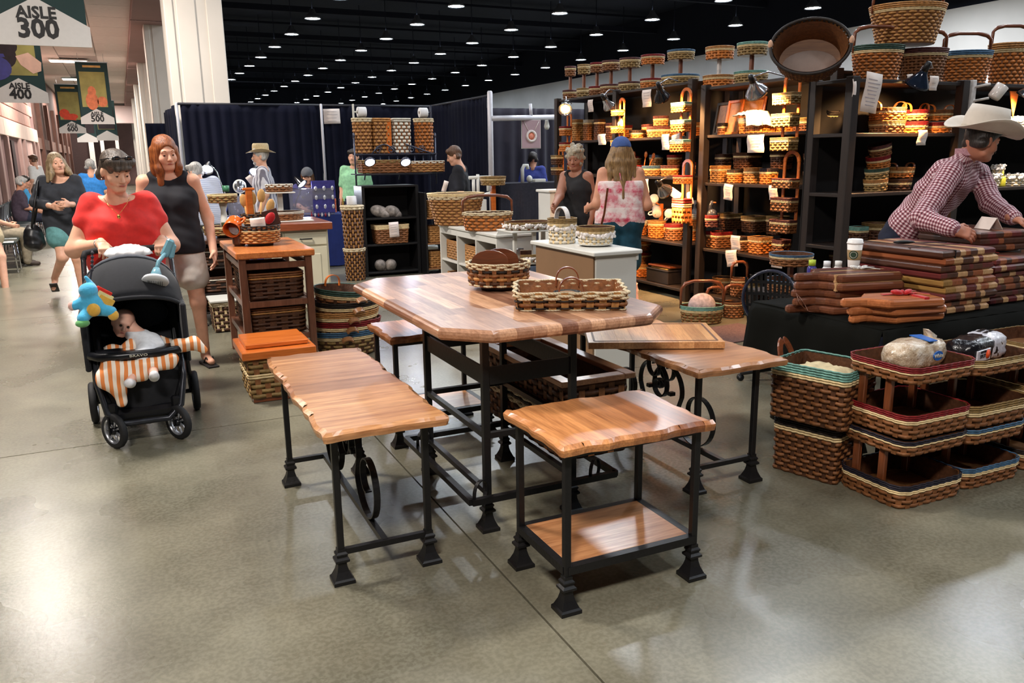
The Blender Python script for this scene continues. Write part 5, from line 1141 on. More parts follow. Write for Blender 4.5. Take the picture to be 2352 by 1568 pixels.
p = on_u(1533, .121, 5.56); bx_ = thing('storage_box', 'low black box with papers on the bottom shelf of the far unit', 'box', p); obj('box_body', MB().box((0, 0, .07), (.30, .42, .14), .006), mat('box_black', (34, 28, 28), .5), bx_); obj('lid', MB().box((0, 0, .15), (.31, .43, .018), .004), MATS['box_black'], bx_)
obj('papers', MB().box((-.02, 0, .166), (.2, .32, .012), .002), mat('yellow_folder', (190, 150, 70), .7), bx_); tag(obj('cutting_board', MB().box((0, 0, 0), (.26, .40, .02), .003), M_walnut, loc=p+Vector((0, 0, .185)), rot=(0, .05, .05)), 'dark board lying on the black box on the bottom far shelf', 'cutting board')
# ================================================================= white cabinets
M_wht = mat('white_cabinet_paint', (214, 212, 204), .45, var=.03, ns=2); M_tanp = mat('tan_panel', (132, 100, 70), .6, var=.08, ns=3)
c = thing('cabinet', 'white open-cubby cabinet with curved end boards under the handled basket', 'cabinet', (3.47, 8.15, 0), 0, 'white display cabinets'); L_, D_, H_ = 1.62, .40, .80
obj('top_board', MB().box((0, 0, H_-.012), (D_+.03, L_+.03, .026), .004), M_wht, c)
for y in (-L_/2+.012, -.27, .27, L_/2-.012): obj('divider', MB().box((.0, y, (H_-.03)/2), (D_, .024, H_-.03), .002), M_wht, c)
obj('back_panel', MB().box((D_/2-.008, 0, .4), (.012, L_, .74)), M_wht, c)
for z in (.03, .40): obj('shelf_board', MB().box((0, 0, z), (D_-.02, L_-.04, .022), .002), M_wht, c)
obj('apron', MB().box((-D_/2+.01, 0, H_-.06), (.018, L_-.02, .07), .002), M_wht, c); obj('plinth', MB().box((-D_/2+.03, 0, .01), (.018, L_-.04, .02), 0), M_wht, c)
def endboard(y):
    pts = [(-D_/2, H_), (D_/2+.01, H_), (D_/2+.01, H_+.11)]+[(D_/2+.01-(D_*.98)*f, H_+.11-.075*(3*f*f-2*f**3)) for f in [i/10 for i in range(1, 11)]]
    return MB().loft([[(x, y+dy, z) for x, z in pts] for dy in (.01, -.01)])
obj('end_board', endboard(-L_/2+.012), M_wht, c); obj('end_board', endboard(L_/2-.012), M_wht, c); obj('end_board', MB().box((D_/2, 0, H_+.05), (.018, L_, .1), .003), M_wht, c)
for i, (y, z) in enumerate(((-.54, .42), (0, .42), (.54, .42), (0, .045), (.54, .045))):
    quick('brown woven drawer basket %s of the white cubby cabinet' % ['in the near upper cubby', 'in the middle upper cubby', 'in the far upper cubby', 'in the middle lower cubby', 'in the far lower cubby'][i], Vector((3.44, 8.15+y, z)), 56, 46, 'tan', 'tan', 'cubby baskets', 'r', acc=None, flare=1.0, stretch=1.5)
c = thing('cabinet', 'white end cabinet with a tan side panel holding two white-ruffled baskets', 'cabinet', (3.06, 5.28, 0), 0, 'white display cabinets')
obj('counter_top', MB().box((0, 0, .888), (.40, .98, .03), .006), M_wht, c); obj('carcass', MB().box((.01, .0, .44), (.34, .90, .87), .004), M_wht, c); obj('side_panel', MB().box((-.168, 0, .44), (.014, .88, .86), .002), M_tanp, c); obj('corner_trim', MB().box((.178, -.445, .85), (.02, .03, .05), .003), M_wht, c)
p = Vector((2.985, 5.47, .904)); b1 = quick('white-ruffled basket with a tall white handle on the white end cabinet', p, 64, 62, 'white', 'olive', 'white-ruffled baskets on the end cabinet', 'o', flare=1.12); ruffle(b1, .105, .105, .12, 20, .016); hoop(b1, .10, .17, .10, mat('white_post', (214, 208, 204), .5), (.035, .01), axis='y')
p = Vector((3.10, 5.17, .915)); b2 = quick('wide low white-ruffled basket on the white end cabinet', p, 84, 44, 'white', 'olive', 'white-ruffled baskets on the end cabinet', 'o', flare=1.14); ruffle(b2, .135, .135, .075, 26, .016); obj('foot_board', MB().lathe([(.09, -.010), (.09, 0), (.125, .0), (.125, .006)], 24), M_wht, b2)
p = Vector((3.42, 7.9, .803)); b3 = basket('large rope-rimmed basket with a carved wooden handle on the cubby cabinet', p, .26, .19, .19, [('amber', 4, 1), ('tan', 1, .9), ('rope', 2, .5)], rz=-.35, group='baskets on the cubby cabinet', flare=1.12, r=-1, n=30, q=3, amp=.006, handle=('grip', .15), hm=M_walnut)
p = Vector((3.4, 8.75, .803)); b4 = basket('tall flared tan basket with a rope collar behind the handled basket', p, .32, .26, .36, [('tan', 9, 1), ('rope', 2, .5), ('cream', 2, .6)], rz=-.35, group='baskets on the cubby cabinet', flare=1.35, r=-1, n=36, q=2, amp=.007)
paper('white tag hanging on the tall flared tan basket', VY(1022, 428, 8.35), .05, .12, (-.3, -1, 0), -.3, lines=0)
# white two-tier stand and drawer unit behind the end cabinet
p = on_v(1213, .85, 6.95); t = thing('tiered_stand', 'white two-tier stand with ruffled trays left of the blue-cap woman', 'tiered stand', (p.x, p.y, 0), 0)
tray_into(t, .88, .23, .17, .075, [('white', 3, 1), ('olive', 2, .5)], n=30); ruffle(t, .24, .18, .92, 30, .018); tray_into(t, .56, .24, .18, .10, [('white', 3, 1), ('olive', 2, .5)], n=30); ruffle(t, .25, .19, .61, 30, .018)
for x, y in ((-.14, 0), (.02, -.08), (.16, 0)): obj('post', MB().box((x, y, .74), (.035, .035, .30), .003), M_wht, t)
obj('tray_board', MB().box((0, 0, .872), (.50, .36, .014), .003), M_wht, t); obj('pedestal', MB().box((0, 0, .275), (.5, .38, .55), .005), mat('blue_grey_paint', (88, 98, 116), .5), t)
p = on_v(1274, .8, 8.6); t = thing('cabinet', 'narrow white cabinet between the two-tier stand and the shelf', 'cabinet', (p.x, p.y, 0), 0); obj('carcass', MB().box((0, 0, .57), (.28, .3, 1.14), .004), M_wht, t); obj('counter_top', MB().box((0, 0, 1.155), (.33, .34, .03), .006), M_wht, t)
# ================================================================= left-middle group
isl = thing('kitchen_cart', 'wooden kitchen cart with an orange top and two woven drawers', 'cart', (.945, 6.58, 0)); M_cart = wood('cart_frame', (84, 50, 36), (120, 78, 58), 'Z', rnd=.1, coat=.15)
obj('top_board', MB().box((0, 0, .885), (.56, 1.06, .05), .008), wood('cart_top', (176, 92, 40), (214, 134, 74), 'Y', rnd=.08), isl)
for x in (-.235, .235):
    for y in (-.48, .48): obj('leg', MB().box((x, y, .43), (.05, .05, .86), .003), M_cart, isl)
for z in (.80, .52, .26):
    for y in (-.48, .48): obj('rail', MB().box((0, y, z), (.44, .03, .045), .003), M_cart, isl)
    for x in (-.235, .235): obj('rail', MB().box((x, 0, z), (.03, .92, .045), .003), M_cart, isl)
for z in (.53, .27): obj('shelf_board', MB().box((0, 0, z), (.44, .92, .014)), M_cart, isl)
for i, z in enumerate((.545, .285)): basket(['upper woven drawer of the wooden kitchen cart', 'lower woven drawer of the wooden kitchen cart'][i], (.945, 6.58, z), .20, .44, .20, [('dark', 5, 1), ('tan', 1, .5), ('brown', 2, .6)], group='cart drawers', flare=1.02, r=.02, n=30, q=2, stake='dark')
p = Z(598, 562, .912); ts = basket('dark-rimmed utensil basket on a foot on the kitchen cart', p+Vector((0, 0, .02)), .155, .135, .135, [('tan', 5, 1), ('cream', 1, .5), ('black', 3, .75)], group='utensil baskets', flare=1.05, r=-1, n=26, q=3); obj('foot', MB().box((0, 0, -.010), (.18, .14, .02), .003), M_shelf, ts)
us = basket('smaller dark-rimmed utensil basket at the back, full of wooden spoons', p+Vector((.03, .22, .13)), .13, .12, .10, [('tan', 3, 1), ('cream', 1, .5), ('black', 3, .8)], group='utensil baskets', flare=1.05, r=-1, n=24, q=2)
obj('stem', MB().box((0, 0, -.06), (.04, .04, .14), .004), M_ox, us)
for i, (dx, an, sc_) in enumerate(((-.05, -.12, 1), (.0, -.02, 1.1), (.05, .08, 1.2), (.09, .3, .8))):
    t = thing('wooden_spoon', ['wooden spoon leaning left in the utensil basket', 'wooden spoon upright in the utensil basket', 'slotted wooden turner in the utensil basket', 'thin spoon leaning right in the utensil basket'][i], 'spoon', p+Vector((dx*.9, .2-dx*.4, .15)), 0, 'utensils on the kitchen cart'); R = rotm(0, an, 0); mm = mat('pale_wood', (196, 150, 88), .5)
    obj('handle', MB().sweep([R @ Vector((0, 0, 0)), R @ Vector((0, 0, .14*sc_))], .008, 6), mm, t); obj('spoon_head', MB().ball(R @ Vector((0, 0, .18*sc_)), (.032, .010, .055), 10, 6, R), mm, t)
t = thing('mill', 'tall wooden post mill standing in the utensil basket', 'mill', p+Vector((-.03, .2, .15))); obj('mill_body', MB().box((0, 0, .12), (.05, .05, .28), .005), M_ox, t); obj('mill_cap', MB().box((0, 0, .27), (.09, .05, .02), .004), M_ox, t)
o = obj('mug', MUG, mat('orange_glaze', (206, 96, 34), .2, var=.08, spec=.6), loc=p+Vector((-.16, .08, .18)), rot=(2.0, -.5, -.6)); o.data = MUG.copy(); o.data.materials.clear(); o.data.materials.append(MATS['orange_glaze']); o.scale = (1.5,)*3; tag(o, 'orange glazed mug tipped beside the wooden spoons', 'mug')
t = thing('jar', 'glass-topped dark jar tipped at the left of the utensil basket', 'jar', p+Vector((-.15, .03, .0))); obj('jar_body', MB().lathe([(.0, 0), (.04, 0), (.05, .02), (.055, .10), (.05, .11)], 16), mat('brown_glaze', (84, 54, 40), .25), t); obj('glass_lid', MB().lathe([(0, 0), (.055, 0), (.06, .012), (.0, .02)], 20, (-.01, -.02, .13), rotm(.9, -.3, 0)), mat('smoked_glass', (170, 176, 180), .1, .3), t)
paper('white handwritten card standing in the utensil basket', p+Vector((-.02, -.11, .17)), .11, .09, (-.2, -1, .2), .08, .003, 3, 'price_card', 'card')
t = thing('photo_card', 'dark card with a red flower behind the handwritten card', 'card', p+Vector((.10, .02, .15))); obj('card', MB().box((0, 0, .05), (.12, .01, .13), .002, rotm(.1, -.25, 0)), mat('brown_card', (76, 44, 36), .6), t); obj('red_flower', MB().ball((-.01, -.015, .05), (.035, .006, .05), 10, 6, rotm(0, .6, 0)), M_red, t)
# cream cabinet with the red wooden worktop
cc_ = thing('cabinet', 'cream panelled cabinet with a thick reddish wooden worktop', 'cabinet', (1.62, 8.82, 0)); M_cream = mat('cream_paint', (206, 198, 172), .5, var=.05, ns=3)
obj('carcass', MB().box((0, 0, .45), (.46, .80, .80), .004), M_cream, cc_); obj('plinth', MB().box((0, 0, .03), (.42, .76, .06)), M_cream, cc_); obj('worktop', MB().box((-.05, 0, .89), (.64, .92, .075), .006), wood('red_worktop', (120, 58, 34), (158, 84, 52), 'X', rnd=.05), cc_)
dr = obj('door', MB().box((.0, -.408, .40), (.42, .018, .56), .003), M_cream, cc_); obj('door_panel', MB().box((0, -.42, .40), (.28, .012, .42), .004), M_cream, dr); dw = obj('drawer', MB().box((0, -.408, .765), (.42, .018, .13), .003), M_cream, cc_)
obj('handle', MB().sweep([(-.06, -.425, .765), (-.05, -.442, .765), (.05, -.442, .765), (.06, -.425, .765)], .007, 6), M_iron, dw); obj('handle', MB().sweep([(.0, -.425, .10), (.03, -.44, .10), (.1, -.44, .10), (.13, -.425, .10)], .007, 6), M_iron, cc_)
p = Vector((1.45, 8.75, .93)); t = thing('tiered_stand', 'white two-tier ruffled stand on the reddish worktop', 'tiered stand', p); tray_into(t, .012, .23, .18, .09, [('brown', 3, 1), ('white', 2, .6)], n=30); tray_into(t, .30, .135, .12, .08, [('brown', 2, 1), ('white', 2, .7)], n=22); obj('tray_board', MB().box((.02, 0, .006), (.55, .38, .012), .003), M_wht, t); obj('tray_board', MB().box((0, 0, .293), (.28, .25, .012), .003), M_wht, t); obj('acrylic_post', MB().box((0, 0, .2), (.05, .05, .19), .004), M_wht, t)
# dark console with a tall two-tier stand at the left
dc = thing('console', 'dark wooden console with woven drawers behind the kitchen cart', 'console', (.82, 8.62, 0)); obj('top_board', MB().box((0, 0, .80), (.62, .9, .035), .005), wood('dark_top', (58, 36, 28), (92, 60, 46), 'X', rnd=.05, coat=.5, rough=.18), dc)
for x in (-.26, .26):
    for y in (-.4, .4): leg(dc, x, y, .78, w=.04)
for z in (.55, .30, .12): obj('shelf_board', MB().box((0, 0, z), (.5, .8, .016), .002), M_shelf, dc)
for i, z in enumerate((.565, .315, .135)): basket(['upper dark drawer of the console', 'middle dark drawer of the console', 'lower dark drawer of the console'][i], (.82, 8.62, z), .22, .38, .15 if i else .18, [('dark', 4, 1), ('white', 1, .5), ('dark', 2, .5)], group='console drawers', flare=1.0, r=.02, n=26, q=2, stake='black')
t = thing('tiered_stand', 'olive two-tier woven stand on the dark console', 'tiered stand', (.86, 8.5, .82)); tray_into(t, .02, .20, .16, .085, [('olive', 3, 1), ('cream', 2, .5)], n=28); tray_into(t, .33, .135, .12, .085, [('olive', 3, 1), ('cream', 2, .5)], n=22); obj('post', MB().lathe([(.05, .1), (.035, .16), (.025, .25), (.04, .33)], 12), M_wht, t); obj('foot', MB().box((.02, 0, .008), (.2, .16, .016), .003), M_shelf, t)
tag(obj('green_pot', MB().lathe([(0, 0), (.03, 0), (.034, .06), (.0, .06)], 14), mat('green_glaze', (70, 130, 96), .3), loc=(.90, 8.5, 1.255)), 'small green pot in the upper tray on the dark console', 'pot')
for i, (dx, c_) in enumerate(((.0, (60, 66, 40)), (.06, (206, 120, 50)), (.11, (90, 130, 160)))): tag(obj('soap_bar', MB().box((0, 0, 0), (.07, .05, .035), .006), mat('soap_%d' % i, c_, .6), loc=(.86+dx, 8.46, .945)), ['dark green soap in the lower tray on the console', 'orange soap in the lower tray on the console', 'blue soap in the lower tray on the console'][i], 'soap')
sq = basket('square lattice basket with a white top on the floor beside the kitchen cart', (.73, 7.95, .01), .115, .16, .27, [('dark', 7, 1), ('rope', 2, .6)], group='floor baskets', flare=1.1, r=.02, n=26, q=2, stake='cream'); obj('lid', MB().box((0, 0, .285), (.27, .36, .02), .004), M_wht, sq)
# ================================================================= dark bookcase with the towel rack
dk = thing('bookcase', 'black open bookcase under the wrought iron rack', 'bookcase', (3.2, 10.82, 0))
for x in (-.37, .37): obj('side_panel', MB().box((x, 0, .6), (.04, .40, 1.2), .003), M_iron, dk)
for z in (.05, .42, .77, 1.19): obj('shelf_board', MB().box((0, 0, z), (.72, .40, .025), .002), M_iron, dk)
obj('back_panel', MB().box((0, .195, .6), (.72, .012, 1.2)), M_bcloth, dk)
d2 = thing('bookcase', 'narrow dark shelf with lattice baskets right of the black bookcase', 'bookcase', (3.72, 10.6, 0))
for x in (-.11, .20): obj('side_panel', MB().box((x, 0, .55), (.025, .40, 1.1), .003), M_iron, d2)
for z in (.08, .42, .76): obj('shelf_board', MB().box((.045, 0, z), (.29, .40, .02), .002), M_bwood, d2)
for i, z in enumerate((.092, .432, .772)): quick('tan lattice basket on the %s shelf of the narrow dark bookcase' % ['bottom', 'middle', 'top'][i], Vector((3.765, 10.55, z)), 40, 40, 'tan', 'tan', 'lattice baskets', 'r', acc=None, flare=1.0)
quick('white-rimmed basket with a paper on the middle shelf of the black bookcase', Vector((3.2, 10.72, .434)), 92, 46, 'brown', 'cream', 'bookcase baskets', 'r', stretch=.5); paper('handwritten paper on the basket in the black bookcase', VY(905, 527, 10.56), .13, .2, (-.2, -1, 0), .05)
for i, (x, z) in enumerate(((-.1, 1.02), (.08, 1.0), (-.12, .51), (.02, .49))):
    tag(obj('knotted_towel', MB().ball((0, 0, 0), (.13, .08, .08), 14, 9).ball((.07, -.03, -.02), (.08, .06, .06), 12, 8), mat('striped_towel', (150, 140, 132), .9, var=.6, ns=14), loc=(3.17+x, 10.74, (.86, .85, .135, .13)[i]), rot=(.2*i, .3, .5*i)), ['grey striped knotted towel left on the upper bookcase shelf', 'grey striped knotted towel right on the upper bookcase shelf', 'pale knotted towel left on the lower bookcase shelf', 'pale knotted towel right on the lower bookcase shelf'][i], 'towel', 'knotted towels')
rk = thing('iron_rack', 'wrought iron rack with scrolls above the black bookcase', 'rack', (3.28, 10.75, 1.205)); M_gi = mat('grey_iron', (84, 88, 104), .35, .7)
for x in (-.50, .62):
    obj('upright', MB().sweep([(x, 0, -.0), (x, 0, .62)], .012, 8), M_gi, rk); obj('finial', MB().ball((x, 0, .64), (.018, .018, .04), 8, 6), M_gi, rk)
for z in (.14, .40): obj('crossbar', MB().sweep([(-.5, 0, z), (.62, 0, z)], .012, 8), M_gi, rk)
for i in range(9): obj('baluster', MB().sweep([(-.4+.12*i, 0, .14), (-.4+.12*i, 0, .40)], .008, 6), M_gi, rk)
obj('scroll', MB().sweep([(-.28+.06*i, 0, .40+.13*math.sin(math.pi*i/6)) for i in range(7)], .009, 6), M_gi, rk); obj('scroll', MB().sweep([(.2+.06*i, 0, .53-.02*i) for i in range(7)], .009, 6), M_gi, rk)
for x in (-.18, .0, .28, .42): obj('scroll', MB().sweep(spiral((x, 0, .46), .05, .012, 0, 540, 24, (1, 0, 0), (0, 0, 1)), .007, 6), M_gi, rk)
obj('glass_shelf', MB().box((.05, -.06, .15), (1.2, .26, .012)), mat('grey_glass', (90, 96, 112), .1, .2), rk)
for i, (x, w, h, bo, ri, lab) in enumerate(((-.12, .66, .17, 'brown', 'olive', 'long brown rope-rimmed tray basket on the iron rack'), (.45, .48, .15, 'tan', 'white', 'white-laced tray basket right on the iron rack'))):
    b_ = basket(lab, (3.28+x-.02, 10.66, 1.366), w/2, .13, h, [(bo, 4, 1), (ri, 2, .7)], group='tray baskets on the iron rack', flare=1.02, r=.02, n=30, q=2)
tall = [(2.93, .125, 'tan', 'tan', 'left tall rope-topped tissue basket on the iron rack'), (3.17, .11, 'tan', 'tan', 'tan woven tall box basket with a wooden side on the iron rack'), (3.45, .115, 'white', 'white', 'white lattice tall box basket on the iron rack'), (3.78, .125, 'amber', 'olive', 'right brown rope-topped tissue basket on the iron rack')]
for i, (x, r_, bo, ri, lab) in enumerate(tall):
    b_ = basket(lab, (x, 10.86, 1.615), r_, r_*.8, .46, [(bo, 9, 1), (ri if i % 2 == 0 and i else 'rope' if i in (0, 3) else ri, 2, .6)], group='tall baskets on the iron rack', flare=1.04, r=-1 if i in (0, 3) else .015, n=22, q=2, amp=.008, stake='brown')
    if i == 1: obj('wood_side', MB().box((.09, -.085, .23), (.07, .01, .45), .002), M_ox, b_)
obj('upper_rack_shelf', MB().box((.08, .10, .402), (1.1, .26, .014)), M_gi, rk)
M_tp = mat('tissue_white', (226, 224, 224), .9, var=.03)
def roll(label, loc, rot=(0, math.pi/2, 0), s_=1.0):
    t = thing('tissue_roll', label, 'tissue roll', loc, 0, 'tissue rolls'); R = rotm(*rot); obj('paper_roll', MB().lathe([(.02, -.055), (.062, -.055), (.065, -.05), (.065, .05), (.062, .055), (.02, .055)], 20, rot=R, caps=False), M_tp, t); obj('core', MB().lathe([(.021, -.056), (.021, .056), (.018, .056), (.018, -.056)], 16, rot=R, caps=False), mat('core_card', (160, 140, 116), .8), t)
roll('white tissue roll on the spindle at the left top of the iron rack', (2.93, 10.86, 2.15)); roll('white tissue roll on the spindle at the right top of the iron rack', (3.78, 10.86, 2.15)); roll('white tissue roll on the tall basket tube beside the bookcase', (2.64, 10.5, 1.03), (0, 0, 0), 1)
for i, x in enumerate((2.82, 3.89)):
    t = thing('roll_spindle', ['white spindle bracket holding the left tissue roll', 'dark spindle bracket holding the right tissue roll'][i], 'spindle', (x, 10.86, 2.06)); mm = M_wht if i == 0 else M_gi; obj('upright', MB().box((0, 0, .08), (.022, .03, .22), .003), mm, t); obj('arm', MB().sweep([(0, 0, .09), (.1 if i == 0 else -.1, 0, .09)], .011, 8), mm, t)
for i, (z, h) in enumerate(((0, .42), (.42, .55))): basket(['lower rope-collared tube basket on the floor beside the bookcase', 'upper rope-collared tube basket holding a tissue roll'][i], (2.64, 10.5, z), .135, .125, h, [('dark', 10, 1), ('rope', 2, .6)], group='tube baskets', flare=1.12, r=-1, n=24, q=2, stake='tan', amp=.007)
# small things right of the rack
b_ = quick('olive basket on a post, above the carved handle', VY(1132, 415, 8.6)+Vector((0, 0, -.05)), 58, 22, 'olive', 'olive', 'baskets on posts'); obj('post', MB().box((0, 0, -.16), (.05, .05, .34), .004), M_ox, b_)
t = thing('spigot_stand', 'white pipe towel stand between the rack and the olive basket', 'stand', VY(1098, 430, 9.6)); 
for a, b in (((0, 0, -.15), (0, 0, .16)), ((-.12, 0, .12), (.18, 0, .12)), ((.14, 0, .12), (.14, 0, -.05)), ((-.06, 0, -.1), (-.06, 0, .1)), ((0, 0, -.12), (.22, 0, -.06))): obj('pipe', MB().sweep([a, b], .022, 8), M_wht, t)
obj('pedestal', MB().box((0, 0, -.15-(t.location.z-.15)/2), (.16, .16, t.location.z-.15), .004), M_wht, t)
# ================================================================= jewellery booth behind
M_bcl = mat('royal_blue_cloth', (26, 42, 104), .85, var=.12, ns=8); M_acr = mat('clear_acrylic', (226, 226, 240), .06, trans=.85, var=.02)
def clothed_table(label, u0, u1, v0, v1, h, m, clabel):
    t = thing('folding_table', label, 'table', ((u0+u1)/2, (v0+v1)/2, 0)); obj('table_top', MB().box((0, 0, h-.025), (u1-u0, v1-v0, .03), .003), M_wht, t)
    for x in (-1, 1):
        for y in (-1, 1): obj('leg', MB().box((x*((u1-u0)/2-.06), y*((v1-v0)/2-.06), (h-.04)/2), (.03, .03, h-.04)), M_gi, t)
    d = .012; ring0 = []; n = 120; o = outline((u1-u0)/2+d, (v1-v0)/2+d, .03, n); rings = []
    for zf in (1, .9, .5, .02): rings.append([(p[0]+p[2]*.018*(1-zf)*math.sin(i*1.1), p[1]+p[3]*.018*(1-zf)*math.sin(i*1.1), h*zf-.002 if zf < 1 else h) for i, p in enumerate(o)])
    mb = MB().loft([rings[3], rings[2], rings[1], rings[0]], True, False, True, False)
    tag(obj('tablecloth', mb, m, loc=((u0+u1)/2, (v0+v1)/2, 0)), clabel, 'tablecloth', 'booth tablecloths')
clothed_table('jewellery table under a royal blue cloth', 1.05, 3.05, 12.0, 12.7, .76, M_bcl, 'royal blue cloth to the floor on the jewellery table')
clothed_table('dark side table under the pendant poster', 5.5, 7.6, 12.2, 12.8, VY(1200, 420, 12.3).z, mat('charcoal_cloth', (40, 38, 48), .9), 'charcoal cloth on the side table under the pendant poster')
def desk_lamp(label, head, aim, base, m, power=18):
    t = thing('desk_lamp', label, 'desk lamp', base, 0, 'cool desk lamps'); b = Vector(base); hd = Vector(head)-b; d = Vector(aim).normalized(); q = d.to_track_quat('-Z', 'Y').to_matrix()
    obj('shade', MB().lathe([(.02, .16), (.03, .13), (.05, .08), (.075, .02), (.085, 0), (.08, 0), (.045, .08), (.02, .12)], 18, tuple(hd), q, caps=False), m, t); obj('bulb', MB().lathe([(0, .01), (.06, .012), (.07, .03), (0, .05)], 14, tuple(hd), q), emitter('cool_bulb', (226, 232, 255), 26), t)
    e = hd+q @ Vector((0, 0, .15)); obj('arm', MB().sweep([e, e+Vector((.10, .05, -.12)), Vector((.06, .04, .2)), Vector((0, 0, .02))], .01, 6), M_sil, t); obj('base', MB().lathe([(0, 0), (.07, 0), (.07, .015), (0, .02)], 14), M_blk, t)
    if power:
        l = bpy.data.lights.new('desk_lamp_light', 'SPOT'); l.energy = power; l.color = (.84, .88, 1); l.spot_size = math.radians(140); l.spot_blend = .6; l.shadow_soft_size = .06
        o = bpy.data.objects.new('desk_lamp_light', l); COL.objects.link(o); o.parent = t; o.location = hd+d*.02; o.rotation_euler = q.to_euler()
hd = VY(585, 397, 12.4); desk_lamp('lit silver desk lamp left of the man in the straw hat', hd, (-.35, -.7, -.6), (hd.x+.12, 12.55, .762), M_sil, 45)
hd = VY(476, 390, 12.5); desk_lamp('lit silver desk lamp behind the grey-haired woman', hd, (-.25, -.7, -.6), (hd.x+.2, 12.6, .762), M_sil, 32)
hd = VY(695, 424, 12.1); desk_lamp('lit black desk lamp over the showcase of pendants', hd, (.5, -.5, -.65), (hd.x-.12, 12.3, .762), M_blk, 26)
for i, px in enumerate((850, 932)):
    hd = VY(px, 373, 10.35); t = thing('rack_light', ['left cool downlight clipped to the iron rack', 'right cool downlight clipped to the iron rack'][i], 'light', hd, 0, 'rack downlights'); t.rotation_euler = (-.75, 0, 0); obj('housing', MB().lathe([(.0, .06), (.04, .06), (.07, .02), (.075, 0), (.0, 0.004)], 16), M_gi, t); obj('bulb', MB().lathe([(0, -.012), (.055, -.008), (.06, 0), (0, .002)], 14), emitter('cool_bulb', (226, 232, 255), 26), t); obj('clip_arm', MB().sweep([(0, 0, .06), (0, .2, .10), (0, .38, .05)], .01, 6), M_gi, t)
    l = bpy.data.lights.new('rack_light', 'SPOT'); l.energy = 10; l.color = (.8, .84, 1); l.spot_size = math.radians(130); l.shadow_soft_size = .05; o = bpy.data.objects.new('rack_light_beam', l); COL.objects.link(o); o.parent = t; o.location = (0, 0, -.03)
# showcases, mirror, cards, pendants
def showcase(label, px0, px1, py0, py1, v, z0=.765):
    a, b = VY(px0, py1, v), VY(px1, py0, v); t = thing('showcase', label, 'showcase', ((a.x+b.x)/2, v+.12, z0), 0, 'jewellery showcases'); w, h = b.x-a.x, max(.12, b.z-z0)
    for c_, d in (((0, -.12, h/2), (w, .008, h)), ((0, .12, h/2), (w, .008, h)), ((-w/2, 0, h/2), (.008, .24, h)), ((w/2, 0, h/2), (.008, .24, h)), ((0, 0, h), (w, .25, .008))): obj('pane', MB().box(c_, d), M_acr, t)
    r = random.Random(px0)
    for i in range(14): obj('trinket', MB().ball((r.uniform(-.42, .42)*w, r.uniform(-.08, .08), r.uniform(.06, .85)*h), (.014, .008, r.uniform(.01, .03)), 8, 5), mat('silver_trinket', (226, 226, 236), .2, .6), t)
    return t
showcase('clear showcase of silver pieces left of the straw-hatted man', 530, 590, 450, 490, 12.1); showcase('clear showcase of pendants in front of the woman in the grey cap', 674, 765, 432, 490, 12.0)
t = thing('jewellery_board', 'dark velvet board with silver pendants beside the showcase', 'display board', VY(748, 490, 11.98)); obj('velvet_board', MB().box((0, .03, .24), (.34, .02, .46), .003, rotm(-.12)), mat('violet_velvet', (58, 54, 120), .9), t)
for i in range(9): obj('pendant', MB().ball((-.12+.12*(i % 3), 0, .10+.13*(i//3)), (.022, .008, .034), 8, 6), mat('silver_trinket', (226, 226, 236), .2, .6), t)
t = thing('mirror', 'round white-framed table mirror on the jewellery table', 'mirror', VY(552, 448, 12.2)); obj('frame', MB().lathe([(0, -.008), (.085, -.008), (.09, 0), (.085, .008), (0, .008)], 24, (0, 0, .12), rotm(math.pi/2-.1), sy=1.1), M_wht, t); obj('mirror_glass', MB().lathe([(0, 0), (.072, 0), (.072, .003), (0, .003)], 24, (0, -.011, .12), rotm(math.pi/2-.1), sy=1.1), M_sil, t); obj('stand', MB().lathe([(.05, -.12), (.04, -.10), (.012, -.08), (.012, .05)], 14), M_wht, t)
paper('white sign card propped behind the lamp, left of the straw-hatted man', VY(592, 412, 12.7), .26, .24, (-.1, -1, .1), .6, .0, 0, 'sign_card', 'card')
for i, (px, c_) in enumerate(((772, (206, 110, 70)), (781, (60, 50, 80)), (789, (190, 150, 60)), (796, (40, 46, 90)), (803, (180, 40, 60)), (811, (70, 60, 100)))):
    t = thing('bead_strand', ['orange bead strand, leftmost on the rack by the blue cloth', 'dark bead strand, second on the rack by the blue cloth', 'gold bead strand on the rack by the blue cloth', 'navy bead strand on the rack by the blue cloth', 'red bead strand on the rack by the blue cloth', 'violet bead strand, rightmost on the rack by the blue cloth'][i], 'necklace', VY(px, 488, 11.98), 0, 'bead strands'); mb = MB()
    for k in range(9): mb.ball((0, 0, .015+.022*k), .013, 8, 5)
    obj('beads', mb, mat('bead_%d' % i, c_, .3), t); obj('cord', MB().box((0, 0, .11), (.004, .004, .22)), M_iron, t)
for i in range(6): tag(obj('nail_bottle', MB().lathe([(0, 0), (.012, 0), (.014, .03), (.006, .04), (.006, .07), (0, .07)], 10), mat('bottle_red_%d' % (i % 2), ((150, 40, 60), (220, 214, 220))[i % 2], .3), loc=VY(716+8*i, 497, 11.98)), NTH[i]+' small bottle from the left at the front of the jewellery table', 'bottle', 'small bottles on the jewellery table')
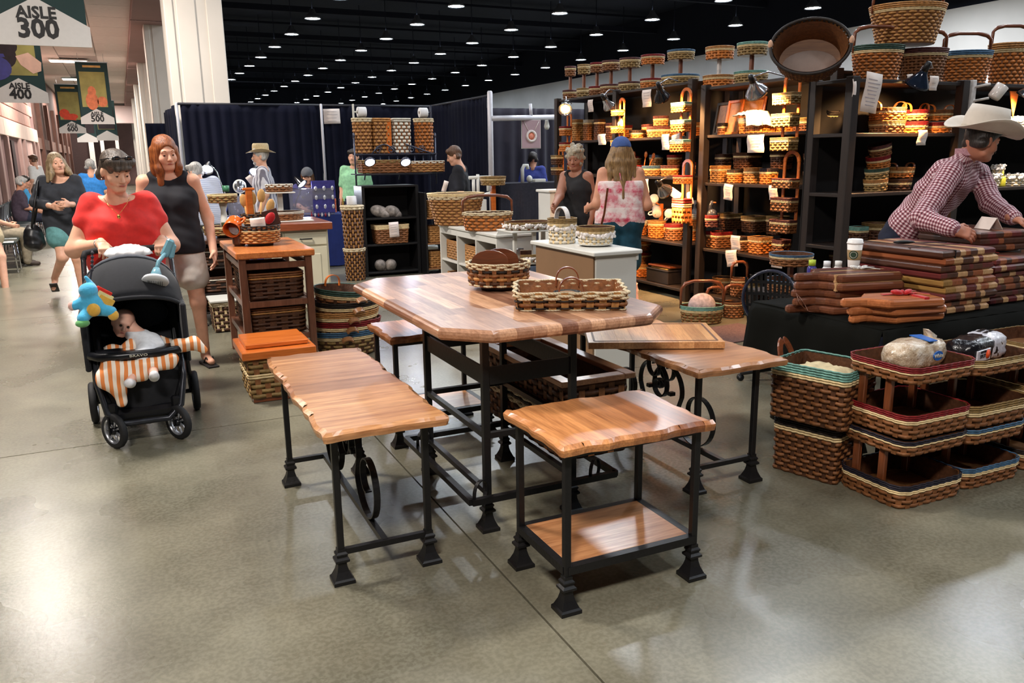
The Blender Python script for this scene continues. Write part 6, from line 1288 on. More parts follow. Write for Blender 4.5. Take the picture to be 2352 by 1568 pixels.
# pendant poster, white display necks, mixer shapes on the side table
t = thing('poster', 'mauve poster of a pearl pendant hanging from the white pipe', 'poster', VY(1220, 308, 11.66)); obj('print', MB().box((0, 0, 0), (.32, .01, .42), .002), mat('mauve_print', (168, 140, 146), .7, var=.08, ns=3), t); obj('white_border', MB().box((0, .006, 0), (.335, .008, .435)), M_wht, t)
obj('pendant_ring', MB().sweep(arc((0, -.01, -.03), .075, 0, 360, 24, (1, 0, 0), (0, 0, 1))[:-1], .02, 8, True), mat('pearl_print', (226, 214, 208), .4), t); obj('pendant_centre', MB().lathe([(0, 0), (.06, 0), (.06, .004), (0, .004)], 18, (0, -.008, -.03), rotm(math.pi/2)), mat('coral_print', (206, 120, 92), .5, var=.3, ns=30), t)
for s_ in (-1, 1): obj('chain', MB().sweep([(s_*.04, -.01, .03), (s_*.13, -.01, .19)], .004, 5), MATS['pearl_print'], t)
t = thing('tap_display', 'white curved tap-shaped display on the side table', 'display', VY(1200, 417, 12.3)); obj('neck', MB().sweep([(0, 0, -.02), (0, 0, .2), (.03, 0, .26), (.09, 0, .26), (.1, 0, .2)], .03, 10), M_wht, t); obj('knob', MB().ball((.13, 0, .04), (.05, .05, .06), 12, 8), M_wht, t)
tag(obj('white_box', MB().box((0, 0, .02), (.20, .14, .05), .005), M_wht, loc=VY(1237, 417, 12.3)), 'low white box at the right end of the side table', 'box')
tag(obj('spot_lamp', MB().lathe([(0, .1), (.02, .1), (.03, .05), (.045, -.02), (.03, -.06), (0, -.07)], 14), M_wht, loc=VY(1256, 288, 11.9)), 'small white spot lamp hanging from the white pipe', 'lamp')
# ================================================================= row of chairs in the concourse
M_vin = mat('dark_green_vinyl', (36, 50, 50), .35, var=.1, coat=.3); M_chr = mat('chrome', (190, 190, 195), .15, 1)
def chair0(label, loc):
    t = thing('stacking_chair', label, 'chair', loc, math.radians(-90), 'chairs along the concourse wall')
    obj('seat', MB().box((0, 0, .44), (.44, .44, .05), .02), M_vin, t); obj('backrest', MB().box((0, -.22, .68), (.44, .04, .32), .02, rotm(-.15)), M_vin, t)
    for i in range(5): obj('back_slat', MB().box((-.16+.08*i, -.197, .68), (.022, .01, .28), .003, rotm(-.15)), M_chr, t)
    for x in (-1, 1):
        obj('leg', MB().sweep([(x*.2, .2, .01), (x*.2, .18, .43)], .011, 8), M_chr, t); obj('leg', MB().sweep([(x*.2, -.24, .01), (x*.2, -.19, .44), (x*.2, -.26, .84)], .011, 8), M_chr, t)
    return t
c0 = chair0('nearest dark green chair of the row along the concourse wall', (-1.72, 13.9, 0))
for i in range(1, 13): dup(c0, (-1.72-.016*i, 13.9+.56*i*(1 if i < 9 else 1.06), 0), math.radians(-90), ['', 'second', 'third', 'fourth', 'fifth', 'sixth', 'seventh', 'eighth', 'ninth', 'tenth', 'eleventh', 'twelfth', 'farthest'][i]+' dark green chair along the concourse wall, counted from the near end')
# ================================================================= stroller
S = thing('stroller', 'black baby stroller with a large hood pushed along the concourse', 'stroller', (-.025, 5.12, 0)); M_tub = mat('stroller_tube', (22, 23, 27), .3, .3); M_fab = mat('stroller_fabric', (24, 25, 30), .9, var=.15, ns=60, sheen=.1); M_grf = mat('stroller_grey_fabric', (58, 62, 70), .9, var=.1, ns=50, sheen=.2); M_rub = mat('tyre_rubber', (26, 26, 28), .7); M_whl = mat('wheel_silver', (176, 178, 184), .3, .7)
def wheel(c, r, w=.035, yaw=0):
    R = rotm(0, 0, yaw) @ rotm(0, math.pi/2, 0); Wd = rotm(0, 0, yaw); t_ = obj('wheel', MB().lathe([(r*.72, -w/2), (r*.93, -w/2), (r, -w*.25), (r, w*.25), (r*.93, w/2), (r*.72, w/2)], 28, c, R, caps=False), M_rub, S)
    obj('rim', MB().lathe([(r*.73, -w*.45), (r*.66, -w*.3), (r*.66, w*.3), (r*.73, w*.45)], 28, c, R, caps=False), M_whl, t_); obj('hub', MB().lathe([(0, -w*.6), (r*.2, -w*.5), (r*.2, w*.5), (0, w*.6)], 14, c, R), M_tub, t_)
    mb = MB()
    for k in range(7):
        a = 2*math.pi*k/7; mb.sweep([Vector(c)+Wd @ Vector((0, r*.15*math.cos(a), r*.15*math.sin(a))), Vector(c)+Wd @ Vector((0, r*.7*math.cos(a), r*.7*math.sin(a)))], .007, 6)
    obj('spokes', mb, M_whl, t_)
for x in (-.165, .165): wheel((x, -.30, .1), .10, yaw=.6); obj('front_fork', MB().box((x*1.0, -.27, .19), (.055, .05, .12), .012).box((x-.024, -.29, .13), (.01, .05, .1), .003).box((x+.024, -.29, .13), (.01, .05, .1), .003), M_tub, S)
for x in (-.28, .30): wheel((x, .27, .125), .125, .04); obj('rear_strut', MB().sweep([(x*.93, .27, .125), (x*.86, .10, .42)], .016, 8), M_tub, S)
obj('rear_axle', MB().sweep([(-.27, .27, .125), (.29, .27, .125)], .014, 8), M_tub, S)
for x in (-1, 1): obj('side_tube', MB().sweep([(x*.165, -.27, .22), (x*.225, -.18, .36), (x*.245, .05, .58), (x*.25, .33, .78), (x*.25, .56, .97)], .016, 8), M_tub, S)
obj('handlebar', MB().sweep([(-.25, .56, .97), (-.24, .60, 1.0), (-.18, .63, 1.01), (.18, .63, 1.01), (.24, .60, 1.0), (.25, .56, .97)], .018, 10), mat('foam_grip', (30, 28, 30), .8), S)
def sheet(fn, nu, nv): return MB().loft([[fn(i/nu, j/nv) for i in range(nu+1)] for j in range(nv+1)], False, False, False, True)
def hood(i, j):   # i across, j front->back
    a = math.pi*i; th = math.radians(28+112*j); w = .285-.03*abs(j-.3); R = .45-.06*j; s_ = math.sin(a)**.55
    return (-w*math.cos(a)*(.96+.04*s_), .12-R*math.cos(th)*s_*.95+.04, .60+R*math.sin(th)*s_*.95+.02)
o = obj('hood', sheet(hood, 20, 14), M_fab, S); md = o.modifiers.new('t', 'SOLIDIFY'); md.thickness = .012
o = obj('hood_panel', sheet(lambda i, j: Vector(hood(.06+.88*i, .44+.5*j))*1.0+Vector((0, .0, .008)), 16, 8), M_grf, S); md = o.modifiers.new('t', 'SOLIDIFY'); md.thickness = .008
for x in (-1, 1): obj('hood_side', MB().box((x*.258, .09, .59), (.03, .56, .34), .008), M_fab, S)
o = obj('hood_back', sheet(lambda i, j: tuple(Vector(hood(i, 1))*(1-j)+Vector((-.25+.5*i, .33, .36))*j), 16, 6), M_fab, S); o.modifiers.new('t', 'SOLIDIFY').thickness = .01
obj('hood_rim', MB().sweep([hood(i/20, 0) for i in range(21)], .012, 8), M_fab, S)
obj('seat_back', sheet(lambda i, j: (-.19+.38*i, .02+.26*j, .40+.34*j-.03*math.sin(math.pi*i)), 8, 6), M_fab, S).modifiers.new('t', 'SOLIDIFY').thickness = .02
obj('head_cushion', MB().ball((.06, .20, .66), (.13, .05, .09), 14, 10, rotm(-.6)), M_grf, S)
def tub(i, j):
    a = math.pi*(i); x = -.21*math.cos(a); y = -.24-.05*math.sin(a)+.06*j; z = .47-.34*(1-(1-j)**1.6); k = 1-.22*j*j; return (x*k, y+.05*abs(math.cos(a)), z)
o = obj('footwell', sheet(tub, 18, 10), M_fab, S); md = o.modifiers.new('t', 'SOLIDIFY'); md.thickness = .012
for f in (0.0, .5): obj('seat_side', MB().box((-.205+.41*(f*2), -.06, .45), (.014, .36, .16), .006, rotm(.3)), M_fab, S)
obj('seat_floor', MB().box((0, -.08, .40), (.40, .30, .03), .008), M_grf, S)
obj('front_frame', MB().sweep([(-.215, -.19, .50), (-.222, -.24, .36), (-.19, -.29, .2), (-.12, -.31, .135), (.12, -.31, .135), (.19, -.29, .2), (.222, -.24, .36), (.215, -.19, .50)], .017, 8), mat('graphite_tube', (52, 54, 60), .3, .5), S)
obj('front_shell', MB().box((0, -.25, .17), (.38, .07, .07), .02), M_tub, S)
ty = obj('snack_tray', MB().sweep([(-.235, -.13, .50), (-.235, -.22, .515), (-.19, -.30, .52), (-.1, -.32, .52), (.1, -.32, .52), (.19, -.30, .52), (.235, -.22, .515), (.235, -.13, .50)], .024, 10), M_tub, S); obj('tray_surface', MB().loft([[(x, y, z) for x, y in ((-.22, -.15), (-.2, -.27), (-.1, -.31), (.1, -.31), (.2, -.27), (.22, -.15))] for z in (.52, .532)]), M_tub, ty)
o = obj('lettering', text_mesh('BRAVO', .022, .001), M_lw, S, loc=(.0, -.3455, .52), rot=(math.pi/2, 0, 0)); o.scale = (1.3, .8, 1)
obj('storage_basket', sheet(lambda i, j: (-.2+.4*i, -.1+.4*j, .20-.08*math.sin(math.pi*i)*math.sin(math.pi*j)), 8, 8), M_fab, S)
cloth_lump('folded_paper', 'folded white paper bag lying on top of the stroller hood', 'paper', (-.02, 5.56, 1.00), .26, .18, .05, mat('bag_paper', (214, 212, 212), .8, var=.04), .1, 12)
# clip-on fan
F = thing('clip_fan', 'small white and aqua clip-on fan hanging at the right of the stroller hood', 'fan', VY(357, 645, 4.98)); M_aq = mat('aqua_plastic', (112, 158, 172), .25, var=.04, spec=.6); M_fw = mat('fan_white', (214, 216, 220), .35, var=.03)
R = rotm(-.62, .15, -.1); obj('cage', MB().lathe([(.0, -.012), (.045, -.014), (.068, -.008), (.072, 0), (.066, .012), (.03, .02), (0, .02)], 28, rot=R), M_fw, F)
for k in range(9): obj('cage_slot', MB().box(R @ Vector((-.036+.009*k, .0, -.0145)), (.003, .05, .004), 0, R), mat('slot_dark', (70, 74, 80), .5), F)
obj('motor_body', MB().lathe([(.03, .01), (.028, .05), (.018, .08), (0, .085)], 16, rot=R), M_aq, F); obj('arm', MB().sweep([R @ Vector((0, 0, .07)), Vector((.03, .08, .10)), Vector((.07, .10, .14))], .012, 8), M_aq, F); obj('clip', MB().box((.085, .11, .17), (.045, .03, .11), .01, rotm(0, .5, 0)).box((.11, .12, .15), (.03, .03, .09), .01, rotm(0, .3, 0)), M_aq, F)
# ================================================================= organic surfaces: signed-distance blends meshed with surface nets
def sdf_mesh(prims, h, cuts=(), wob_=0, off=0.0):
    P = []; lo = np.full(3, 1e9); hi = np.full(3, -1e9)
    for p in prims:
        t = p[0].lstrip('-')
        if t == 'c': a, b = np.array(p[1], float), np.array(p[2], float); r = max(p[3], p[4])+off; l, u = np.minimum(a, b)-r, np.maximum(a, b)+r
        elif t == 'e': c = np.array(p[1], float); r = max(p[2])+off; l, u = c-r, c+r
        else: c = np.array(p[1], float); r = np.linalg.norm(p[2])+p[3]+off; l, u = c-r, c+r
        P.append((p, l, u))
        if p[0][0] != '-': lo = np.minimum(lo, l); hi = np.maximum(hi, u)
    lo -= 3*h; hi += 3*h; n = np.ceil((hi-lo)/h).astype(int)+1; F = np.full(n, 1e3, np.float32)
    for p, l, u in P:
        neg = p[0][0] == '-'; t = p[0].lstrip('-'); k = p[-1]; m = k+3*h
        i0 = np.clip(np.floor((l-m-lo)/h).astype(int), 0, n); i1 = np.clip(np.ceil((u+m-lo)/h).astype(int)+1, 0, n)
        if np.any(i1 <= i0): continue
        ax = [lo[d]+h*np.arange(i0[d], i1[d]) for d in range(3)]; X, Y, Zz = np.meshgrid(*ax, indexing='ij')
        if t == 'c':
            a, b = np.array(p[1], float), np.array(p[2], float); d = b-a; L = max(d @ d, 1e-12); s_ = np.clip(((X-a[0])*d[0]+(Y-a[1])*d[1]+(Zz-a[2])*d[2])/L, 0, 1)
            D = np.sqrt((X-a[0]-s_*d[0])**2+(Y-a[1]-s_*d[1])**2+(Zz-a[2]-s_*d[2])**2)-(p[3]+s_*(p[4]-p[3]))
        else:
            c = np.array(p[1], float); R = p[-2]; q = (X-c[0], Y-c[1], Zz-c[2])
            if R is not None: R = np.array(R); q = tuple(R[0, i]*q[0]+R[1, i]*q[1]+R[2, i]*q[2] for i in range(3))
            if t == 'e':
                r = p[2]; k0 = np.sqrt((q[0]/r[0])**2+(q[1]/r[1])**2+(q[2]/r[2])**2); k1 = np.sqrt((q[0]/r[0]**2)**2+(q[1]/r[1]**2)**2+(q[2]/r[2]**2)**2)+1e-9; D = k0*(k0-1)/k1
            else:
                e = [np.abs(q[i])-p[2][i] for i in range(3)]; D = np.sqrt(sum(np.maximum(x, 0)**2 for x in e))+np.minimum(np.maximum(np.maximum(e[0], e[1]), e[2]), 0)-p[3]
        sl = tuple(slice(i0[d], i1[d]) for d in range(3)); A = F[sl]
        if neg:
            D = -(D); hh = np.clip(.5-.5*(A-D)/k, 0, 1) if k > 0 else (D > A).astype(float); F[sl] = A*(1-hh)+D*hh+k*hh*(1-hh)
        else:
            D = D-off; hh = np.clip(.5+.5*(A-D)/k, 0, 1) if k > 0 else (D < A).astype(float); F[sl] = np.where(A > 500, D, A*(1-hh)+D*hh-k*hh*(1-hh))
    ax = [lo[d]+h*np.arange(n[d]) for d in range(3)]
    if wob_:
        X, Y, Zz = np.meshgrid(*ax, indexing='ij', sparse=True); F += (wob_*(np.sin(X*38+Zz*21)*np.sin(Y*33-Zz*27+1)+.6*np.sin(Zz*70+X*23+Y*31))).astype(np.float32)
    for cp, cn in cuts:
        X, Y, Zz = np.meshgrid(*ax, indexing='ij', sparse=True); F = np.maximum(F, (X-cp[0])*cn[0]+(Y-cp[1])*cn[1]+(Zz-cp[2])*cn[2])
    S_ = F < 0; m = np.zeros(tuple(n-1), np.int8); corners = [(i, j, k) for i in (0, 1) for j in (0, 1) for k in (0, 1)]
    for i, j, k in corners: m += S_[i:n[0]-1+i, j:n[1]-1+j, k:n[2]-1+k]
    idx = np.argwhere((m > 0) & (m < 8)); vid = np.full(tuple(n-1), -1, np.int64); vid[tuple(idx.T)] = np.arange(len(idx))
    val = {c: F[idx[:, 0]+c[0], idx[:, 1]+c[1], idx[:, 2]+c[2]] for c in corners}; acc = np.zeros((len(idx), 3)); cnt = np.zeros(len(idx))
    for c in corners:
        for d in range(3):
            if c[d]: continue
            e = list(c); e[d] = 1; a, b = val[c], val[tuple(e)]; x = (a < 0) != (b < 0); t = np.where(x, a/np.where(x, a-b, 1), 0); q = np.array(c, float)[None, :].repeat(len(idx), 0); q[:, d] += t; acc[x] += q[x]; cnt += x
    V = lo+h*(idx+acc/np.maximum(cnt, 1)[:, None]); Fs = []
    for d in range(3):
        a, b = (d+1) % 3, (d+2) % 3; s0 = [slice(None)]*3; s1 = [slice(None)]*3; s0[d] = slice(0, -1); s1[d] = slice(1, None); A = S_[tuple(s0)]; ch = np.argwhere(A != S_[tuple(s1)])
        ch = ch[(ch[:, a] > 0) & (ch[:, b] > 0) & (ch[:, a] < n[a]-1) & (ch[:, b] < n[b]-1)]
        if not len(ch): continue
        def g(da, db): q = ch.copy(); q[:, a] -= da; q[:, b] -= db; return vid[tuple(q.T)]
        Q = np.stack([g(1, 1), g(0, 1), g(0, 0), g(1, 0)], 1); ins = A[tuple(ch.T)]; Q[~ins] = Q[~ins][:, ::-1]; Fs.append(Q[(Q >= 0).all(1)])
    return V, np.concatenate(Fs)
def np_mesh(name, parts, origin=(0, 0, 0)):
    vs = []; fs = []; o = 0
    for V, Fq in parts: vs.append(V-np.array(origin)); fs.append(Fq+o); o += len(V)
    V = np.concatenate(vs); Fq = np.concatenate(fs); me = bpy.data.meshes.new(name); me.vertices.add(len(V)); me.vertices.foreach_set('co', V.astype(np.float32).ravel())
    me.loops.add(Fq.size); me.loops.foreach_set('vertex_index', Fq.astype(np.int32).ravel()); me.polygons.add(len(Fq)); me.polygons.foreach_set('loop_start', np.arange(0, Fq.size, 4, dtype=np.int32)); me.polygons.foreach_set('use_smooth', np.ones(len(Fq), bool))
    me.update(calc_edges=True); me.validate(); return me
def skin(name, col):
    if name in MATS: return MATS[name]
    q = NT(name); c = lin(col); v = q.coord(); f = q.noise(v, 14, 3); q.base(q.ramp(f, [(.3, sc(c, .9)), (.7, sc(c, 1.08))])); q.set(.5, 0, .4); q.b.inputs['Subsurface Weight'].default_value = .08; q.b.inputs['Subsurface Radius'].default_value = (.02, .008, .004); MATS[name] = q.m; return q.m
M_eye = mat('eye_white', (176, 158, 150), .2, var=.02); M_iris = mat('iris_dark', (40, 28, 22), .15)
def at_d(px, py, d): return CPOS+ray(px, py)*d
def skel(h, pos, face, **kw):
    """standing skeleton (world joints). face: direction angle in degrees, 0 = +y, 90 = -x"""
    s_ = h/1.70; J = dict(pelvis=(0, 0, .93), waist=(0, .0, 1.10), chest=(0, .0, 1.265), neck=(0, -.015, 1.43), head=(0, .015, 1.585))
    for sd, x in (('R', 1), ('L', -1)): J.update({'sh'+sd: (x*.165, -.01, 1.385), 'el'+sd: (x*.225, -.04, 1.10), 'wr'+sd: (x*.235, .05, .86), 'hi'+sd: (x*.085, 0, .90), 'kn'+sd: (x*.09, .02, .48), 'an'+sd: (x*.09, -.02, .075), 'to'+sd: (x*.105, .13, .025)})
    for k, v in kw.items(): J[k] = v
    R = rotm(0, 0, math.radians(face)); return {k: R @ Vector(v)*s_+Vector(pos) for k, v in J.items()}
def head_prims(c, R, s_=1.0, ears=True):
    L = lambda x, y, z: tuple(Vector(c)+R @ Vector((x, y, z))*s_); Rn = np.array(R); e = []
    e.append(('e', L(0, -.012, .022), (.075*s_, .095*s_, .098*s_), Rn, .01)); e.append(('e', L(0, .022, -.042), (.058*s_, .066*s_, .076*s_), Rn, .03*s_)); e.append(('c', L(-.012, .064, -.098), L(.012, .064, -.098), .02*s_, .02*s_, .025*s_))
    for x in (-1, 1): e.append(('e', L(x*.036, .052, -.036), (.028*s_,)*3, None, .02*s_)); e.append(('c', L(x*.045, .01, -.08), L(x*.02, .05, -.098), .02*s_, .018*s_, .02*s_))
    e.append(('c', L(-.035, .076, .02), L(.035, .076, .02), .012*s_, .012*s_, .015*s_))
    for x in (-1, 1): e.append(('-e', L(x*.031, .094, -.001), (.018*s_, .013*s_, .011*s_), Rn, .01*s_))
    e.append(('c', L(0, .084, .004), L(0, .103, -.034), .008*s_, .0125*s_, .008*s_))
    for x in (-1, 1): e.append(('e', L(x*.010, .093, -.039), (.009*s_,)*3, None, .006*s_))
    e.append(('c', L(-.02, .080, -.063), L(.02, .080, -.063), .009*s_, .009*s_, .008*s_)); e.append(('-c', L(-.024, .0965, -.0655), L(.024, .0965, -.0655), .0035*s_, .0035*s_, .004*s_))
    if ears:
        for x in (-1, 1): e.append(('e', L(x*.077, -.008, -.012), (.011*s_, .02*s_, .031*s_), Rn, .008*s_))
    return e, L
def hand_prims(w, f, n, side, curl=.5, s_=1.0, spread=.0):
    f = Vector(f).normalized(); n = Vector(n); n = (n-f*n.dot(f)).normalized(); a = f.cross(n)*side; w = Vector(w); e = []
    M = np.array([list(a), list(f), list(n)]).T
    e.append(('b', tuple(w+f*.045*s_), (.026*s_, .034*s_, .004*s_), .010*s_, M, .008)); e.append(('c', tuple(w-f*.03*s_), tuple(w+f*.02*s_), .026*s_, .024*s_, .02))
    for i, (o, ln) in enumerate(((-.030, .058), (-.010, .07), (.010, .075), (.029, .066))):
        p0 = w+f*(.078-.004*abs(i-2))*s_+a*o*s_; c1, c2 = curl*.8, curl*1.9; d1 = f*math.cos(c1)+n*math.sin(c1)+a*spread*(i-1.5); d2 = f*math.cos(c2)+n*math.sin(c2)+a*spread*(i-1.5)*.6; d3 = f*math.cos(c2*1.3)+n*math.sin(c2*1.3)
        p1 = p0+d1*ln*.5*s_; p2 = p1+d2*ln*.36*s_; p3 = p2+d3*ln*.26*s_; e += [('c', tuple(p0), tuple(p1), .0092*s_, .0086*s_, .004), ('c', tuple(p1), tuple(p2), .0084*s_, .0076*s_, .004), ('c', tuple(p2), tuple(p3), .0075*s_, .0066*s_, .003)]
    t0 = w+f*.02*s_+a*.028*s_; t1 = t0+(f*.6+a*.65+n*.35)*.042*s_; t2 = t1+(f*.85+a*.15+n*.45)*.034*s_; e += [('c', tuple(t0), tuple(t1), .013*s_, .0105*s_, .01), ('c', tuple(t1), tuple(t2), .0100*s_, .008*s_, .004)]
    return e
HAIRN = {}
def hair_mat(name, c1, c2):
    if name in MATS: return MATS[name]
    q = NT(name); v = q.coord((60, 60, 6)); f = q.noise(v, 1.6, 4, .6); q.base(q.ramp(f, [(.3, lin(c1)), (.7, lin(c2))])); q.set(.42, 0, .5); q.bump(f, .6, .01); MATS[name] = q.m; return q.m
def cloth_uv(me, axes, O):
    # cloth grain runs along each limb: u = girth, v = distance along the limb
    V = np.zeros(len(me.vertices)*3, np.float32); me.vertices.foreach_get('co', V); V = V.reshape(-1, 3)+np.array(O); Li = np.zeros(len(me.loops), np.int32); me.loops.foreach_get('vertex_index', Li); Q = Li.reshape(-1, 4); C = V[Q].mean(1); best = np.full(len(C), 1e9); UV = np.zeros((len(C), 4, 2))
    for k, (a, b) in enumerate(axes):
        a, b = np.array(a), np.array(b); d = b-a; L = np.linalg.norm(d); d /= L; e = np.cross(d, (.3, .8, .1)); e /= np.linalg.norm(e); g = np.cross(d, e); r0 = (.13, .05, .045, .05, .045)[k]
        def ta(P): q = P-a; return q @ d, q @ e, q @ g
        t, x, y = ta(C); tc = np.clip(t, 0, L); D = np.sqrt(x*x+y*y+(t-tc)**2)-r0; m = D < best; best = np.where(m, D, best); an = np.arctan2(y, x); P = V[Q[m]]; t4, x4, y4 = ta(P.reshape(-1, 3)); da = np.arctan2(y4, x4).reshape(-1, 4)-an[m][:, None]; da = (da+np.pi) % (2*np.pi)-np.pi
        UV[m, :, 0] = (an[m][:, None]+da)*r0*1.1; UV[m, :, 1] = t4.reshape(-1, 4)
    l = me.uv_layers.new(name='cloth'); l.data.foreach_set('uv', UV.astype(np.float32).ravel())
def person(label, J, skinm, headR, bulk=1.0, belly=1.0, hs=1.0, res=.012, hres=.0065, garments=(), hair=None, hands=None, bust=0, shoes=None, group='visitors and sellers', thin=1.0, lipcol=(168, 92, 84), eyes=True, hair2=None):
    pel = J['pelvis']; root = thing('person', label, 'person', (pel.x, pel.y, 0), 0, group); O = (pel.x, pel.y, 0)
    X = (J['shR']-J['shL']).normalized(); T3 = lambda v: tuple(v)
    def torso(g=0.0, shf=0.0):
        e = []; st = [('chest', .096, .092, 1), (('chest', 'waist'), .08, .098*belly, 1), ('waist', .066, .100*belly, 1), (('waist', 'pelvis'), .072, .108*belly, 1), ('pelvis', .078, .112, 1)]
        for nm, w, r, _ in st:
            c = (J[nm[0]]+J[nm[1]])*.5 if isinstance(nm, tuple) else J[nm]; XX = X if nm == 'chest' or isinstance(nm, tuple) else (J['hiR']-J['hiL']).normalized()*.5+X*.5
            e.append(('c', T3(c-XX*w*bulk), T3(c+XX*w*bulk), r*bulk+g, r*bulk+g, .05))
        up = (J['neck']-J['chest']).normalized()
        for sd in 'LR': e.append(('c', T3(J['neck']-up*.03), T3(J['sh'+sd].lerp(J['neck'], shf)), .038+g*.6, .046*bulk**.4+g*.6, .04))
        if bust:
            fw = Vector((0, 0, 1)).cross(X)
            for s_ in (-1, 1): e.append(('e', T3(J['chest']+X*s_*.075*bulk+fw*.075*bulk-Vector((0, 0, .03))), (.07*bust, .065*bust, .07*bust), None, .04))
        return e
    def limb(a, b, ra, rb, g=0, f0=0, f1=1.0, k=.03):
        A, B = J[a], J[b]; p, q = A.lerp(B, f0), A.lerp(B, f1); return ('c', T3(p), T3(q), ra+(rb-ra)*f0+g, ra+(rb-ra)*f1+g, k)
    bl = bulk**.7*thin
    def arms(g=0, fr=1.0, sds='LR'):
        e = []
        for sd in sds:
            e.append(limb('sh'+sd, 'el'+sd, .050*bl, .043*bl, g, 0, min(1, fr*2)))
            if fr > .5: e.append(limb('el'+sd, 'wr'+sd, .042*bl, .029*bl**.5, g, 0, min(1, fr*2-1)))
        return e
    def legs(g=0, fr=1.0):
        e = []
        for sd in 'LR':
            e.append(limb('hi'+sd, 'kn'+sd, .088*bl, .058*bl, g, 0, min(1, fr*2), .05))
            if fr > .5: e.append(limb('kn'+sd, 'an'+sd, .056*bl, .036*bl**.5, g, 0, min(1, fr*2-1)))
        return e
    feet = [('c', T3(J['an'+sd]-Vector((0, 0, .03))), T3(J['to'+sd]+Vector((0, 0, .008))), .034, .026, .02) for sd in 'LR']
    hp, L = head_prims(J['head'], headR, hs)
    neck = [('c', T3(J['neck']-(J['head']-J['neck'])*.25), T3(J['head']-(J['head']-J['neck'])*.25), .056*bulk**.4, .050*bulk**.3, .03)]
    body = torso()+arms()+legs()+feet+neck
    parts = [sdf_mesh(body, res), sdf_mesh(hp+neck, hres)]
    hands = hands or {}
    for sd, s_ in (('L', -1), ('R', 1)):
        f_, n_, cu = hands.get(sd, ((J['wr'+sd]-J['el'+sd]).normalized(), -X*s_, .35)); parts.append(sdf_mesh(hand_prims(J['wr'+sd], f_, n_, s_, cu), .0048 if res < .013 else .008))
    bo = obj('body', np_mesh('body', parts, O), skinm, root)
    if eyes:
        for x in (-1, 1):
            ec = Vector(L(x*.031, .0775, -.002)); e_ = obj('eye', MB().ball(ec-Vector(O), .0100*hs, 12, 8), M_eye, root); obj('iris', MB().ball(Vector(L(x*.031, .0835, -.004))-Vector(O), .0068*hs, 10, 6), M_iris, e_)
        for x in (-1, 1): obj('eyelid', MB().ball(Vector(L(x*.031, .0772, .0035))-Vector(O), (.0125*hs, .0118*hs, .0112*hs), 12, 8), skinm, root)
        obj('lips', MB().sweep([Vector(L(x, .0868-.004*(x/.02)**2, -.066-.001*abs(x)/.02))-Vector(O) for x in (-.022, -.012, 0, .012, .022)], [.002*hs, .0055*hs, .0062*hs, .0055*hs, .002*hs], 8), mat('lips_%d' % lipcol[0], lipcol, .4), root)
        if hair:
            for x in (-1, 1): obj('eyebrow', MB().sweep([Vector(L(x*a, .087-.35*(a-.018)**1*.5, .024+b))-Vector(O) for a, b in ((.016, 0), (.03, .004), (.046, -.001))], [.0035*hs, .0035*hs, .001], 6), hair[1], root)
    if hair:
        prims = hair[0](L, hs, np.array(headR)); obj('hair', np_mesh('hair', [sdf_mesh(prims, hair[2] if len(hair) > 2 else .0075, wob_=.0022)], O), hair[1], root)
    for gname, gm, kind, o in garments:
        g = o.get('g', .014); pr = []; cuts = list(o.get('cuts', ()))
        if kind == 'top':
            pr = torso(g)+arms(g*o.get('sg', 1), o.get('sleeve', .35)) if o.get('sleeve', .35) > 0 else torso(g, .42)
            if o.get('skirt'): pr += [('c', T3(J['pelvis']+X*s_*.06*bulk), T3(J['pelvis']-Vector((0, 0, o['skirt']))+X*s_*.07*bulk), .115*bulk+g, .12*bulk+g, .06) for s_ in (-1, 1)]
            if 'neck' in o: pr.append(('-e', T3(J['neck']+Vector((0, 0, .03))+Vector((0, 0, 1)).cross(X)*.045), (o['neck'], o['neck'], o['neck']*o.get('nd', .8)), None, .008))
            if 'hem' in o: cuts.append(((0, 0, o['hem']), (0, 0, -1)))
        elif kind == 'bottom':
            pr = legs(g, o.get('leg', 1.0))+[('c', T3(J['pelvis']-X*.078*bulk), T3(J['pelvis']+X*.078*bulk), .112*bulk+g, .112*bulk+g, .06), ('c', T3(J['waist'].lerp(J['pelvis'], .45)-X*.07*bulk), T3(J['waist'].lerp(J['pelvis'], .45)+X*.07*bulk), .106*bulk+g, .106*bulk+g, .06)]
            if 'flare' in o:
                for sd in 'LR': A, B = J['hi'+sd], J['kn'+sd]; pr.append(('c', T3(A), T3(A.lerp(B, o.get('leg', .3)*2)), .09*bl+g, .085*bl+g+o['flare'], .03))
            if 'top' in o: cuts.append(((0, 0, o['top']), (0, 0, 1)))
        elif kind == 'shoes': pr = [('c', T3(J['an'+sd]-Vector((0, 0, .03))-(J['to'+sd]-J['an'+sd]).normalized()*.02), T3(J['to'+sd]+Vector((0, 0, .008))), .042, .036, .02) for sd in 'LR']
        gme = np_mesh(gname, [sdf_mesh(pr, o.get('res', res), cuts, o.get('wob', .0025))], O)
        if o.get('uv'): cloth_uv(gme, [(J[a], J[b]) for a, b in (('pelvis', 'neck'), ('shL', 'elL'), ('elL', 'wrL'), ('shR', 'elR'), ('elR', 'wrR'))], O)
        obj(gname, gme, gm, root)
    return root, L, O
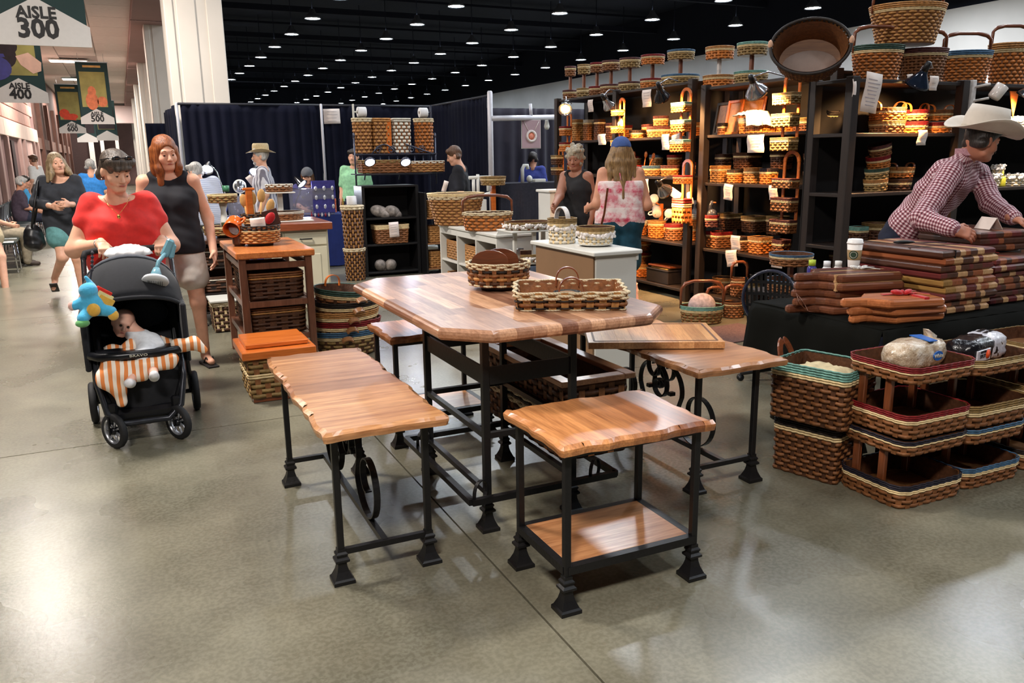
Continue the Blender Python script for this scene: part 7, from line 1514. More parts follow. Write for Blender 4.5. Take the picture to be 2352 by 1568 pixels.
# ---- hair shapes (head-local)
def hair_short(L, s_, R): return [('e', L(0, -.016, .034), (.083*s_, .099*s_, .098*s_), R, .01), ('c', L(-.05, .06, .075), L(.05, .06, .075), .03*s_, .03*s_, .03), ('c', L(-.07, -.04, -.03), L(.07, -.04, -.03), .03*s_, .03*s_, .03), ('-e', L(0, .085, -.045), (.066*s_, .07*s_, .09*s_), R, .015), ('-e', L(0, -.02, -.13), (.12*s_, .12*s_, .07*s_), R, .02)]
def hair_bangs(L, s_, R): return [('e', L(0, -.016, .032), (.086*s_, .102*s_, .1*s_), R, .01), ('c', L(-.055, .055, .07), L(.055, .055, .07), .034*s_, .034*s_, .03), ('c', L(-.035, .09, .042), L(.035, .09, .042), .016*s_, .016*s_, .02), ('c', L(-.06, -.06, -.05), L(.06, -.06, -.05), .035*s_, .035*s_, .03), ('-e', L(0, .095, -.05), (.068*s_, .075*s_, .082*s_), R, .012), ('-e', L(.085, .02, -.03), (.03, .045, .05), R, .01), ('-e', L(-.085, .02, -.03), (.03, .045, .05), R, .01)]
def hair_long(ln, wd=1.0, wavy=.0):
    def f(L, s_, R):
        e = [('e', L(0, -.016, .032), (.086*s_, .101*s_, .1*s_), R, .01)]
        for x in (-1, 1):
            for k, (xx, yy) in enumerate(((.066, .02), (.078, -.02), (.064, -.06), (.03, -.085))):
                z1 = -.06-ln*(.9 if k else .8); e.append(('c', L(x*xx, yy, .02), L(x*xx*1.05*wd, yy+(.0 if k else .025), -.10), .027*s_, .03*s_, .02)); e.append(('c', L(x*xx*1.05*wd, yy+(.0 if k else .025), -.10), L(x*(xx*1.12+wavy)*wd, yy+(.035 if k == 0 else -.0), z1), .030*s_, .018*s_, .02))
        e.append(('c', L(0, -.085, 0), L(0, -.10, -.06-ln*.9), .04*s_, .03*s_, .03)); e.append(('-e', L(.0, .1, -.042), (.058*s_, .084*s_, .104*s_), R, .012)); return e
    return f
def hair_curly(L, s_, R):
    r = random.Random(3); e = [('e', L(0, -.012, .03), (.088*s_, .10*s_, .1*s_), R, .01)]
    for i in range(46):
        a, z = r.uniform(0, 6.28), r.uniform(-.09, .13); k = math.sqrt(max(.05, 1-((z-.02)/.13)**2)); x, y = .092*k*math.cos(a), .10*k*math.sin(a)-.012
        if y > .05 and z < .055: continue
        e.append(('e', L(x, y, z), (.022*s_,)*3, None, .008))
    e.append(('-e', L(0, .1, -.045), (.06*s_, .07*s_, .088*s_), R, .01)); return e
def facing(deg, pitch=0, roll_=0): return rotm(0, 0, math.radians(deg)) @ rotm(math.radians(pitch), math.radians(roll_), 0)
SK1 = skin('skin_light', (222, 168, 140)); SK2 = skin('skin_tan', (206, 146, 116)); SK3 = skin('skin_deep', (122, 78, 58)); SK4 = skin('skin_baby', (230, 178, 156))
# ================================================================= people
def sub(v, dx=0, dy=0, dz=0): return Vector(v)+Vector((dx, dy, dz))
# ---- woman in the red top pushing the stroller
B = (-.035, 6.02, 0); J = skel(1.60, B, 180)
J['head'] = Vector((-.035, 5.90, 1.50)); J['neck'] = Vector((-.05, 5.98, 1.335)); J['chest'] = sub(J['chest'], 0, -.02, -.02)
J['wrL'] = Vector((.185, 5.80, 1.045)); J['elL'] = Vector((.25, 5.99, 1.0)); J['shL'] = sub(J['shL'], .0, -.01, -.015)
J['wrR'] = Vector((-.165, 5.80, 1.045)); J['elR'] = Vector((-.335, 5.99, 1.0)); J['shR'] = sub(J['shR'], -.01, -.01, -.015)
M_redtop = mat('red_crepe', (212, 40, 34), .75, var=.1, ns=30, sheen=.1)
H_brn = hair_mat('hair_dark_brown', (44, 34, 28), (96, 82, 70))
rw, L, O = person('woman in a red short-sleeved top pushing the stroller, sunglasses on her head', J, SK1, facing(204, -22, 0), bulk=1.08, thin=1.15, belly=1.3, hs=1.04, res=.010, hres=.005, bust=1.15, hair=(hair_bangs, H_brn, .006),
    garments=[('red_top', M_redtop, 'top', dict(sleeve=.2, hem=.60, neck=.13, nd=.62, skirt=.30, g=.014, sg=1.2)), ('trousers', mat('dark_trousers', (40, 40, 46), .8), 'bottom', dict(leg=1.0, g=.012, res=.014)), ('shoes', mat('dark_shoe', (40, 36, 36), .6), 'shoes', dict(res=.014))],
    hands={'L': ((-.15, -.75, -.35), (0, -.25, -1), .95), 'R': ((.15, -.75, -.35), (0, -.25, -1), .95)})
gl_ = [Vector(L(x, y, z))-Vector(O) for x, y, z in ((-.038, .072, .105), (.038, .072, .105))]
for g_ in gl_: obj('sunglass_lens', MB().ball(g_, (.028, .010, .02), 12, 8, facing(205, -50)), mat('dark_lens', (22, 22, 26), .06, spec=.8), rw)
obj('sunglass_frame', MB().sweep([Vector(L(x, y, z))-Vector(O) for x, y, z in ((-.09, -.02, .06), (-.075, .055, .10), (0, .078, .11), (.075, .055, .10), (.09, -.02, .06))], .0035, 6), MATS['dark_lens'], rw)
fw = Vector((0, -1, 0)); nk = J['neck']-Vector(O)
obj('necklace', MB().sweep([nk+Vector((-.075, -.03, -.01)), nk+Vector((-.055, -.09, -.05)), nk+Vector((0, -.145, -.115)), nk+Vector((.055, -.09, -.05)), nk+Vector((.075, -.03, -.01))], .0018, 5), mat('gold', (212, 168, 90), .25, .9), rw); obj('pendant', MB().ball(nk+Vector((0, -.15, -.125)), (.011, .004, .013), 10, 6), MATS['gold'], rw)
for s_ in 'LR': d = (J['wr'+s_]-J['el'+s_]).normalized(); c_ = J['wr'+s_]-d*.025-Vector(O); q = d.to_track_quat('Z', 'Y').to_matrix(); obj('bracelet', MB().sweep([c_+q @ Vector((.036*math.cos(a), .036*math.sin(a), 0)) for a in [2*math.pi*i/18 for i in range(18)]], .004, 6, True), mat('silver_band', (206, 204, 200), .25, .9), rw)
obj('earring', MB().ball(Vector(L(.083, 0, -.055))-Vector(O), .005, 8, 5), MATS['silver_band'], rw)
# ---- tall auburn-haired woman in a black sleeveless top
J = skel(1.73, (.30, 6.62, 0), 172); J['wrL'] = Vector((.56, 6.50, .88)); J['elL'] = Vector((.555, 6.66, 1.13)); J['anL'] = Vector((.44, 6.64, .085)); J['toL'] = Vector((.47, 6.50, .03)); J['knL'] = Vector((.42, 6.56, .50)); J['anR'] = Vector((.20, 6.9, .13)); J['toR'] = Vector((.19, 6.79, .04)); J['knR'] = Vector((.2, 6.62, .50))
H_aub = hair_mat('hair_auburn', (92, 44, 18), (166, 94, 46))
bw_, L, O = person('woman with long auburn hair, black sleeveless top and pale shorts', J, SK1, facing(194, -10, 4), bulk=.95, res=.011, hres=.0055, bust=1.0, hair=(hair_long(.26, .95), H_aub, .007),
    garments=[('black_top', mat('black_knit', (22, 22, 28), .85, var=.1), 'top', dict(sleeve=0, hem=.88, neck=.11, nd=.6, g=.022, skirt=.05)), ('shorts', mat('khaki_shorts', (206, 200, 190), .85, var=.06, ns=30), 'bottom', dict(leg=.26, flare=.02, g=.016))])
for s_ in 'LR':
    a, b = J['an'+s_], J['to'+s_]; d = (b-a).normalized(); c_ = (a+b)*.5-Vector(O); c_.z = b.z-.022; obj('flip_flop', MB().box(c_, (.085, .25, .016), .006, rotm(0, 0, math.atan2(-d.x, d.y))), mat('black_sandal', (30, 26, 26), .6), bw_); obj('sandal_strap', MB().sweep([c_+Vector((-.04, .03, .0)), c_+Vector((-.02, -.03, .06)), c_+Vector((0, -.08, .03)), c_+Vector((.03, -.02, .06)), c_+Vector((.04, .03, 0))], .006, 6), MATS['black_sandal'], bw_)
# ---- woman in the grey cardigan walking behind
J = skel(1.66, (-.66, 10.75, 0), 168); J['anR'] = Vector((-.86, 11.0, .22)); J['toR'] = Vector((-.88, 10.9, .10)); J['knR'] = Vector((-.72, 10.62, .50)); J['wrR'] = Vector((-.74, 10.48, 1.08)); J['elR'] = Vector((-.92, 10.72, 1.12)); J['wrL'] = Vector((-.58, 10.45, 1.1))
H_bld = hair_mat('hair_ash_blonde', (96, 76, 54), (172, 148, 112))
gw, L, O = person('woman in a dark grey cardigan with ash-blonde wavy hair walking behind the stroller', J, SK1, facing(200, 4, 6), bulk=1.05, res=.013, hres=.007, bust=1.0, hair=(hair_long(.14, 1.25, .02), H_bld, .009),
    garments=[('cardigan', mat('charcoal_knit', (50, 52, 58), .9, var=.12), 'top', dict(sleeve=.8, hem=.72, neck=.12, nd=.9, g=.02, skirt=.18)), ('skirt', mat('teal_skirt', (96, 146, 146), .85), 'bottom', dict(leg=.22, flare=.03, g=.02))])
hb_ = thing('handbag', 'large black shoulder bag carried by the woman in the grey cardigan', 'bag', (-.98, 10.62, .62)); obj('bag_body', np_mesh('bag', [sdf_mesh([('e', (0, 0, .13), (.10, .16, .14), None, .02), ('e', (0, 0, .05), (.11, .17, .09), None, .03)], .015, wob_=.004)]), mat('black_leather', (18, 17, 19), .4), hb_); obj('bag_strap', MB().sweep([(0, -.1, .22), (.06, -.06, .5), (.12, 0, .74), (.08, .08, .5), (0, .1, .22)], .012, 6), MATS['black_leather'], hb_)
for s_ in 'LR':
    a, b = J['an'+s_], J['to'+s_]; c_ = (a+b)*.5-Vector(O); obj('flip_flop', MB().box(c_-Vector((0, .02, .045)), (.085, .25, .018), .006, rotm(-.5 if s_ == 'R' else 0, 0, 0)), MATS['black_sandal'], gw)
# ---- concourse: standing man, seated people, passer-by cut by the frame
def seated(pos, face, h=1.7, **kw):
    s_ = dict(pelvis=(0, 0, .53), waist=(0, -.03, .70), chest=(0, .0, .89), neck=(0, .02, 1.03), head=(0, .06, 1.185))
    for sd, x in (('R', 1), ('L', -1)): s_.update({'sh'+sd: (x*.165, .01, .985), 'el'+sd: (x*.21, .06, .72), 'wr'+sd: (x*.12, .28, .64), 'hi'+sd: (x*.085, .04, .52), 'kn'+sd: (x*.11, .44, .50), 'an'+sd: (x*.11, .42, .085), 'to'+sd: (x*.12, .56, .025)})
    s_.update(kw); R = rotm(0, 0, math.radians(face)); k = h/1.7; return {a: R @ Vector(b)*k+Vector(pos) for a, b in s_.items()}
H_gry = hair_mat('hair_grey', (120, 116, 112), (196, 192, 186)); H_drk = hair_mat('hair_black', (24, 20, 18), (58, 48, 42)); H_med = hair_mat('hair_brown', (60, 38, 24), (110, 74, 48))
low = dict(res=.02, hres=.012, eyes=False)
p = VY(82, 400, 24); person('man in a white shirt standing far down the concourse beside the wall', skel(1.76, (p.x, 24, 0), 60), SK1, facing(60), hair=(hair_short, H_med, .014), garments=[('shirt', mat('white_shirt', (226, 222, 216), .8, var=.04), 'top', dict(sleeve=.4, hem=.85, neck=.08)), ('trousers', mat('grey_trousers', (96, 92, 88), .8), 'bottom', {})], **low)
person('seated person in a dark purple shirt and navy trousers on the concourse chairs', seated((-1.86, 18.6, 0), -80), SK2, facing(-60, -15), bulk=1.15, hair=(hair_short, H_gry, .014), garments=[('shirt', mat('plum_shirt', (66, 54, 66), .85), 'top', dict(sleeve=.45, hem=.45, neck=.08, g=.02)), ('trousers', mat('navy_trousers', (34, 36, 52), .85), 'bottom', {}), ('shoes', mat('pale_shoe', (190, 186, 182), .6), 'shoes', {})], **low)
person('seated person in a bright blue shirt beside the one in purple', seated((-1.9, 19.8, 0), -80), SK2, facing(-80, -10), bulk=1.1, hair=(hair_short, H_drk, .014), garments=[('shirt', mat('bright_blue_shirt', (70, 150, 196), .85), 'top', dict(sleeve=.4, hem=.45, neck=.08, g=.02)), ('trousers', mat('khaki_trousers', (110, 104, 90), .85), 'bottom', {}), ('shoes', MATS['pale_shoe'], 'shoes', {})], **low)
person('seated person in a cream shirt and khaki trousers at the left edge', seated((-1.90, 14.5, 0), -72), SK1, facing(-60, -10), bulk=1.1, hair=(hair_short, H_gry, .014), garments=[('shirt', mat('cream_shirt', (214, 200, 184), .85), 'top', dict(sleeve=.4, hem=.45, neck=.08, g=.02)), ('trousers', mat('sand_trousers', (140, 128, 108), .85), 'bottom', dict(g=.024)), ('shoes', mat('brown_shoe', (60, 48, 40), .6), 'shoes', {})], **low)
B = (-1.86, 10.15, 0); J = skel(1.75, B, -120); J['knR'] = at_d(2, 590, 10.5); J['anR'] = at_d(16, 680, 10.45); J['toR'] = at_d(50, 700, 10.4); J['hiR'] = at_d(-40, 480, 10.6)
cw, L, O = person('passer-by cut off by the left edge, only a bare leg in a khaki clog showing', J, SK1, facing(-120), hair=(hair_short, H_med, .012), garments=[('shorts', mat('tan_shorts', (176, 160, 130), .85), 'bottom', dict(leg=.3, flare=.02)), ('shirt', mat('grey_shirt', (130, 130, 130), .85), 'top', dict(sleeve=.4, neck=.08)), ('clogs', mat('khaki_clog', (124, 106, 76), .7, var=.12, ns=40), 'shoes', dict(res=.009, wob=.001))], res=.014, hres=.01, eyes=False)
person('distant shopper in a bright blue shirt between the cardigan woman and the red top', skel(1.6, tuple(VY(213, 430, 17))[:2]+(0,), 0), SK1, facing(0), hair=(hair_short, H_gry, .014), garments=[('shirt', mat('azure_shirt', (50, 130, 206), .8), 'top', dict(sleeve=.4, hem=.85, neck=.08)), ('trousers', MATS['grey_trousers'], 'bottom', {})], **low)
# ---- jewellery booth people
mid = dict(res=.014, hres=.008)
def stripes(name, c1, c2, freq, axis='X', sharp=.5, third=None, freq2=0):
    if name in MATS: return MATS[name]
    q = NT(name); v = q.coord(); sp = q.n('ShaderNodeSeparateXYZ'); q.l(v, sp.inputs[0]); n_ = q.noise(v, 6, 2)
    def band(ax_, fr): x = q.math('ADD', sp.outputs[ax_], q.math('MULTIPLY', n_, .02)); return q.math('GREATER_THAN', q.math('FRACT', q.math('MULTIPLY', x, fr)), sharp)
    f = band(axis, freq); o = q.mix(f, lin(c1), lin(c2))
    if third: o = q.mix(q.math('MULTIPLY', band('Z', freq2 or freq), .6), o, lin(third))
    q.base(o); q.set(.8, 0, .3); MATS[name] = q.m; return q.m
p = VY(600, 400, 11.35); J = skel(1.72, (p.x+.02, 11.35, 0), 75); sm, L, O = person('man in a straw hat and striped shirt seen in profile at the jewellery booth', J, SK1, facing(82), bulk=1.08, hair=(hair_short, H_gry, .01), garments=[('striped_shirt', stripes('stripe_shirt', (206, 204, 210), (120, 116, 128), 22, 'Y', .55), 'top', dict(sleeve=.42, hem=.72, neck=.07, g=.024, skirt=.12)), ('trousers', MATS['grey_trousers'], 'bottom', {})], **mid)
def hat(root, L, O, R, m, crown=(.098, .115, .12), brim=.17, curl=0, band=None, z=.062, tilt=0, dent=0, name='hat'):
    o = Vector(O); c = Vector(L(0, -.012, z))-o; h = thing_part = None; rings = []
    Rr = R @ rotm(math.radians(tilt)); n = 40
    for k_, zz in ((1, 0), (1, .03), (.99, .07), (.95, .10), (.84, crown[2]), (.5, crown[2]-dent*.5), (.0, crown[2]-dent)):
        rings.append([c+Rr @ Vector((crown[0]*k_*math.cos(t), crown[1]*k_*math.sin(t), zz-(dent*.6*abs(math.cos(t*1)) if k_ < .9 and k_ > .1 else 0)*0)) for t in [2*math.pi*i/n for i in range(n)]])
    hb = obj(name, MB().loft(rings, True, False, True, True), m, root)
    br = []
    for k_ in (.98, 1.15, 1.4, 1.7, 1.0*brim/crown[0]):
        ring = []
        for i in range(n):
            t = 2*math.pi*i/n; x, y = crown[0]*k_*math.cos(t), (crown[1]*k_ if k_ < 1.8 else brim*1.14)*math.sin(t); up = curl*(abs(math.cos(t))**2.5)*max(0, (k_-1))*.09-.012*(abs(math.sin(t))**2)*max(0, k_-1); ring.append(c+Rr @ Vector((x, y, up)))
        br.append(ring)
    b = obj('brim', MB().loft(br, True, False, False, True), m, hb); md = b.modifiers.new('t', 'SOLIDIFY'); md.thickness = .005
    if band: obj('hat_band', MB().loft([[c+Rr @ Vector((crown[0]*1.012*math.cos(t), crown[1]*1.012*math.sin(t), zz)) for t in [2*math.pi*i/n for i in range(n)]] for zz in (.004, .024)], True, False, False, True), band, hb)
    return hb
hat(sm, L, O, facing(82), mat('straw', (190, 170, 132), .8, var=.12, ns=80, bump=.3), crown=(.088, .108, .115), brim=.16, curl=.6, band=mat('straw_band', (128, 110, 84), .7), z=.05)
obj('beard', np_mesh('beard', [sdf_mesh([('e', L(0, .055, -.09), (.045, .04, .035), np.array(facing(82)), .01), ('c', L(-.025, .095, -.052), L(.025, .095, -.052), .010, .010, .008)], .007)], O), H_gry, sm)
p = VY(460, 420, 11.3); J = skel(1.58, (p.x+.03, 11.3, 0), 30, chest=(0, .05, 1.27), neck=(0, .09, 1.40), head=(0, .15, 1.52)); person('grey-haired woman in a pale blue striped tee leaning over the jewellery table', J, SK1, facing(45, -10), bulk=1.15, bust=1.0, hair=(hair_short, H_gry, .01), garments=[('tee', stripes('pale_tee', (206, 210, 224), (176, 184, 206), 40, 'Z'), 'top', dict(sleeve=.4, hem=.75, neck=.07, g=.022, skirt=.1)), ('trousers', MATS['grey_trousers'], 'bottom', {})], **mid)
p = VY(705, 420, 13.35); J = seated((p.x, 13.35, .18), 180, 1.6); tg, L, O = person('seller in a grey cap and violet-blue shirt sitting behind the showcase', J, SK1, facing(160, -12), bulk=1.1, hair=(hair_long(.08), H_med, .012), garments=[('shirt', mat('violet_shirt', (70, 66, 120), .85), 'top', dict(sleeve=.42, hem=.5, neck=.08, g=.022)), ('trousers', MATS['dark_trousers'], 'bottom', {})], **mid)
def cap(root, L, O, R, m, peak=True, back=False):
    o = Vector(O); c = Vector(L(0, -.012, .04))-o; hb = obj('cap', np_mesh('cap', [sdf_mesh([('e', tuple(Vector(L(0, -.014, .034))), (.096, .115, .108), np.array(R), .01)], .008, [(L(0, 0, .022), tuple(R @ Vector((0, -.1 if back else -.12, -1))))])], O), m, root)
    if peak:
        pts = [c+R @ Vector((.072*math.cos(t), (.075+.085*math.sin(t)), .004-.02*abs(math.cos(t)))) for t in [math.pi*i/12 for i in range(13)]]; obj('cap_peak', MB().loft([pts, [p_+Vector((0, 0, .006)) for p_ in pts]], True, True, True), m, hb)
cap(tg, L, O, facing(160, -12), mat('grey_cap', (92, 92, 96), .85)); st_ = thing('folding_chair', 'seat of the capped seller behind the showcase', 'chair', (p.x, 13.37, 0)); obj('seat', MB().box((0, 0, .60), (.42, .42, .03), .006), M_gi, st_)
for x in (-1, 1):
    for y in (-1, 1): obj('leg', MB().box((x*.18, y*.18, .29), (.025, .025, .58)), M_gi, st_)
p = VY(818, 430, 12.9); person('person in a pale green shirt half hidden behind the black bookcase', skel(1.70, (p.x, 12.95, 0), 150), SK1, facing(150), hair=(hair_short, H_drk, .012), garments=[('shirt', mat('mint_shirt', (150, 206, 160), .8), 'top', dict(sleeve=.4, hem=.8, neck=.08, g=.022)), ('trousers', MATS['dark_trousers'], 'bottom', {})], **low)
p = VY(1048, 390, 10.3); person('young man in a black tee looking down, behind the tall flared basket', skel(1.70, (p.x+.04, 10.3, 0), 60, head=(0, .06, 1.575)), SK1, facing(70, -18), bulk=1.1, hair=(hair_short, H_med, .009), garments=[('tee', mat('black_tee', (24, 24, 30), .85), 'top', dict(sleeve=.4, hem=.8, neck=.075, g=.02)), ('trousers', MATS['dark_trousers'], 'bottom', {})], **mid)
p = VY(1266, 380, 12.6); person('person in a blue shirt turned away near the pendant poster', skel(1.62, (p.x, 13.3, 0), -30), SK2, facing(-30), hair=(hair_short, H_drk, .012), garments=[('shirt', mat('mid_blue_shirt', (58, 68, 140), .85), 'top', dict(sleeve=.4, hem=.8, neck=.06, g=.022)), ('trousers', MATS['dark_trousers'], 'bottom', {})], **low)
# ---- two women at the far shelf
J = skel(1.64, (4.32, 7.62, 0), 110); q_ = VY(1272, 475, 7.3); J['wrR'] = Vector((q_.x, 7.3, q_.z)); J['elR'] = J['shR'].lerp(J['wrR'], .5)+Vector((0, 0, -.05))
dw_, L, O = person('woman with short ash-grey curls and a black top reaching left', J, skin('skin_tan_shaded', (158, 106, 82)), facing(135, -12), bulk=1.1, bust=1.1, hair=(hair_curly, hair_mat('hair_ash_curl', (96, 84, 68), (190, 176, 150)), .008), garments=[('black_top', mat('black_top', (24, 22, 24), .85), 'top', dict(sleeve=0, hem=.75, neck=.1, g=.02, skirt=.1)), ('trousers', MATS['dark_trousers'], 'bottom', {})], **mid)  # tan skin, darkened in its colour for the shade she stands in
J = skel(1.70, (4.30, 6.72, 0), -25); J['elR'] = sub(J['elR'], .02, -.02, -.02); J['wrR'] = sub(J['shR'], .12, .20, -.30); J['wrL'] = sub(J['shL'], -.02, .25, -.34)
M_tie = NT('tie_dye'); _v = M_tie.coord(); _s = M_tie.n('ShaderNodeSeparateXYZ'); M_tie.l(_v, _s.inputs[0]); _n = M_tie.noise(_v, 9, 4, .7); _w = M_tie.math('FRACT', M_tie.math('ADD', M_tie.math('MULTIPLY', _s.outputs[2], 7.4), M_tie.math('MULTIPLY', _n, .18))); M_tie.base(M_tie.mix(.75, M_tie.ramp(_w, [(.0, lin((206, 52, 84))), (.24, lin((210, 60, 92))), (.32, lin((240, 214, 214))), (.9, lin((240, 220, 216)))]), M_tie.ramp(_n, [(.4, lin((206, 60, 92))), (.6, lin((240, 224, 220)))]))); M_tie.set(.8); M_tie = M_tie.m
H_lb = hair_mat('hair_long_blonde', (84, 58, 34), (168, 132, 84))
cwm, L, O = person('woman in a blue cap with long blonde hair and pink tie-dye top, seen from behind', J, SK2, facing(-20, -4), bulk=1.16, res=.011, hres=.008, hair=(hair_long(.42, 1.5, .02), H_lb, .010), garments=[('tie_dye_top', M_tie, 'top', dict(sleeve=0, hem=.86, neck=.2, nd=1.0, g=.02, cuts=[((0, 0, J['shR'].z-.07), (0, 0, 1))])), ('shorts', mat('teal_shorts', (22, 66, 84), .85, var=.3, ns=12), 'bottom', dict(leg=.42, flare=.02, g=.018))])
M_cap = mat('denim_cap', (62, 86, 142), .85, var=.12, ns=30); cap(cwm, L, O, facing(-20, -4), M_cap, True, True)
for i, px in enumerate((-.05, .05)): obj('top_strap', MB().sweep([J['neck']+Vector((px*1.2, -.06, .0))-Vector(O), J['chest']+Vector((px*1.4, -.12, .06))-Vector(O)], .006, 6), M_tie, cwm)
obj('sequin_trim', MB().sweep([Vector(L(.05+.01*i, .09-.03*i, .02))-Vector(O) for i in range(4)], .008, 6), mat('sequins', (206, 210, 220), .15, .8), cwm)
hbm = thing('handbag', 'brown strap bag hanging at the back of the woman in the blue cap', 'bag', tuple(VY(1382, 520, 6.55))); obj('bag_strap', MB().sweep([(.06, 0, .35), (.02, -.01, .12), (-.02, -.01, -.02)], 0, flat=(.02, .006), up=(1, 0, 0)), M_walnut, hbm); obj('bag_body', MB().box((-.01, .02, -.09), (.12, .05, .14), .02), M_walnut, hbm)
hbp = thing('shopping_bag', 'pale pink paper bag hanging beside the white end cabinet', 'bag', tuple(Z(1446, 700, .02))); obj('bag_body', MB().loft([[(-.05, -.1, 0), (.05, -.1, 0), (.05, .1, 0), (-.05, .1, 0)], [(-.04, -.08, .22), (.04, -.08, .22), (.04, .08, .22), (-.04, .08, .22)], [(-.012, -.03, .36), (.012, -.03, .36), (.012, .03, .36), (-.012, .03, .36)]]), mat('pink_paper', (226, 178, 172), .7), hbp)
# ---- man in the cowboy hat leaning over the boards
D = dict(pelvis=(2078, 548, 5.55), waist=(2122, 482, 5.4), chest=(2188, 408, 5.22), neck=(2224, 354, 5.1), head=(2256, 322, 5.0), shR=(2182, 398, 5.0), shL=(2246, 400, 5.36), elR=(2116, 502, 4.9), wrR=(2192, 527, 4.7), elL=(2276, 466, 5.2), wrL=(2330, 502, 4.96))
J = {k: at_d(*v) for k, v in D.items()}
for sd, s_ in (('R', -1), ('L', 1)):
    f_ = Vector((.0, .075*s_, 0)); J['hi'+sd] = J['pelvis']+f_-Vector((0, 0, .03)); J['kn'+sd] = Vector((J['pelvis'].x+.02, J['pelvis'].y+.09*s_, .48)); J['an'+sd] = Vector((J['pelvis'].x-.02, J['pelvis'].y+.1*s_, .08)); J['to'+sd] = J['an'+sd]+Vector((.14, 0, -.05))
def gingham():
    q = NT('gingham'); v = q.coord((1, 1, 1), 'UV'); sp = q.n('ShaderNodeSeparateXYZ'); q.l(v, sp.inputs[0])
    a, b = (q.math('GREATER_THAN', q.math('FRACT', q.math('MULTIPLY', sp.outputs[k], 52)), .5) for k in (0, 1)); f = q.math('MULTIPLY', q.math('ADD', a, b), .5)
    q.base(q.ramp(f, [(0, lin((226, 208, 212))), (.5, lin((170, 112, 122))), (1, lin((90, 32, 44)))])); q.set(.8); return q.m
rgt = (J['shR']-J['shL']).normalized()
M_ging = gingham()
cb_, L, O = person('man in a white cowboy hat and maroon gingham shirt leaning over the boards', J, skin('skin_ruddy', (190, 126, 100)), facing(-108, -14, 0), bulk=1.08, res=.009, hres=.0055, hair=(hair_short, H_drk, .007), garments=[('gingham_shirt', M_ging, 'top', dict(sleeve=.96, g=.020, neck=.07, nd=.6, wob=.003, uv=1)), ('jeans', mat('dark_denim', (26, 32, 52), .85, var=.12, ns=60), 'bottom', dict(g=.014)), ('boots', mat('dark_boot', (40, 28, 24), .5), 'shoes', {})],
    hands={'R': ((at_d(2268, 548, 4.66)-J['wrR']).normalized(), Vector((.3, .3, -.3)), .45), 'L': ((.4, -.5, -.2), (0, 0, -1), .4)})
R = facing(-108, -10, 6); hat(cb_, L, O, R, mat('cream_felt', (216, 204, 190), .8, var=.04, ns=20), crown=(.108, .138, .15), brim=.205, curl=1.0, band=mat('felt_band', (196, 184, 168), .7), z=.05, dent=.03)
obj('moustache', np_mesh('moustache', [sdf_mesh([('c', L(-.026, .092, -.056), L(0, .100, -.050), .006, .009, .005), ('c', L(.026, .092, -.056), L(0, .100, -.050), .006, .009, .005)], .004)], O), H_drk, cb_)
cn = J['neck']-Vector(O); fwd = Vector((0, 0, 1)).cross(rgt)
obj('collar', MB().sweep([cn+rgt*.07*math.cos(a)+fwd*.075*math.sin(a)+Vector((0, 0, .012)) for a in [math.radians(t) for t in range(-220, 61, 20)]], 0, flat=(.045, .006), up=(0, 0, 1)), mat('collar_cloth', (176, 132, 142), .8, var=.3, ns=90), cb_)
# boards he holds, with a folded card
for i in range(3): striped('%s of the three boards held by the hatted man' % ['lowest', 'middle', 'topmost'][i], (4.66, 3.30, 0), .42, .46, .975+.038*i, .037, 90+i, rz=-.12, side=1, pal=(1, 2, 1, 3, 1, 1), group='boards in the hatted man\'s hands')
for i in range(7): striped('%s dark board of the pile under the hatted man\'s boards' % ['lowest', 'second', 'third', 'fourth', 'fifth', 'sixth', 'uppermost'][i], (4.72, 3.33, 0), .36, .42, .707+.038*i, .037, 120+i, rz=.05, side=1, pal=(1, 2, 1, 3, 1, 1), group='dark boards under the held ones')
t = thing('price_card', 'folded white card standing on the boards in front of the hatted man', 'card', (4.66, 3.22, 1.09), -.3)
for s_ in (-1, 1): obj('card_leaf', MB().box((s_*.022, 0, .035), (.003, .13, .08), 0, rotm(0, -s_*.55, 0)), M_paper, t)
# ---- baby with the striped blanket, and the plush toy
bb_ = thing('baby', 'baby lying in the stroller under an orange and white striped blanket', 'baby', (-.06, 5.0, .46)); O = Vector((-.06, 5.0, .46)); hR = facing(190, -12, -22); hc = Vector((-.085, 5.07, .655)); hp, L = head_prims(hc, hR, .62)
bp = [('e', tuple(hc+Vector((.0, .02, .012))), (.062, .066, .064), None, .02), ('c', tuple(hc+Vector((.04, .0, -.05))), tuple(O+Vector((.10, -.02, .06))), .045, .06, .03), ('c', tuple(O+Vector((.10, -.02, .06))), tuple(O+Vector((.06, -.16, .03))), .06, .05, .03), ('c', tuple(O+Vector((.03, -.15, .03))), tuple(O+Vector((-.02, -.26, -.07))), .032, .024, .02), ('c', tuple(O+Vector((.09, -.15, .03))), tuple(O+Vector((.10, -.26, -.05))), .032, .024, .02), ('c', tuple(O+Vector((.12, .0, .10))), tuple(O+Vector((.15, -.08, .08))), .026, .02, .02)]
obj('body', np_mesh('body', [sdf_mesh(hp+bp[:1], .0045), sdf_mesh(bp, .006)], tuple(O)), SK4, bb_)
for x in (-1, 1): e_ = obj('eye', MB().ball(Vector(L(x*.031, .081, -.002))-O, .0085, 10, 7), M_iris, bb_)
obj('lips', MB().sweep([Vector(L(x, .088, -.066))-O for x in (-.016, 0, .016)], [.002, .0042, .002], 6), mat('lips_200', (200, 120, 112), .4), bb_)
obj('hair', np_mesh('hair', [sdf_mesh([('e', L(0, -.03, .03), (.048, .058, .060), np.array(hR), .01), ('-e', L(0, .09, -.0), (.06, .075, .09), np.array(hR), .01)], .005)], tuple(O)), hair_mat('hair_baby', (150, 112, 84), (190, 150, 118)), bb_)
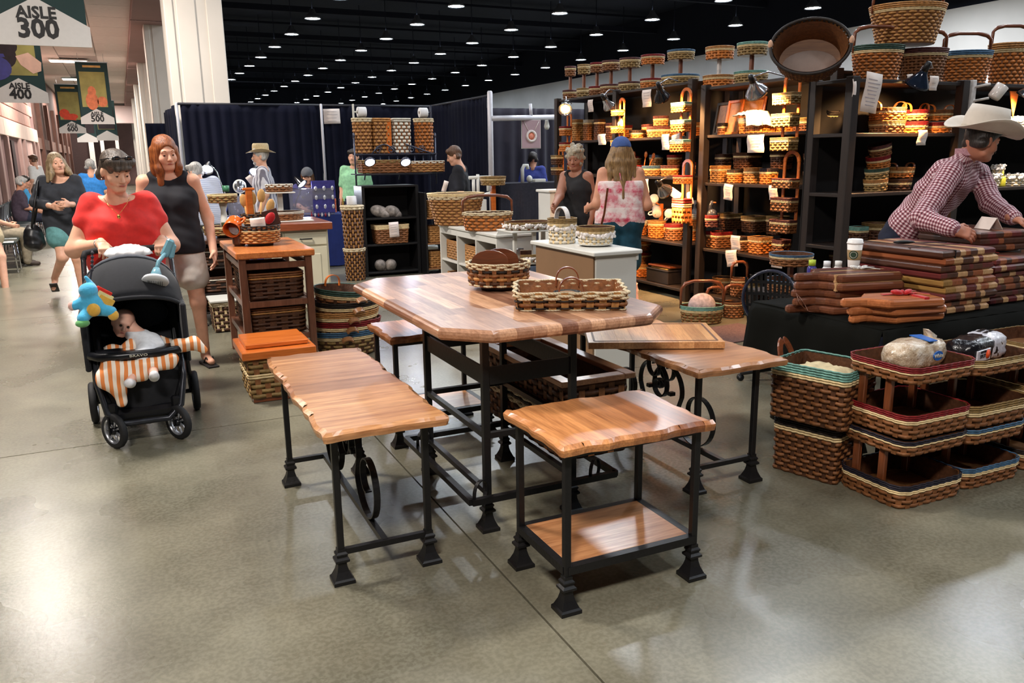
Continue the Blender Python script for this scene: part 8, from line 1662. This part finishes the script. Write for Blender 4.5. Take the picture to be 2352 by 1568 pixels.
obj('white_top', np_mesh('white_top', [sdf_mesh([(a[0], a[1], a[2], a[3]+.008, a[4]+.008, a[5]) for a in bp[1:3]]+[(a[0], a[1], a[2], a[3]+.006, a[4]+.006, a[5]) for a in bp[5:6]], .007, [(tuple(hc+Vector((.03, 0, -.045))), (0, 0, 1))])], tuple(O)), mat('baby_white', (222, 224, 228), .85, var=.1, ns=40), bb_)
for i, (a, b) in enumerate((((-.02, -.26, -.08), (-.03, -.30, -.07)), ((.10, -.26, -.06), (.10, -.30, -.04)))): obj('sock', np_mesh('sock', [sdf_mesh([('c', tuple(O+Vector(a)), tuple(O+Vector(b)), .028, .024, .01)], .006)], tuple(O)), mat('white_sock', (212, 210, 212), .9), bb_)
M_blk_ = stripes('orange_stripes', (236, 222, 206), (222, 132, 70), 26, 'X', .5)
def blanket(i, j):
    x = -.20+.40*i; y = -.02-.30*j; z = .505+.055*math.sin(math.pi*i)*math.sin(math.pi*min(1, j*1.2))+.012*math.sin(i*17+j*5)+.010*math.sin(j*19+i*4)-.04*j
    return (x+.05*j*(.3-i), y+5.12-.0, z+.02*i)
bl_ = obj('blanket', sheet(blanket, 26, 20), M_blk_); bl_.modifiers.new('t', 'SOLIDIFY').thickness = .008; tag(bl_, 'orange and white striped blanket spread over the baby in the stroller', 'blanket')
for pr_ in ([('c', (-.14, 4.80, .445), (.13, 4.81, .465), .045, .045, .03), ('c', (-.16, 4.795, .40), (-.02, 4.79, .42), .05, .045, .03), ('c', (-.17, 4.84, .47), (-.20, 4.80, .40), .05, .05, .03), ('c', (-.20, 4.80, .40), (-.14, 4.79, .345), .045, .04, .03), ('c', (-.16, 4.80, .36), (-.13, 4.79, .27), .035, .03, .02)], [('c', (.19, 4.88, .53), (.26, 4.83, .545), .045, .04, .03), ('c', (.26, 4.83, .545), (.31, 4.82, .50), .04, .02, .02)]): obj('blanket_tail', np_mesh('tail', [sdf_mesh(pr_, .007, wob_=.004)]), M_blk_, bl_)
PT = thing('plush_toy', 'bright blue plush toy with a red cloth book hanging at the left of the stroller', 'plush toy', tuple(VY(212, 698, 4.86))); M_pl = mat('plush_blue', (70, 168, 208), .95, var=.08, ns=60, sheen=.4, bump=.3); M_ply = mat('plush_yellow', (212, 164, 66), .95, var=.08, ns=60, sheen=.3); M_plg = mat('plush_green', (96, 160, 96), .95, sheen=.3)
obj('toy_body', np_mesh('toy', [sdf_mesh([('e', (0, 0, 0), (.058, .05, .062), None, .01), ('e', (-.01, -.01, .075), (.048, .045, .042), None, .02), ('c', (.02, 0, -.03), (.085, -.02, -.045), .034, .03, .02), ('c', (-.02, -.01, -.03), (-.05, -.05, -.065), .032, .03, .02), ('c', (-.04, 0, .02), (-.085, -.01, .0), .024, .024, .02), ('c', (.01, .01, .10), (-.015, .01, .145), .016, .009, .01)], .006)]), M_pl, PT)
for c_, r_, m_ in (((.005, -.05, -.025), (.034, .022, .036), M_ply), ((.095, -.03, -.065), (.028, .02, .03), M_ply), ((-.055, -.06, -.09), (.036, .03, .022), M_plg), ((-.098, -.012, .0), (.018, .02, .026), mat('plush_pink', (226, 180, 170), .95, sheen=.3))): obj('paw_pad', MB().ball(c_, r_, 12, 8), m_, PT)
for i, (m_, o_) in enumerate(((mat('felt_red', (206, 44, 30), .9), .0), (mat('felt_cream', (222, 210, 150), .9), .012), (M_ply, .024))): obj('cloth_page', MB().box((.05+o_*.6, -.01, .045-o_*1.5), (.085, .012, .075-.01*i), .004, rotm(0, .62, .2)), m_, PT)
obj('cord', MB().sweep([(0, .01, .11), (.02, .03, .19), (.03, .05, .28)], .0045, 6), mat('dark_cord', (52, 48, 56), .7), PT)
for k in range(5): obj('cord_bead', MB().ball((.018+.003*k, .028+.004*k, .18+.022*k), .009, 8, 6), MATS['dark_cord'], PT)
